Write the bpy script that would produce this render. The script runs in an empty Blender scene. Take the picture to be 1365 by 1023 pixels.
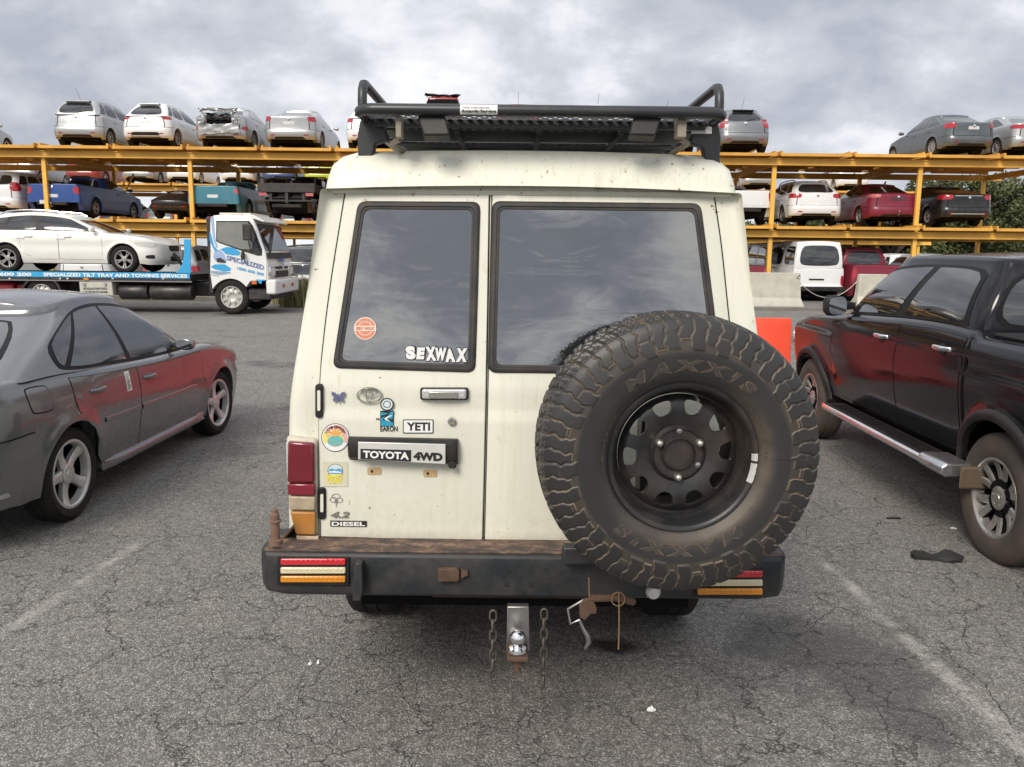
import bpy, bmesh, math, random
import numpy as np
from mathutils import Vector, Matrix, noise
random.seed(7)
SC = bpy.context.scene
C = SC.collection
PI = math.pi
R_ = math.radians

# ---------------------------------------------------------------- camera
F_PX, W_PX, H_PX = 1100.0, 1365.0, 1023.0
CAM_H = 1.75
PITCH = math.atan(175.5/1100.0)
ROLL = R_(0.62)
CAM_R = Matrix.Rotation(PI/2 - PITCH, 3, 'X') @ Matrix.Rotation(ROLL, 3, 'Z')
CAM_P = Vector((0, 0, CAM_H))

def at(px, py, Y):
    """point of the vertical plane y=Y seen at photo pixel px,py"""
    d = CAM_R @ Vector(((px-W_PX/2)/F_PX, -(py-H_PX/2)/F_PX, -1))
    return CAM_P + d*(Y/d.y)

def on_ground(px, py, z=0.0):
    d = CAM_R @ Vector(((px-W_PX/2)/F_PX, -(py-H_PX/2)/F_PX, -1))
    return CAM_P + d*((z-CAM_H)/d.z)

cam = bpy.data.cameras.new('camera'); camo = bpy.data.objects.new('camera', cam); C.objects.link(camo)
cam.sensor_width = 36.0; cam.lens = 36.0*F_PX/W_PX; cam.clip_start = 0.05; cam.clip_end = 2000
camo.matrix_world = Matrix.Translation(CAM_P) @ CAM_R.to_4x4()
SC.camera = camo

# ---------------------------------------------------------------- text outlines (made first, while the scene is small)
_txt = {}
def text_geo(s, off=0.0, shear=0.0):
    k = (s, off, shear)
    if k in _txt: return _txt[k]
    cu = bpy.data.curves.new('lettering', 'FONT'); cu.body = s; cu.offset = off; cu.shear = shear
    cu.resolution_u = 3; cu.extrude = 0.5
    o = bpy.data.objects.new('lettering', cu); C.objects.link(o)
    dg = bpy.context.evaluated_depsgraph_get(); dg.update()
    me = bpy.data.meshes.new_from_object(o.evaluated_get(dg))
    v = np.array([x.co[:] for x in me.vertices]); f = [tuple(p.vertices) for p in me.polygons]
    mn, mx = v.min(0), v.max(0)
    v[:, 0] = (v[:, 0]-mn[0])/(mx[0]-mn[0]); v[:, 1] = (v[:, 1]-mn[1])/(mx[1]-mn[1]); v[:, 2] += 0.5
    asp = (mx[0]-mn[0])/(mx[1]-mn[1])
    bpy.data.objects.remove(o); bpy.data.curves.remove(cu); bpy.data.meshes.remove(me)
    _txt[k] = (v, f, asp)
    return _txt[k]

# ---------------------------------------------------------------- materials
def nmat(name):
    m = bpy.data.materials.new(name); m.use_nodes = True
    nt = m.node_tree; b = nt.nodes['Principled BSDF']
    return m, nt, b

def nd(nt, typ, **kw):
    n = nt.nodes.new(typ)
    for k, v in kw.items():
        if k.startswith('_'): setattr(n, k[1:], v)
        else:
            key = int(k[1:]) if k[0] == 'i' and k[1:].isdigit() else k.replace('_', ' ')
            s = n.inputs[key]
            if isinstance(v, bpy.types.NodeSocket): nt.links.new(v, s)
            else: s.default_value = v
    return n

def col(c): return (c[0], c[1], c[2], 1.0)

def ramp(nt, fac, stops, interp='LINEAR'):
    r = nt.nodes.new('ShaderNodeValToRGB'); r.color_ramp.interpolation = interp
    e = r.color_ramp.elements
    while len(e) < len(stops): e.new(0.5)
    for q, (p, c) in zip(e, stops):
        q.position = p
        q.color = col(c) if isinstance(c, (tuple, list)) else (c, c, c, 1)
    nt.links.new(fac, r.inputs[0]); return r.outputs[0]

def mix(nt, fac, a, b, mode='MIX'):
    n = nt.nodes.new('ShaderNodeMix'); n.data_type = 'RGBA'; n.blend_type = mode
    for s, v in ((n.inputs[0], fac), (n.inputs[6], a), (n.inputs[7], b)):
        if isinstance(v, bpy.types.NodeSocket): nt.links.new(v, s)
        else: s.default_value = col(v) if isinstance(v, (tuple, list)) else v
    return n.outputs[2]

def mth(nt, op, a, b=0.0, c=0.0, clamp=False):
    n = nt.nodes.new('ShaderNodeMath'); n.operation = op; n.use_clamp = clamp
    for s, v in zip(n.inputs, (a, b, c)):
        if isinstance(v, bpy.types.NodeSocket): nt.links.new(v, s)
        else: s.default_value = v
    return n.outputs[0]

def noise_fac(nt, vec, scale, detail=4, rough=0.55, dist=0.0):
    n = nd(nt, 'ShaderNodeTexNoise', Scale=scale, Detail=detail, Roughness=rough, Distortion=dist)
    if vec is not None: nt.links.new(vec, n.inputs['Vector'])
    return n.outputs[0]

def obj_co(nt): return nt.nodes.new('ShaderNodeTexCoord').outputs['Object']
def pos_co(nt): return nt.nodes.new('ShaderNodeNewGeometry').outputs['Position']
def vscale(nt, v, s):
    n = nt.nodes.new('ShaderNodeVectorMath'); n.operation = 'MULTIPLY'; nt.links.new(v, n.inputs[0]); n.inputs[1].default_value = s
    return n.outputs[0]

def bump(nt, b, h, strength, dist):
    n = nd(nt, 'ShaderNodeBump', Strength=strength, Distance=dist, Height=h)
    nt.links.new(n.outputs[0], b.inputs['Normal'])

_mc = {}
def plain(name, c, rough=0.5, metal=0.0, var=0.12, scale=9.0, coat=0.0, spec=0.5, bmp=0.0, bscale=120.0, dirt=0.0, dirtcol=(.16, .12, .085), trans=0.0):
    if name in _mc: return _mc[name]
    m, nt, b = nmat(name)
    co = obj_co(nt)
    f = noise_fac(nt, co, scale, 5, 0.6)
    a = mix(nt, f, tuple(x*(1-var) for x in c), tuple(min(1, x*(1+var)) for x in c))
    if dirt > 0:
        d = noise_fac(nt, co, scale*0.6, 8, 0.7)
        d = ramp(nt, d, [(0.42, 0.0), (0.72, dirt)])
        a = mix(nt, d, a, dirtcol)
        r = mth(nt, 'MULTIPLY_ADD', d, 0.4, rough, True); nt.links.new(r, b.inputs['Roughness'])
    else:
        r = mth(nt, 'MULTIPLY_ADD', f, 0.16, rough-0.08, True); nt.links.new(r, b.inputs['Roughness'])
    nt.links.new(a, b.inputs['Base Color'])
    b.inputs['Metallic'].default_value = metal
    b.inputs['Coat Weight'].default_value = coat; b.inputs['Coat Roughness'].default_value = 0.06
    b.inputs['Specular IOR Level'].default_value = spec
    b.inputs['Transmission Weight'].default_value = trans
    if bmp: bump(nt, b, noise_fac(nt, co, bscale, 3), bmp, 0.004)
    _mc[name] = m
    return m

def paint(name, c, rough=0.32, metal=0.0, coat=0.7, dust=0.25, dustcol=(.30, .27, .22), rust=0.0):
    """car paint: clear coat, road dust that thickens in irregular patches and low on the body"""
    if name in _mc: return _mc[name]
    m, nt, b = nmat(name)
    co = obj_co(nt)
    n1 = noise_fac(nt, co, 2.2, 7, 0.65); n2 = noise_fac(nt, vscale(nt, co, (1, 1, .25)), 9.0, 6, 0.7)
    d = mth(nt, 'MULTIPLY', n1, n2)
    sx = nd(nt, 'ShaderNodeSeparateXYZ'); nt.links.new(co, sx.inputs[0])
    low = ramp(nt, sx.outputs[2], [(0.15, 1.0), (0.75, 0.25)])
    d = mth(nt, 'MULTIPLY', ramp(nt, d, [(0.14, 0.0), (0.42, 1.0)]), mth(nt, 'MULTIPLY', low, dust*1.6), clamp=True)
    base = mix(nt, n2, tuple(x*.94 for x in c), tuple(min(1, x*1.04) for x in c))
    base = mix(nt, d, base, dustcol)
    if rust:
        rf = ramp(nt, noise_fac(nt, co, 16, 3, .6), [(0.70, 0.0), (0.76, rust)])
        base = mix(nt, rf, base, (.17, .065, .02))
    nt.links.new(base, b.inputs['Base Color'])
    rr = mth(nt, 'MULTIPLY_ADD', d, 0.5, rough, True); nt.links.new(rr, b.inputs['Roughness'])
    b.inputs['Metallic'].default_value = metal
    cw = mth(nt, 'MULTIPLY_ADD', d, -coat, coat, True); nt.links.new(cw, b.inputs['Coat Weight'])
    b.inputs['Coat Roughness'].default_value = 0.05
    # orange-peel / panel waviness
    bump(nt, b, noise_fac(nt, co, 3.0, 2), 0.05, 0.02)
    _mc[name] = m
    return m

M = {}
M['rubber'] = plain('tyre_rubber', (.015, .0145, .014), .8, dirt=.4, dirtcol=(.06, .048, .038), scale=14, spec=.25)
M['black'] = plain('black_plastic', (.012, .012, .013), .5, dirt=.2, scale=6, spec=.3)
M['blackmetal'] = plain('black_painted_steel', (.020, .021, .023), .42, dirt=.35, dirtcol=(.10, .085, .07), scale=7)
M['under'] = plain('underbody_black', (.008, .008, .008), .9, spec=.1)
M['chrome'] = plain('chrome', (.75, .75, .76), .12, 1.0, var=.05)
M['steel'] = plain('worn_steel', (.38, .37, .36), .38, 1.0, dirt=.4, dirtcol=(.15, .09, .05), scale=18)
M['alloy'] = plain('alloy_wheel_silver', (.55, .55, .54), .32, .75, dirt=.35, dirtcol=(.18, .15, .12), scale=12)
M['alloyd'] = plain('alloy_wheel_dull', (.36, .35, .34), .45, .5, dirt=.5, dirtcol=(.14, .11, .09), scale=12)
M['red'] = plain('red_lens', (.36, .012, .022), .18, coat=.6, var=.2)
M['redbright'] = plain('bright_red_lens', (.55, .02, .03), .18, coat=.6, var=.25, scale=30)
M['amber'] = plain('amber_lens', (.62, .22, .008), .2, coat=.6, var=.2, scale=30)
M['clear'] = plain('clear_lens', (.62, .61, .56), .18, coat=.6, var=.12, scale=30)
M['white'] = plain('white_print', (.78, .78, .76), .5, var=.04)
M['ink'] = plain('black_print', (.015, .015, .015), .5, var=.04)
M['plate'] = plain('number_plate_white', (.62, .63, .62), .45, dirt=.2)
M['rust'] = plain('rusty_steel', (.10, .055, .035), .85, var=.5, scale=24, dirt=.7, dirtcol=(.055, .04, .03), bmp=.3, bscale=160)

def glassmat(name, c=(.012, .014, .016), rough=.03, wav=.0, spec=.6, dust=.15, coat=.6, coat_ior=1.5):
    if name in _mc: return _mc[name]
    m, nt, b = nmat(name)
    co = obj_co(nt)
    d = ramp(nt, noise_fac(nt, co, 4, 7, .7), [(.45, 0.0), (.85, dust)])
    nt.links.new(mix(nt, d, c, (.22, .21, .19)), b.inputs['Base Color'])
    b.inputs['Specular IOR Level'].default_value = spec
    b.inputs['Coat Weight'].default_value = coat; b.inputs['Coat Roughness'].default_value = 0.02; b.inputs['Coat IOR'].default_value = coat_ior
    nt.links.new(mth(nt, 'MULTIPLY_ADD', d, .5, rough), b.inputs['Roughness'])
    if wav:
        bump(nt, b, noise_fac(nt, vscale(nt, co, (1, 1, 3.0)), 3.5, 2, .5, .5), wav, .02)
    _mc[name] = m
    return m
M['glass'] = glassmat('tinted_car_glass')
M['glasslight'] = glassmat('car_glass_light', (.045, .05, .05), dust=.3)

# ---------------------------------------------------------------- mesh builder
class MB:
    def __init__(s): s.v = []; s.f = []; s.mi = []
    def add(s, v, f, mi=0):
        k = len(s.v); s.v.extend(tuple(p) for p in v)
        s.f.extend(tuple(i+k for i in q) for q in f); s.mi.extend([mi]*len(f)); return s
    def grid(s, rows, wrap_u=False, wrap_v=False, mi=0):
        n, m = len(rows), len(rows[0])
        v = [p for r in rows for p in r]; f = []
        for i in range(n if wrap_u else n-1):
            for j in range(m if wrap_v else m-1):
                a, b = i, (i+1) % n; c, d = j, (j+1) % m
                f.append((a*m+c, a*m+d, b*m+d, b*m+c))
        return s.add(v, f, mi)
    def box(s, x0, x1, y0, y1, z0, z1, mi=0, rot=None, org=(0, 0, 0)):
        v = [(x, y, z) for z in (z0, z1) for y in (y0, y1) for x in (x0, x1)]
        if rot is not None: v = [tuple(Vector(org) + rot @ (Vector(p)-Vector(org))) for p in v]
        return s.add(v, [(0, 2, 3, 1), (4, 5, 7, 6), (0, 1, 5, 4), (2, 6, 7, 3), (0, 4, 6, 2), (1, 3, 7, 5)], mi)
    def tube(s, pts, r, n=10, cap=True, mi=0, closed=False):
        pts = [Vector(p) for p in pts]; k = len(pts); rows = []
        up = None
        for i, p in enumerate(pts):
            if closed: t = (pts[(i+1) % k]-pts[i-1]).normalized()
            else: t = (pts[min(i+1, k-1)]-pts[max(i-1, 0)]).normalized()
            if up is None:
                up = Vector((0, 0, 1)) if abs(t.z) < .9 else Vector((1, 0, 0))
            a = t.cross(up).normalized(); b = a.cross(t).normalized(); up = b
            rr = r[i] if isinstance(r, (list, tuple)) else r
            rows.append([p + a*rr*math.cos(2*PI*j/n) + b*rr*math.sin(2*PI*j/n) for j in range(n)])
        base = len(s.v)
        s.grid(rows, closed, True, mi)
        if cap and not closed:
            s.f.append(tuple(base+j for j in range(n))); s.mi.append(mi)
            s.f.append(tuple(base+(k-1)*n+j for j in reversed(range(n)))); s.mi.append(mi)
        return s
    def lathe(s, prof, n=32, axis='X', org=(0, 0, 0), mi=0, closed=False):
        """prof: (radius, axial)"""
        rows = []
        o = Vector(org)
        for (r, h) in prof:
            row = []
            for j in range(n):
                c_, s_ = math.cos(2*PI*j/n)*r, math.sin(2*PI*j/n)*r
                p = {'X': (h, c_, s_), 'Y': (c_, h, s_), 'Z': (c_, s_, h)}[axis]
                row.append(o+Vector(p))
            rows.append(row)
        return s.grid(rows, closed, True, mi)
    def prism(s, pts, ext, mi=0):
        """pts: planar loop of vectors, ext: extrusion vector"""
        n = len(pts); e = Vector(ext)
        v = [Vector(p) for p in pts] + [Vector(p)+e for p in pts]
        f = [tuple(range(n))[::-1], tuple(range(n, 2*n))] + [(i, (i+1) % n, n+(i+1) % n, n+i) for i in range(n)]
        return s.add(v, f, mi)
    def text(s, t, org, ex, ey, ez, off=0.0, shear=0.0, mi=0):
        """org lower left corner, ex/ey full width/height vectors, ez thickness vector"""
        v, f, a = text_geo(t, off, shear)
        o, ex, ey, ez = Vector(org), Vector(ex), Vector(ey), Vector(ez)
        return s.add([o+ex*p[0]+ey*p[1]+ez*p[2] for p in v], f, mi)
    def xform(s, mtx):
        s.v = [tuple(mtx @ Vector(p)) for p in s.v]; return s
    def shift(s, d):
        s.v = [(p[0]+d[0], p[1]+d[1], p[2]+d[2]) for p in s.v]; return s
    def build(s, name, mat, parent=None, smooth=35, bevel=0.0, seg=2, loc=None, weld=False, subd=0):
        me = bpy.data.meshes.new(name)
        bm = bmesh.new()
        vs = [bm.verts.new(p) for p in s.v]
        for f, k in zip(s.f, s.mi):
            if len(set(f)) < 3: continue
            try:
                q = bm.faces.new([vs[i] for i in f]); q.material_index = k
            except ValueError: pass
        if weld:
            bmesh.ops.remove_doubles(bm, verts=bm.verts, dist=1e-4)
        bmesh.ops.recalc_face_normals(bm, faces=bm.faces)
        bm.to_mesh(me); bm.free()
        for m_ in (mat if isinstance(mat, (list, tuple)) else [mat]): me.materials.append(m_)
        if smooth:
            me.polygons.foreach_set('use_smooth', [True]*len(me.polygons))
            me.set_sharp_from_angle(angle=R_(smooth))
        o = bpy.data.objects.new(name, me); C.objects.link(o)
        if bevel:
            b = o.modifiers.new('bevel', 'BEVEL'); b.width = bevel; b.segments = seg; b.limit_method = 'ANGLE'; b.angle_limit = R_(30)
            b.harden_normals = False
        if parent is not None: o.parent = parent
        if loc is not None: o.location = loc
        return o

def tag(o, label=None, cat=None, group=None, kind=None):
    if label: o['label'] = label
    if cat: o['category'] = cat
    if group: o['group'] = group
    if kind: o['kind'] = kind
    return o

def thing(name, label, cat, loc=(0, 0, 0), rz=0.0, group=None):
    o = bpy.data.objects.new(name, None); C.objects.link(o)
    o.empty_display_size = 0.2; o.location = loc; o.rotation_euler = (0, 0, rz)
    return tag(o, label, cat, group)

def rr(x0, y0, x1, y1, r, n=4):
    """rounded rectangle outline in 2D"""
    out = []
    for cx, cy, a0 in ((x1-r, y0+r, -90), (x1-r, y1-r, 0), (x0+r, y1-r, 90), (x0+r, y0+r, 180)):
        for k in range(n+1):
            a = R_(a0+90*k/n); out.append((cx+r*math.cos(a), cy+r*math.sin(a)))
    return out

def pchip(tab):
    xs = [t[0] for t in tab]; ys = [t[1] for t in tab]; n = len(xs)
    h = [xs[i+1]-xs[i] for i in range(n-1)]; d = [(ys[i+1]-ys[i])/h[i] for i in range(n-1)]
    m = [0]*n
    for i in range(1, n-1):
        if d[i-1]*d[i] > 0: m[i] = 2*d[i-1]*d[i]/(d[i-1]+d[i])
    m[0] = d[0]; m[-1] = d[-1]
    def f(x):
        if x <= xs[0]: return ys[0]
        if x >= xs[-1]: return ys[-1]
        i = max(k for k in range(n-1) if xs[k] <= x)
        t = (x-xs[i])/h[i]
        return (2*t**3-3*t*t+1)*ys[i]+(t**3-2*t*t+t)*h[i]*m[i]+(-2*t**3+3*t*t)*ys[i+1]+(t**3-t*t)*h[i]*m[i+1]
    return f

def smooth01(t):
    t = max(0.0, min(1.0, t)); return t*t*(3-2*t)

def ground_z(x, y):
    return 0.22*smooth01((y-9)/10.5)
# ================================================================ vehicles
def lerp(a, b, t): return a+(b-a)*t
def dark(c, k=.35): return tuple(x*k for x in c)

class Car:
    """body skin from a plan outline, a top line and inset profiles; local axes: +Y nose, +X right side, origin on the ground amidships"""
    D = dict(L=4.4, W=.87, ro=.95, wb=2.6, wr=.315, tw=.21, arch=.36, sill=.21, rb=.26, fb=.20,
             rc=.26, rcy=.20, bow=.07, fc=.40, fcy=.34, fbow=.16, tr=.03, tf=.03,
             top=[(-2.2, .95), (2.2, .75)], rt=.05, crown=.03,
             side=[(.2, .035), (.35, .005), (.55, .0), (.8, .02), (1.0, .05)],
             rear=[(.25, .06), (.4, .0), (.6, .02), (.62, .05), (1.0, .12)],
             front=[(.2, .05), (.35, .0), (.55, .02), (.8, .16)],
             gr0=-1.9, gr1=-1.2, gf0=1.0, gf1=.2, gw1=.56, gin=.05, roof=1.45, rdrop=.05, gbow=.09, grr=.07, gsink=.02, gbul=.025,
             gc=.16, rows=16, flare=.012, acol=13, dcol=.16, rcrown=.035)
    def __init__(s, **k):
        for a, b in {**Car.D, **k}.items(): setattr(s, a, b)
        s.topf = pchip(s.top); s.sidef = pchip(s.side); s.rearf = pchip(s.rear); s.frontf = pchip(s.front)
        s.yr = -s.L/2+s.ro; s.yf = s.yr+s.wb
        h = s.L/2
        s.ys0 = -h + s.bow*((s.W-s.rc)/s.W)**2 + s.rcy
        s.ys1 = h - s.fbow*((s.W-s.fc)/s.W)**2 - s.fcy
    def plan0(s, u):
        h = s.L/2; W = s.W
        if u < .15:
            x = u/.15*(W-s.rc); y = -h + s.bow*(x/W)**2
        elif u < .27:
            p = (u-.15)/.12*PI/2; y0 = s.ys0-s.rcy
            x = W-s.rc+s.rc*math.sin(p); y = y0+s.rcy*(1-math.cos(p))
        elif u <= .73:
            x = W; y = lerp(s.ys0, s.ys1, (u-.27)/.46)
        elif u < .85:
            p = (.85-u)/.12*PI/2; y0 = s.ys1+s.fcy
            x = W-s.fc+s.fc*math.sin(p); y = y0-s.fcy*(1-math.cos(p))
        else:
            x = (1-u)/.15*(W-s.fc); y = h - s.fbow*(x/W)**2
        k = 1.0
        if y < 0: k -= s.tr*min(1, (-y/h))**2.5
        else: k -= s.tf*min(1, (y/h))**2.5
        return x*k, y
    def plan(s, u):
        x, y = s.plan0(u)
        e = 1e-3
        a, b = s.plan0(max(0, u-e)), s.plan0(min(1, u+e))
        tx, ty = b[0]-a[0], b[1]-a[1]; l = math.hypot(tx, ty) or 1
        nx, ny = ty/l, -tx/l
        if u <= 0: nx, ny = 0, -1
        if u >= 1: nx, ny = 0, 1
        return x, y, nx, ny
    def u_of_y(s, y): return .27+.46*(y-s.ys0)/(s.ys1-s.ys0)
    def u_of_x(s, x): return max(0, .15*x/(s.W-s.rc))
    def zt(s, u): return s.topf(s.plan0(u)[1])
    def zb(s, u):
        x, y = s.plan0(u)
        z = s.sill if s.ys0 < y < s.ys1 else (s.rb if y < 0 else s.fb)
        if s.ys0-.0 > y: z = lerp(s.rb, s.rb, 0)
        for yw in (s.yr, s.yf):
            d = abs(y-yw)
            if d < s.arch and .2 < u < .8: z = max(z, s.wr+math.sqrt(s.arch**2-d*d))
        return z
    def P(s, u, z, off=0.0):
        """point of the body skin"""
        x, y, nx, ny = s.plan(u)
        zt = s.zt(u); rt = s.rt
        ex = 0
        if z > zt-rt:
            q = min(1, (z-(zt-rt))/rt); ex = rt*(1-math.sqrt(max(0, 1-q*q)))
        si = s.sidef(z); en = (s.rearf(z) if y < 0 else s.frontf(z))+ex
        fl = 0
        if s.flare and abs(nx) > .5:
            for yw in (s.yr, s.yf):
                d = math.hypot(y-yw, z-s.wr)
                if d >= s.arch-.02: fl += s.flare*math.exp(-((d-s.arch)/.06)**2)
        x2 = x*(1-si/s.W)+nx*fl-abs(nx)*ex; y2 = y-ny*en
        if off: x2 += nx*off; y2 += ny*off
        return Vector((x2, y2, z))
    def B(s, u, z, sg=1):
        """point + outward normal, sg=-1 for the left side"""
        e = .004
        p = s.P(u, z)
        du = s.P(min(1, u+e), z)-s.P(max(0, u-e), z); dz = s.P(u, z+e)-s.P(u, z-e)
        n = du.cross(dz)
        n = n.normalized() if n.length > 1e-9 else Vector((0, -1 if u < .5 else 1, 0))
        return Vector((p.x*sg, p.y, p.z)), Vector((n.x*sg, n.y, n.z))
    def cols(s):
        us = [0, .04, .08, .11, .135, .15] + [.15+.12*k/6 for k in range(1, 6)]
        ys = []
        for yw in (s.yr, s.yf):
            n = s.acol
            ys += [yw+s.arch*1.0*math.cos(PI*k/(n-1)) for k in range(n)]
            ys += [yw-s.arch-.004, yw+s.arch+.004, yw-s.arch-.06, yw+s.arch+.06]
        y = s.ys0; k = max(2, int((s.ys1-s.ys0)/s.dcol))
        for i in range(k+1):
            yy = lerp(s.ys0, s.ys1, i/k)
            if all(abs(abs(yy-yw)-0) > s.arch+.08 for yw in (s.yr, s.yf)): ys.append(yy)
        ys += [s.ys0, s.ys1]
        ys = [q for q in ys if s.ys0 <= q <= s.ys1]
        us += [s.u_of_y(q) for q in ys]
        us += [.73+.12*k/6 for k in range(1, 7)] + [.87, .90, .94, 1.0]
        us = sorted(set(round(q, 6) for q in us)); out = [us[0]]
        for q in us[1:]:
            if q-out[-1] > 2e-4: out.append(q)
        return out
    def body(s):
        us = s.cols(); nb = s.rows
        def column(u):
            zb, zt = s.zb(u), s.zt(u)
            zs = [lerp(zb, zt-s.rt, k/nb) for k in range(nb+1)] + [zt-s.rt+s.rt*math.sin(PI/2*k/4) for k in (1, 2, 3, 4)]
            pts = [s.P(u, z) for z in zs]
            x, y, nx, ny = s.plan(u)
            p0 = pts[0]; inn = Vector((p0.x*max(0, 1-.14/max(p0.x, .14)) if x > 1e-6 else 0, p0.y-(ny*.10), p0.z))
            return [inn]+pts
        cr = [column(u) for u in us]
        cl = [[Vector((-p.x, p.y, p.z)) for p in c] for c in cr]
        mb = MB()
        loop = cr + cl[-2:0:-1]
        mb.grid(loop, True, False)
        m = 8; rows = []
        for a, b in zip(cr, cl):
            A, B_ = a[-1], b[-1]; row = []
            for k in range(m+1):
                t = k/m; p = A.lerp(B_, t)
                w = abs(A.x)/s.W
                p.z += s.crown*w*(1-(2*t-1)**2)
                row.append(p)
            rows.append(row)
        mb.grid(rows)
        return mb
    # ---------------- greenhouse
    def groof(s, y): 
        c = (s.gr1+s.gf1)/2; h = max(.1, (s.gf1-s.gr1)/2)
        return s.roof-s.rdrop*((y-c)/h)**2
    def gloop(s, a, top):
        if top: r0, f0, w, c = s.gr1, s.gf1, s.gw1, s.gc
        else:
            r0, f0 = s.gr0, s.gf0; c = s.gc
            w = s.W-s.sidef(s.topf((s.gr0+s.gf0)/2))-s.gin
        b = s.gbow*(0.7 if top else 1)
        if a < .25:
            x = a/.25*(w-c); y = r0+b*.6*(x/w)**2
        elif a < .35:
            p = (a-.25)/.1*PI/2; y0 = r0+b*.6*((w-c)/w)**2; x = w-c+c*math.sin(p); y = y0+c*(1-math.cos(p))
        elif a <= .65:
            x = w; y0 = r0+b*.6*((w-c)/w)**2+c; y1 = f0-b*((w-c)/w)**2-c; y = lerp(y0, y1, (a-.35)/.3)
        elif a < .75:
            p = (.75-a)/.1*PI/2; y1 = f0-b*((w-c)/w)**2; x = w-c+c*math.sin(p); y = y1-c*(1-math.cos(p))
        else:
            x = (1-a)/.25*(w-c); y = f0-b*(x/w)**2
        return x, y
    def GP(s, a, b):
        x0, y0 = s.gloop(a, False); x1, y1 = s.gloop(a, True)
        z0 = s.topf(y0)-s.gsink; z1 = s.groof(y1)-s.grr*.8
        t = b
        p = Vector((lerp(x0, x1, t), lerp(y0, y1, t), lerp(z0, z1, t)))
        k = s.gbul*math.sin(PI*max(0, min(1, t)))
        cx, cy = 0, (s.gr0+s.gf0)/2
        if .3 < a < .7: p.x += k
        elif a <= .3: p.y -= k*1.2; p.x += k*(a/.3)
        else: p.y += k*1.2; p.x += k*((1-a)/.3)
        if x0 < 1e-6: p.x = 0
        return p
    def G(s, a, b, sg=1):
        e = .004
        p = s.GP(a, b)
        n = (s.GP(min(1, a+e), b)-s.GP(max(0, a-e), b)).cross(s.GP(a, b+e)-s.GP(a, b-e))
        n = n.normalized() if n.length > 1e-9 else Vector((0, -1 if a < .5 else 1, 0))
        return Vector((p.x*sg, p.y, p.z)), Vector((n.x*sg, n.y, n.z))
    def a_of_y(s, y, top=False):
        w = s.gw1 if top else s.W-s.sidef(s.topf((s.gr0+s.gf0)/2))-s.gin
        r0, f0 = (s.gr1, s.gf1) if top else (s.gr0, s.gf0)
        c = s.gc; b = s.gbow*(.7 if top else 1)
        y0 = r0+b*.6*((w-c)/w)**2+c; y1 = f0-b*((w-c)/w)**2-c
        return .35+.3*(y-y0)/(y1-y0)
    def cabin(s):
        al = [0, .06, .12, .18, .22, .25] + [.25+.1*k/5 for k in range(1, 6)] + [.35+.3*k/12 for k in range(1, 13)] + [.65+.1*k/5 for k in range(1, 6)] + [.79, .84, .9, .95, 1]
        cols = []
        for a in al:
            pts = [s.GP(a, b/7) for b in range(8)]
            p = pts[-1]; q = pts[-2]
            x1, y1 = s.gloop(a, True)
            cen = Vector((p.x*.5, lerp(y1, (s.gr1+s.gf1)/2, .5), p.z)); inn = (cen-p); inn.z = 0
            inn = inn.normalized() if inn.length > 1e-6 else Vector()
            zt = s.groof(y1)
            for k in (1, 2, 3, 4):
                ph = PI/2*k/4; r = s.grr
                pts.append(Vector((p.x, p.y, p.z)) + inn*(r*(1-math.cos(ph))) + Vector((0, 0, (zt-p.z)*math.sin(ph))))
            cols.append(pts)
        cl = [[Vector((-p.x, p.y, p.z)) for p in c] for c in cols]
        mb = MB(); mb.grid(cols+cl[-2:0:-1], True, False)
        rows = []
        for A, B_ in zip(cols, cl):
            A, B_ = A[-1], B_[-1]; row = []
            for k in range(9):
                t = k/8; p = A.lerp(B_, t); p.z += s.rcrown*(abs(A.x)/s.gw1)*(1-(2*t-1)**2); row.append(p)
            rows.append(row)
        mb.grid(rows)
        return mb

def patch(fn, quad, n=8, m=6, off=.003, sg=1, rnd=0.0, mir=False, deep=.02):
    """a panel lying on a surface: quad = 4 (a,b) corners in order, rounded corners, proud by off, with a skirt going under the surface.
    mir: quad spans the centre line (a given as signed)"""
    rows = []
    for i in range(n+1):
        row = []
        for j in range(m+1):
            s_, t_ = i/n, j/m
            if rnd:
                # squircle mapping pulls the corners in
                X, Y = 2*s_-1, 2*t_-1
                k = 1-rnd*(X*X*Y*Y)**1.5*.5
                X *= k; Y *= k; s_, t_ = (X+1)/2, (Y+1)/2
            a = lerp(lerp(quad[0][0], quad[1][0], s_), lerp(quad[3][0], quad[2][0], s_), t_)
            b = lerp(lerp(quad[0][1], quad[1][1], s_), lerp(quad[3][1], quad[2][1], s_), t_)
            g = sg
            if mir: g = 1 if a >= 0 else -1; a = abs(a)
            p, nn = fn(a, b, g)
            row.append((p, nn))
        rows.append(row)
    mb = MB()
    mb.grid([[p+nn*off for p, nn in r] for r in rows])
    per = [rows[i][0] for i in range(n)] + [rows[n][j] for j in range(m)] + [rows[i][m] for i in range(n, 0, -1)] + [rows[0][j] for j in range(m, 0, -1)]
    mb.grid([[p+nn*off for p, nn in per], [p-nn*deep for p, nn in per]], False, True)
    return mb

def merge(*mbs):
    o = MB()
    for m in mbs: o.add(m.v, m.f)
    return o

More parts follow.
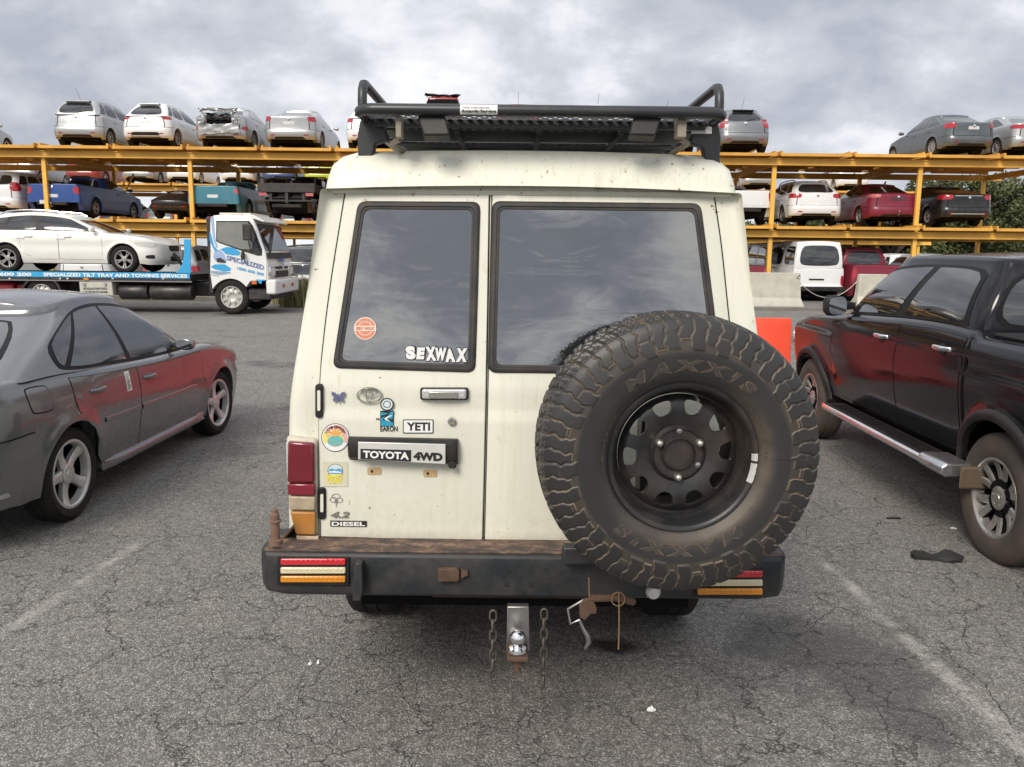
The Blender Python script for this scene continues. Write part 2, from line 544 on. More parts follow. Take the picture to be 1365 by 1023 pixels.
# ---------------------------------------------------------------- wheels (axis X, outer face +X)
_wh = {}
def wheel_meshes(R, w, rr_, style, n=36, key=None):
    k = (round(R, 3), round(w, 3), round(rr_, 3), style)
    if k in _wh: return _wh[k]
    h = w/2
    t = MB()
    prof = [(rr_-.012, -h*.78), (rr_+.01, -h*.92), (lerp(rr_, R, .45), -h*1.0), (R-.03, -h*.93), (R-.008, -h*.80), (R, -h*.6), (R, -h*.3), (R-.006, -h*.26), (R-.006, -h*.22), (R, -h*.18),
            (R, h*.18), (R-.006, h*.22), (R-.006, h*.26), (R, h*.3), (R, h*.6), (R-.008, h*.80), (R-.03, h*.93), (lerp(rr_, R, .6), h*1.0), (lerp(rr_, R, .3), h*.98), (rr_+.01, h*.92), (rr_-.012, h*.80)]
    t.lathe(prof, n)
    r = MB()
    # barrel + lip
    r.lathe([(rr_-.005, h*.82), (rr_+.004, h*.86), (rr_+.002, h*.90), (rr_-.012, h*.90), (rr_-.022, h*.80), (rr_-.026, h*.35)], n)
    r.lathe([(rr_-.026, h*.35), (rr_-.03, -h*.3), (rr_*.3, -h*.32)], n, mi=0 if style in ('steel', 'cap') else 1)
    d = MB()
    d.lathe([(rr_*.78, -h*.1), (rr_*.78, -h*.05), (.05, -h*.05)], n)   # brake disc
    x1 = h*.72
    if style in ('steel', 'cap'):
        r.lathe([(rr_-.02, h*.45), (rr_*.8, h*.42), (rr_*.62, h*.62), (rr_*.45, h*.66), (rr_*.3, h*.5), (.001, h*.52)], n)
        for q in range(9 if style == 'cap' else 0):
            a = 2*PI*q/9; c, s_ = math.cos(a), math.sin(a)
            pts = [Vector((h*.72, 0, 0))+Vector((0, c*rad-s_*tn, s_*rad+c*tn)) for rad, tn in ((rr_*.35, -.012), (rr_*.9, -.03), (rr_*.9, .03), (rr_*.35, .012))]
            r.prism(pts, (-.03, 0, 0))
    else:
        ns, wi, wo, tw = {'five': (5, .034, .030, .0), 'ten': (10, .018, .016, .0), 'twin': (5, .0, .0, .0), 'seven': (7, .026, .028, 0), 'vee': (6, .02, .05, 0)}[style]
        sp = []
        if style == 'twin':
            for q in range(5):
                for dq in (-.17, .17): sp.append((2*PI*q/5+dq*.55, 2*PI*q/5+dq, .016, .015))
        elif style == 'vee':
            for q in range(6):
                for dq in (-.26, .26): sp.append((2*PI*q/6+dq*.25, 2*PI*q/6+dq, .022, .026))
        else:
            for q in range(ns): sp.append((2*PI*q/ns, 2*PI*q/ns+.0, wi, wo))
        for a0, a1, w0, w1 in sp:
            rows = []
            for st in range(6):
                f = st/5; rad = lerp(rr_*.16, rr_-.012, f); a = lerp(a0, a1, f); ww = lerp(w0*1.15, w1, f)
                if style == 'five': ww = .030+.012*abs(2*f-1)**2
                c, s_ = math.cos(a), math.sin(a)
                xx = lerp(x1*.92, h*.80, f)-.018*math.sin(PI*f)
                cen = Vector((0, c*rad, s_*rad)); tn = Vector((0, -s_, c))
                rows.append([cen+tn*(-ww)+Vector((xx-.035, 0, 0)), cen+tn*(-ww)+Vector((xx-.008, 0, 0)), cen+tn*(-ww*.6)+Vector((xx, 0, 0)), cen+tn*(ww*.6)+Vector((xx, 0, 0)), cen+tn*ww+Vector((xx-.008, 0, 0)), cen+tn*ww+Vector((xx-.035, 0, 0))])
            k0 = len(r.mi); r.grid(rows, False, True)
            if style in ('vee', 'twin'):
                for q in range(k0, len(r.mi)):
                    if (q-k0) % 6 not in (1, 2, 3): r.mi[q] = 1
                    if style == 'vee' and (q-k0) < 12: r.mi[q] = 1
        r.lathe([(rr_*.30, x1*.55), (rr_*.30, x1*.9), (rr_*.26, x1*.97), (rr_*.12, x1*.97), (rr_*.11, x1*1.02), (.001, x1*1.03)], 20)
        for q in range(5):
            a = 2*PI*q/5+.3; r.lathe([(.009, x1*.9), (.009, x1*1.0), (.001, x1*1.01)], 8, 'X', (0, math.cos(a)*rr_*.2, math.sin(a)*rr_*.2))
    _wh[k] = (t, r, d)
    return _wh[k]

_whm = {}
def put_wheel(parent, x, y, z, R, w, rr_, style, mat_rim, side=1, steer=0.0, camber=0.0, tyre=None, simple=False):
    k = (R, w, rr_, style, mat_rim.name, (tyre or M['rubber']).name)
    if k not in _whm:
        t, r, d = wheel_meshes(R, w, rr_, style)
        ot = MB().add(t.v, t.f).build('wheel', tyre or M['rubber'], smooth=40)
        q_ = MB().add(r.v, r.f); q_.mi = list(r.mi); om = q_.build('rim', [mat_rim, M['under']], smooth=35)
        od = MB().add(d.v, d.f).build('brake_disc', M['under'], smooth=35)
        _whm[k] = (ot.data, om.data, od.data)
        for o in (ot, om, od): bpy.data.objects.remove(o)
    me = _whm[k]
    o = bpy.data.objects.new('wheel', me[0]); C.objects.link(o); o.parent = parent
    o.location = (x, y, z)
    o.rotation_euler = (random.uniform(0, 6) if side > 0 else random.uniform(0, 6), camber, (0 if side > 0 else PI)+steer)
    o.rotation_mode = 'XYZ'
    for nm, m_ in (('rim', me[1]), ('brake_disc', me[2])):
        if simple and nm == 'brake_disc': continue
        c = bpy.data.objects.new(nm, m_); C.objects.link(c); c.parent = o
    return o

# ---------------------------------------------------------------- shape families
def fam(kind, **k):
    if kind == 'hatch':
        b = dict(L=3.9, W=.845, ro=.70, wb=2.5, wr=.30, arch=.345, top=[(-1.95, .98), (-1.2, .97), (.9, .93), (1.3, .86), (1.95, .66)],
                 rc=.34, rcy=.26, bow=.10, rear=[(.25, .10), (.34, .02), (.50, .0), (.62, .04), (.80, .07), (1.0, .12)],
                 gr0=-1.86, gr1=-1.52, gf0=1.15, gf1=.30, gw1=.56, roof=1.51, rdrop=.06)
    elif kind == 'sedan':
        b = dict(L=4.5, W=.875, ro=1.05, wb=2.66, top=[(-2.25, 1.0), (-2.1, 1.03), (-1.5, 1.02), (1.0, .95), (1.4, .88), (2.25, .68)],
                 rear=[(.25, .10), (.34, .02), (.5, .0), (.58, .03), (.75, .035), (.98, .03), (1.05, .06)], rc=.36, rcy=.28, bow=.12,
                 gr0=-1.72, gr1=-.95, gf0=1.18, gf1=.28, gw1=.56, roof=1.44)
    elif kind == 'wagon':
        b = dict(L=4.75, W=.905, ro=1.0, wb=2.77, top=[(-2.37, 1.02), (-1.5, 1.0), (1.1, .96), (1.5, .89), (2.37, .68)],
                 rear=[(.25, .10), (.34, .02), (.5, .0), (.6, .04), (.8, .05), (1.02, .08)], rc=.36, rcy=.28, bow=.12,
                 gr0=-2.22, gr1=-1.72, gf0=1.3, gf1=.35, gw1=.59, roof=1.48, rdrop=.06)
    elif kind == 'van':
        b = dict(L=4.75, W=.85, ro=1.05, wb=2.57, wr=.32, arch=.37, rb=.34, top=[(-2.37, 1.12), (1.4, 1.10), (1.9, 1.05), (2.37, .92)],
                 side=[(.2, .03), (.4, .0), (.8, .0), (1.1, .02)], rear=[(.3, .04), (.36, .0), (.50, .0), (.54, .07), (1.1, .09)], rc=.14, rcy=.10, bow=.05, fbow=.08, fc=.25, fcy=.2,
                 gr0=-2.28, gr1=-2.20, gf0=2.15, gf1=1.35, gw1=.73, gin=.012, roof=1.98, rdrop=.03, gc=.10, gbow=.05, tr=.01)
    elif kind == 'ute':
        b = dict(L=5.0, W=.91, ro=1.10, wb=2.9, wr=.33, arch=.385, rb=.46, top=[(-2.5, 1.06), (1.2, 1.03), (1.5, .97), (2.5, .78)],
                 rear=[(.4, .0), (.8, .005), (1.1, .02)], rc=.10, rcy=.08, bow=.03, crown=.0, rt=.02,
                 gr0=-.55, gr1=-.22, gf0=1.4, gf1=.55, gw1=.60, roof=1.46, rdrop=.03)
    elif kind == 'suv':
        b = dict(L=4.6, W=.91, ro=.92, wb=2.65, wr=.35, arch=.40, sill=.27, rb=.34, top=[(-2.3, 1.10), (1.1, 1.06), (1.4, .99), (2.3, .80)],
                 rear=[(.3, .06), (.45, .0), (.6, .0), (.66, .04), (1.1, .08)], rc=.32, rcy=.25, bow=.10,
                 gr0=-2.18, gr1=-1.85, gf0=1.25, gf1=.40, gw1=.62, roof=1.70, rdrop=.05)
    b.update(k)
    return b

def build_car(kind, name, label, cat, loc, rz, paintm, group=None, over={}, tail=None, plate=True, detail=2, rim='five', rimmat=None, wd=None,
              glass=None, tailmat=None, badge=True, bumperdark=False, spoiler=False, roofrails=False, doors=False, wheels=(0, 1, 2, 3), tow=False, antenna=False, hubcap=False, cab_dark=False):
    c = Car(**fam(kind, **over))
    root = thing(name, label, cat, loc, rz, group)
    glass = glass or M['glass']
    c.body().build('body', paintm, root, weld=True, smooth=40)
    c.cabin().build('cabin', paintm, root, weld=True, smooth=40)
    h = c.L/2
    MB().box(-c.W+.22, c.W-.22, -h+.25, h-.35, c.sill-.02, .55).build('underbody', M['under'], root, smooth=0)
    # ---- glass
    tall = kind in ('van',)
    rw = .255 if kind not in ('ute', 'van') else .235
    b0, b1 = (.10, .93)
    patch(c.G, [(-rw, b0), (rw, b0), (rw*.97, b1), (-rw*.97, b1)], 16, 6, .004, rnd=.25, mir=True).build('rear_window', glass, root, smooth=40)
    patch(lambda a, b, g: c.G(1-a, b, g), [(-.235, .12), (.235, .12), (.235, .93), (-.235, .93)], 16, 6, .004, rnd=.15, mir=True).build('windscreen', glass, root, smooth=40)
    if kind == 'ute': sw = [(.36, .47), (.485, .655)]
    elif kind == 'hatch': sw = [(.335, .385), (.395, .49), (.505, .66)]
    elif kind == 'van': sw = [(.335, .42), (.435, .54), (.555, .655)]
    elif kind == 'sedan': sw = [(.352, .455), (.47, .665)]
    else: sw = [(.335, .40), (.412, .50), (.515, .66)]
    for sg in (1, -1):
        for i, (a0, a1) in enumerate(sw):
            sl0 = .02 if i == 0 and kind in ('sedan',) else 0.0
            patch(c.G, [(a0, .13), (a1, .13), (a1-(.015 if i == len(sw)-1 else 0), .88), (a0+sl0, .88)], 8, 5, .004, sg, rnd=.25).build('side_window', glass, root, smooth=40)
    # ---- lamps
    if tail is None:
        tail = {'hatch': (.55, .78, .10, .72), 'sedan': (.50, .70, .06, .74), 'wagon': (.56, .74, .1, .74), 'van': (.46, .82, .07, .76), 'ute': (.62, .92, .05, .76), 'suv': (.62, .95, .08, .74)}[kind]
    z0, z1, yext, xin = tail[:4]
    ua, ub = c.u_of_x(xin*c.W) if xin*c.W < c.W-c.rc else .15+.12*math.asin(min(1, (xin*c.W-(c.W-c.rc))/c.rc))/(PI/2), None
    ub = c.u_of_y(c.ys0+yext)
    sl = tail[4] if len(tail) > 4 else .03
    for sg in (1, -1):
        patch(c.B, [(ua, z0+sl), (ub, z0+sl*1.6), (ub-.004, z1), (ua, z1)], 12, 4, .006, sg, rnd=.3).build('taillight', tailmat or M['red'], root, smooth=50)
    if plate is not None:
        zp = (plate if isinstance(plate, float) else (.72 if kind in ('sedan', 'wagon', 'hatch') else .62))
        up = c.u_of_x(.19)
        pm = M['plate'] if plate is not False else paintm
        if plate is not False:
            patch(c.B, [(-up, zp), (up, zp), (up, zp+.105), (-up, zp+.105)], 4, 2, .008, mir=True).build('number_plate', pm, root, smooth=40)
        up = c.u_of_x(.27)
        if kind in ('sedan', 'wagon', 'hatch', 'suv'):
            patch(c.B, [(-up, zp-.05), (up, zp-.05), (up*.95, zp+.15), (-up*.95, zp+.15)], 6, 2, .002, mir=True).build('plate_recess', paintm if plate is not False else M['black'], root, smooth=40)
    if kind in ('hatch', 'wagon', 'suv', 'sedan') and detail >= 2:
        # shut lines of the tailgate and the bumper
        sm = MB(); zs_ = z0-.015 if kind == 'sedan' else .60
        zs_ = .60 if kind != 'sedan' else .58
        zt_ = c.topf(-h)-.02
        xs_ = .78*c.W
        us = [lerp(.002, c.u_of_y(c.yr-c.arch-.02), q/14) for q in range(15)]
        for sg in (1, -1):
            sm.grid([[c.B(u, z, sg)[0]+c.B(u, z, sg)[1]*.002 for z in (zs_-.006, zs_+.006)] for u in us])
            ux = c.u_of_x(xs_) if xs_ < c.W-c.rc else .15+.12*math.asin(min(1, (xs_-(c.W-c.rc))/c.rc))/(PI/2)
            sm.grid([[c.B(u, z, sg)[0]+c.B(u, z, sg)[1]*.002 for u in (ux-.003, ux+.003)] for z in [lerp(zs_, zt_, q/6) for q in range(7)]])
        sm.build('shut_line', M['under'], root, smooth=0)
    if bumperdark or kind in ('hatch', 'wagon', 'suv', 'sedan'):
        zz = c.rb
        u1 = c.u_of_x(.62*c.W)
        patch(c.B, [(-u1, zz+.005), (u1, zz+.005), (u1*.85, zz+(.17 if bumperdark else .07)), (-u1*.85, zz+(.17 if bumperdark else .07))], 10, 2, .005, mir=True).build('bumper_trim', M['black'], root, smooth=40)
    if badge and kind != 'van':
        zb_ = {'sedan': .90, 'hatch': .90, 'wagon': .93, 'ute': .95, 'suv': 1.0}.get(kind, .9)
        p, n = c.B(0, zb_)
        MB().lathe([(.045, 0), (.045, .012), (.035, .016), (.001, .016)], 16, 'Y').xform(Matrix.Translation(p-Vector((0, .014, 0)))@Matrix.Rotation(PI, 4, 'Z')).build('badge', M['chrome'], root)
    if detail >= 2:
        # bumper split line, mirrors, exhaust
        for sg in (1, -1):
            y = c.gf0-.28; w = c.W-.02
            m = MB(); z = c.topf(y)+.07
            prof = [(0, .03, .03), (.05, .07, .055), (.14, .08, .07), (.19, .05, .05)]
            rows = []
            for dx, a, b in prof:
                rows.append([Vector((sg*(w+dx-.04), y+a*math.cos(t)*.8, z+b*math.sin(t)*.95)) for t in [2*PI*q/10 for q in range(10)]])
            m.grid(rows, False, True); n0 = len(m.v); m.f.append(tuple(range(n0-10, n0))); m.mi.append(0)
            m.build('mirror', paintm if kind != 'van' else M['black'], root, weld=True, smooth=60)
        if kind in ('hatch', 'wagon', 'suv', 'van'):
            p0, _ = c.G(.02, .16); p1, _ = c.G(.16, .30)
            MB().tube([p0+Vector((0, -.02, -.02)), p0+Vector((0, -.03, .0)), p1+Vector((0, -.015, 0))], .008, 6).build('wiper', M['black'], root)
        if spoiler:
            a, _ = c.G(.24, .99); rows = []
            for q in range(9):
                t = -1+2*q/8; aa = abs(t)*.235
                p, n = c.G(aa, 1.0, 1 if t >= 0 else -1)
                rows.append([p+Vector((0, .10, .055)), p+Vector((0, -.10, .045)), p+Vector((0, -.12, .02)), p+Vector((0, -.02, -.01))])
            MB().grid(rows, False, True).build('spoiler', M['black'] if spoiler == 'dark' else paintm, root, weld=True)
        for sg in (1, -1):
            if kind in ('hatch', 'sedan', 'wagon'):
                patch(c.B, [(c.u_of_x(.55*c.W), c.rb+.11), (c.u_of_x(.70*c.W), c.rb+.115), (c.u_of_x(.70*c.W), c.rb+.15), (c.u_of_x(.55*c.W), c.rb+.14)], 4, 2, .006, sg).build('reflector', M['red'], root)
            if kind in ('hatch', 'wagon', 'sedan', 'suv', 'ute'):
                y0 = c.gf0-1.05
                for yy in ((y0, y0-.95) if detail > 2 or True else ()):
                    u = c.u_of_y(yy)
                    if c.ys0 < yy < c.ys1 and not (kind == 'ute' and yy < c.gr0):
                        patch(c.B, [(u-.012, c.topf(yy)-.17), (u+.012, c.topf(yy)-.17), (u+.012, c.topf(yy)-.135), (u-.012, c.topf(yy)-.135)], 4, 2, .022, sg).build('door_handle', paintm, root)
        if roofrails:
            for sg in (1, -1):
                pts = [(sg*(c.gw1-.03), y, c.groof(y)+.045+(0 if abs(t) < .9 else -.05)) for t, y in [(-1+2*q/10, lerp(c.gr1+.15, c.gf1-.2, q/10)) for q in range(11)]]
                MB().tube(pts, .016, 8).build('roof_rail', M['black'] if roofrails == 'dark' else M['chrome'], root)
        if antenna:
            MB().tube([(0, c.gr1+.15, c.roof), (0, c.gr1-.10, c.roof+.32)], .005, 6).build('antenna', M['black'], root)
        if tow:
            MB().tube([(0, -h+.1, .33), (0, -h-.10, .31), (0, -h-.12, .38)], .022, 8).lathe([(.0, -.03), (.028, -.02), (.034, 0), (.028, .02), (.0, .034)], 10, 'Z', (0, -h-.12, .42)).build('tow_bar', M['steel'], root)
    if kind == 'ute':
        # tailgate panel line, dark tonneau
        u1 = c.u_of_x(.74*c.W)
        patch(c.B, [(-u1, .56), (u1, .56), (u1, 1.02), (-u1, 1.02)], 8, 4, .008, mir=True, rnd=.03).build('tailgate', paintm, root, smooth=40)
        MB().box(-c.W+.10, c.W-.10, -h+.05, c.gr0-.04, c.topf(-h)-.03, c.topf(-h)+.012).build('tonneau_cover', M['black'], root, bevel=.01)
        MB().box(-.5, .5, -h-.09, -h+.05, .36, .47).build('rear_bumper', M['black'], root, bevel=.02)
    R, w, r_ = c.wr, (wd or .205), c.wr*.66
    if kind in ('van', 'ute', 'suv'): r_ = c.wr*.60
    for i, (sg, y) in enumerate(((1, c.yr), (-1, c.yr), (1, c.yf), (-1, c.yf))):
        if i in wheels: put_wheel(root, sg*(c.W-.02-w/2), y, R, R, w, r_, rim, rimmat or M['alloy'], sg, simple=True)
    return root, c
# ================================================================ the cream four-wheel drive in the middle
YD = 2.82
TX = 0.058
def aged_cream():
    """old cream enamel: chalky film, grime runs, scratches, rust freckles and bleeding at the lower edges"""
    m, nt, b = nmat('cream_paint'); co = obj_co(nt)
    sx = nd(nt, 'ShaderNodeSeparateXYZ'); nt.links.new(co, sx.inputs[0])
    n1 = noise_fac(nt, co, 1.6, 6, .65); n2 = noise_fac(nt, co, 34, 4, .6)
    run = noise_fac(nt, vscale(nt, co, (1, 1, .05)), 26, 5, .7)
    base = mix(nt, n1, (.66, .653, .545), (.72, .712, .61))
    g = mth(nt, 'MULTIPLY', ramp(nt, run, [(.50, 0.), (.72, 1.)]), ramp(nt, n1, [(.35, .12), (.65, .42)]))
    base = mix(nt, g, base, (.50, .46, .35))
    low = ramp(nt, sx.outputs[2], [(.70, 1.), (.98, 0.)])
    base = mix(nt, mth(nt, 'MULTIPLY', low, mth(nt, 'MULTIPLY', ramp(nt, n2, [(.35, .1), (.75, .6)]), .8)), base, (.47, .40, .29))
    f = noise_fac(nt, co, 42, 3, .6)
    hi = ramp(nt, mth(nt, 'MULTIPLY', sx.outputs[2], .4), [(.735, 0.), (.775, .05)])
    dens = mth(nt, 'ADD', hi, ramp(nt, noise_fac(nt, co, 2.6, 3, .6), [(.50, 0.), (.70, .02)]))
    sp = mth(nt, 'ADD', f, dens)
    base = mix(nt, ramp(nt, sp, [(.715, 0.), (.73, .35), (.75, .9)]), base, (.20, .085, .03))
    base = mix(nt, ramp(nt, noise_fac(nt, vscale(nt, co, (1, 1, .18)), 21, 3, .6), [(.66, 0.), (.74, .35)]), base, (.52, .38, .22))
    scr = nd(nt, 'ShaderNodeTexWave', Scale=3.0, Distortion=22.0, Detail=4.0, Detail_Scale=2.2); nt.links.new(co, scr.inputs['Vector'])
    base = mix(nt, mth(nt, 'MULTIPLY', ramp(nt, scr.outputs['Fac'], [(.985, 0.), (1., .5)]), ramp(nt, n1, [(.5, 0.), (.6, 1.)])), base, (.45, .43, .36))
    nt.links.new(base, b.inputs['Base Color'])
    nt.links.new(mth(nt, 'MULTIPLY_ADD', g, .4, mth(nt, 'MULTIPLY_ADD', n2, .16, .34)), b.inputs['Roughness'])
    b.inputs['Coat Weight'].default_value = .15; b.inputs['Coat Roughness'].default_value = .12
    bump(nt, b, mth(nt, 'ADD', noise_fac(nt, co, 2.6, 2), mth(nt, 'MULTIPLY', n2, .02)), .22, .02)
    return m
cream = aged_cream()
def troopy():
    L = 4.9
    root = thing('four_wheel_drive', 'cream boxy four wheel drive with black roof rack and big spare tyre on its back', 'four wheel drive', (TX, YD+L/2, 0))
    O = Vector((TX, YD+L/2, 0))
    c = Car(L=L, W=.856, ro=1.08, wb=2.98, wr=.40, arch=.47, sill=.48, rb=.62, fb=.55, rc=.05, rcy=.045, bow=0, fc=.12, fcy=.1, fbow=.05, tr=0, tf=.02,
            top=[(-2.45, 1.955), (.78, 1.955), (1.02, 1.72), (1.36, 1.30), (1.5, 1.24), (2.45, 1.16)], rt=.012, crown=.02,
            side=[(.5, .01), (.76, 0), (1.19, .014), (1.31, .03), (1.444, .055), (1.627, .09), (1.832, .122), (1.95, .141)],
            rear=[(.3, 0), (1.28, 0), (1.281, 0), (1.955, .0945), (2.1, .115)], front=[(.3, 0), (1.2, .03)], flare=.035, rows=20)
    c.rearf = lambda z: max(0.0, (z-1.28)*.14)+.001
    c.body().build('body', cream, root, weld=True, smooth=30)
    MB().box(-.62, .62, -2.3, 2.2, .42, .66).build('underbody', M['under'], root, smooth=0)
    # roof cap with the drip lip
    def loop(z, ins, hw=.725, y0=-2.371, y1=.86, r=.056):
        pts = rr(-hw+ins, y0+ins*1.0, hw-ins, y1-ins, max(.02, r-ins*.2), 6)
        out = []
        for i in range(len(pts)):
            a, b = pts[i], pts[(i+1) % len(pts)]
            k = 10 if i % 7 == 6 else 1
            out += [Vector((lerp(a[0], b[0], q/k), lerp(a[1], b[1], q/k), z)) for q in range(k)]
        return out
    def crown(l, k): return [Vector((p.x, p.y, p.z+k*(1-(p.x/.75)**2))) for p in l]
    ls = [loop(1.940, .03), loop(1.943, .006), loop(1.951, .001), loop(1.958, .003), loop(1.961, .009), crown(loop(1.99, .014), .002), crown(loop(2.04, .030), .006),
          crown(loop(2.070, .060), .010), crown(loop(2.087, .105), .016), crown(loop(2.094, .20), .020), crown(loop(2.097, .40), .022), crown(loop(2.098, .60), .022)]
    mb = MB(); mb.grid(ls, False, True)
    n = len(ls[0]); k = len(mb.v)-n; mb.f.append(tuple(range(k, k+n))); mb.mi.append(0)
    mb.build('roof', cream, root, weld=True, smooth=45)
    gl = M['glass']
    for sg in (1, -1):
        for y0, y1 in ((-2.2, -1.0), (-.85, .0), (.12, .82)):
            patch(c.B, [(c.u_of_y(y0), 1.36), (c.u_of_y(y1), 1.36), (c.u_of_y(y1), 1.84), (c.u_of_y(y0), 1.84)], 6, 5, .006, sg, rnd=.12).build('side_window', gl, root)
        m = MB(); m.box(sg*1.0-.09, sg*1.0+.09, .98, 1.05, 1.32, 1.56).build('mirror', M['black'], root, bevel=.02)
        MB().tube([(sg*.78, .98, 1.30), (sg*.93, 1.0, 1.38)], .014).build('mirror_arm', M['black'], root)
        MB().lathe([(.001, 0), (.09, 0), (.095, -.05)], 20, 'Y', (sg*.6, 2.40, .95)).build('headlight', M['clear'], root)
    MB().box(-.44, .44, 2.36, 2.405, .86, 1.05).build('grille', M['black'], root, bevel=.01)
    MB().box(-.85, .85, 2.42, 2.62, .50, .72).build('front_bumper', M['blackmetal'], root, bevel=.02)
    for i, (sg, y) in enumerate(((1, c.yr), (-1, c.yr), (1, c.yf), (-1, c.yf))):
        put_wheel(root, sg*.70, y, .40, .40, .25, .22, 'steel', M['blackmetal'], sg, tyre=M['rubber'])
    LEAN = .14
    def W(px, py):
        p = at(px, py, YD)
        for _ in range(4): p = at(px, py, YD+max(0, p.z-1.28)*LEAN)
        return p-O
    # ------------------------------------------------ rear doors
    def edge(tab):
        f = pchip(sorted((y, x) for x, y in tab)); return f
    def door(name, le, re, yt, yb, label=None):
        fl, fr = edge(le), edge(re)
        nr, nc = 60, 14
        rows = []
        ytl, ytr = yt
        for k in range(nr+1):
            t = k/nr; row = []
            for j in range(nc+1):
                s = j/nc
                y = lerp(lerp(yt[0], yt[1], s), lerp(yb[0], yb[1], s), t)
                x = lerp(fl(y), fr(y), s)
                p = W(x, y)
                z = p.z
                cr = 1.19
                o = .010+.006*smooth01((cr+.004-z)/.012)+.0025*smooth01((.775-z)/.012) - .003*smooth01((z-1.28)/.3)
                e = min(t, 1-t)*nr; e2 = min(s, 1-s)*nc
                if e < .5 or e2 < .5: o -= .005
                p.y -= o; row.append(p)
            rows.append(row)
        # tighten the rim columns/rows so that the rounded edge is narrow
        for r in rows:
            r[1] = r[0].lerp(r[1], .06)+Vector((0, -.003, 0)); r[-2] = r[-1].lerp(r[-2], .06)+Vector((0, -.003, 0))
        m = MB(); m.grid(rows)
        per = [rows[i][0] for i in range(nr)] + [rows[nr][j] for j in range(nc)] + [rows[i][nc] for i in range(nr, 0, -1)] + [rows[0][j] for j in range(nc, 0, -1)]
        m.grid([per, [Vector((p.x, p.y+.018, p.z)) for p in per]], False, True)
        o = m.build(name, cream, root, weld=True, smooth=50)
        if label: o['label'] = label
        # dark rubber seal showing in the gap round the door
        s = MB(); g = []
        cx = sum(p.x for p in per)/len(per); cz = sum(p.z for p in per)/len(per)
        for p in per: g.append(Vector((p.x+.0035*(1 if p.x > cx else -1), -L/2-.0015+LEAN*max(0, p.z+O.z-1.28), p.z+.003*(1 if p.z > cz else -1))))
        s.grid([g, [Vector((lerp(p.x, cx, .03), p.y+.0005, p.z)) for p in g]], False, True)
        s.build('door_seal', M['under'], o, smooth=0)
        return o
    dl = door('rear_door', [(461, 256), (453, 305), (442, 375), (433, 445), (427.5, 505), (426, 560), (427, 640), (429, 714)], [(652, 256), (650, 400), (646, 600), (643, 722)], (256, 258), (713, 720),
              'left rear door covered in stickers and badges')
    dr = door('rear_door', [(656.5, 256), (653.5, 400), (649.5, 600), (646.5, 722)], [(951, 260), (961, 330), (971, 425), (981, 520), (986, 620), (985, 726)], (258, 261), (719, 727),
              'right rear door carrying the spare wheel')
    YF = YD-.008
    # ------------------------------------------------ windows
    rub = plain('window_rubber', (.020, .020, .021), .6, var=.25, dirt=.3, scale=10)
    rg = glassmat('rear_glass', (.006, .009, .012), .015, .30, 1.0, dust=.10, coat=1.0, coat_ior=2.35)
    def window(door, outer, wpx):
        n = 6
        def rounded(q, r):
            pts = []
            k = len(q)
            for i in range(k):
                p, a, b = [Vector(q[z % k]) for z in (i, i-1, i+1)]
                u, v = (a-p).normalized(), (b-p).normalized()
                for t in range(n+1):
                    s = t/n
                    pts.append((p+u*r)*(1-s)**2+p*2*s*(1-s)+(p+v*r)*s*s)
            return pts
        def inset(q, d):
            k = len(q); out = []
            for i in range(k):
                p, a, b = [Vector(q[z % k]) for z in (i, i-1, i+1)]
                u, v = (a-p).normalized(), (b-p).normalized()
                out.append(p+(u+v)*d/abs(u.x*v.y-u.y*v.x))
            return out
        loops = [(0, 12, -.004), (1, 12, -.014), (wpx*.3, 12, -.020), (wpx*.62, 10, -.019), (wpx*.66, 10, -.015), (wpx*.72, 10, -.0155), (wpx*.95, 9, -.014), (wpx, 9, -.006)]
        rows = []
        for d, r, dy in loops:
            rows.append([W(x, y)+Vector((0, dy, 0)) for x, y in rounded(inset(outer, d), r)])
        MB().grid(rows, False, True).build('window_frame', rub, door, smooth=50)
        q = inset(outer, wpx-1.5)
        g = []
        for i in range(13):
            row = []
            for j in range(13):
                s, t = i/12, j/12
                a = Vector(q[0]).lerp(Vector(q[1]), s); b = Vector(q[3]).lerp(Vector(q[2]), s)
                p = a.lerp(b, t); row.append(W(p.x, p.y)+Vector((0, -.0095-.004*(1-(2*s-1)**2)*(1-(2*t-1)**2), 0)))
            g.append(row)
        MB().grid(g).build('window_glass', rg, door, smooth=80)
    window(dl, [(477.5, 268), (641, 269), (634.5, 497), (443, 491)], 11.5)
    window(dr, [(656, 268), (934, 271), (963, 500), (650, 497)], 11.5)
    # ------------------------------------------------ helpers on the door face (pixel outlines laid on the real door plane)
    def flat(pts, y=.0, th=.002):
        m = MB(); m.prism([W(x, yy)+Vector((0, -.0175-y, 0)) for x, yy in pts], (0, -th, 0)); return m
    def put(name, pts, mat, parent, y=0.0, th=.002, bevel=0.0, smooth=35):
        return flat(pts, y, th).build(name, mat, parent, bevel=bevel, smooth=smooth)
    def word(m, s, x0, y0, x1, y1, y=.002, th=.0015, off=0.0, shear=0.0, dy=0.0):
        o = W(x0, y1)+Vector((0, -.0175-y, 0)); ex = W(x1, y1+dy)-W(x0, y1); ey = W(x0, y0)-W(x0, y1); ex.y = ey.y = 0
        return m.text(s, o, ex, ey, (0, -th, 0), off, shear)
    def ell(cx, cy, rx, ry, n=28): return [(cx+rx*math.cos(2*PI*k/n), cy+ry*math.sin(2*PI*k/n)) for k in range(n)]
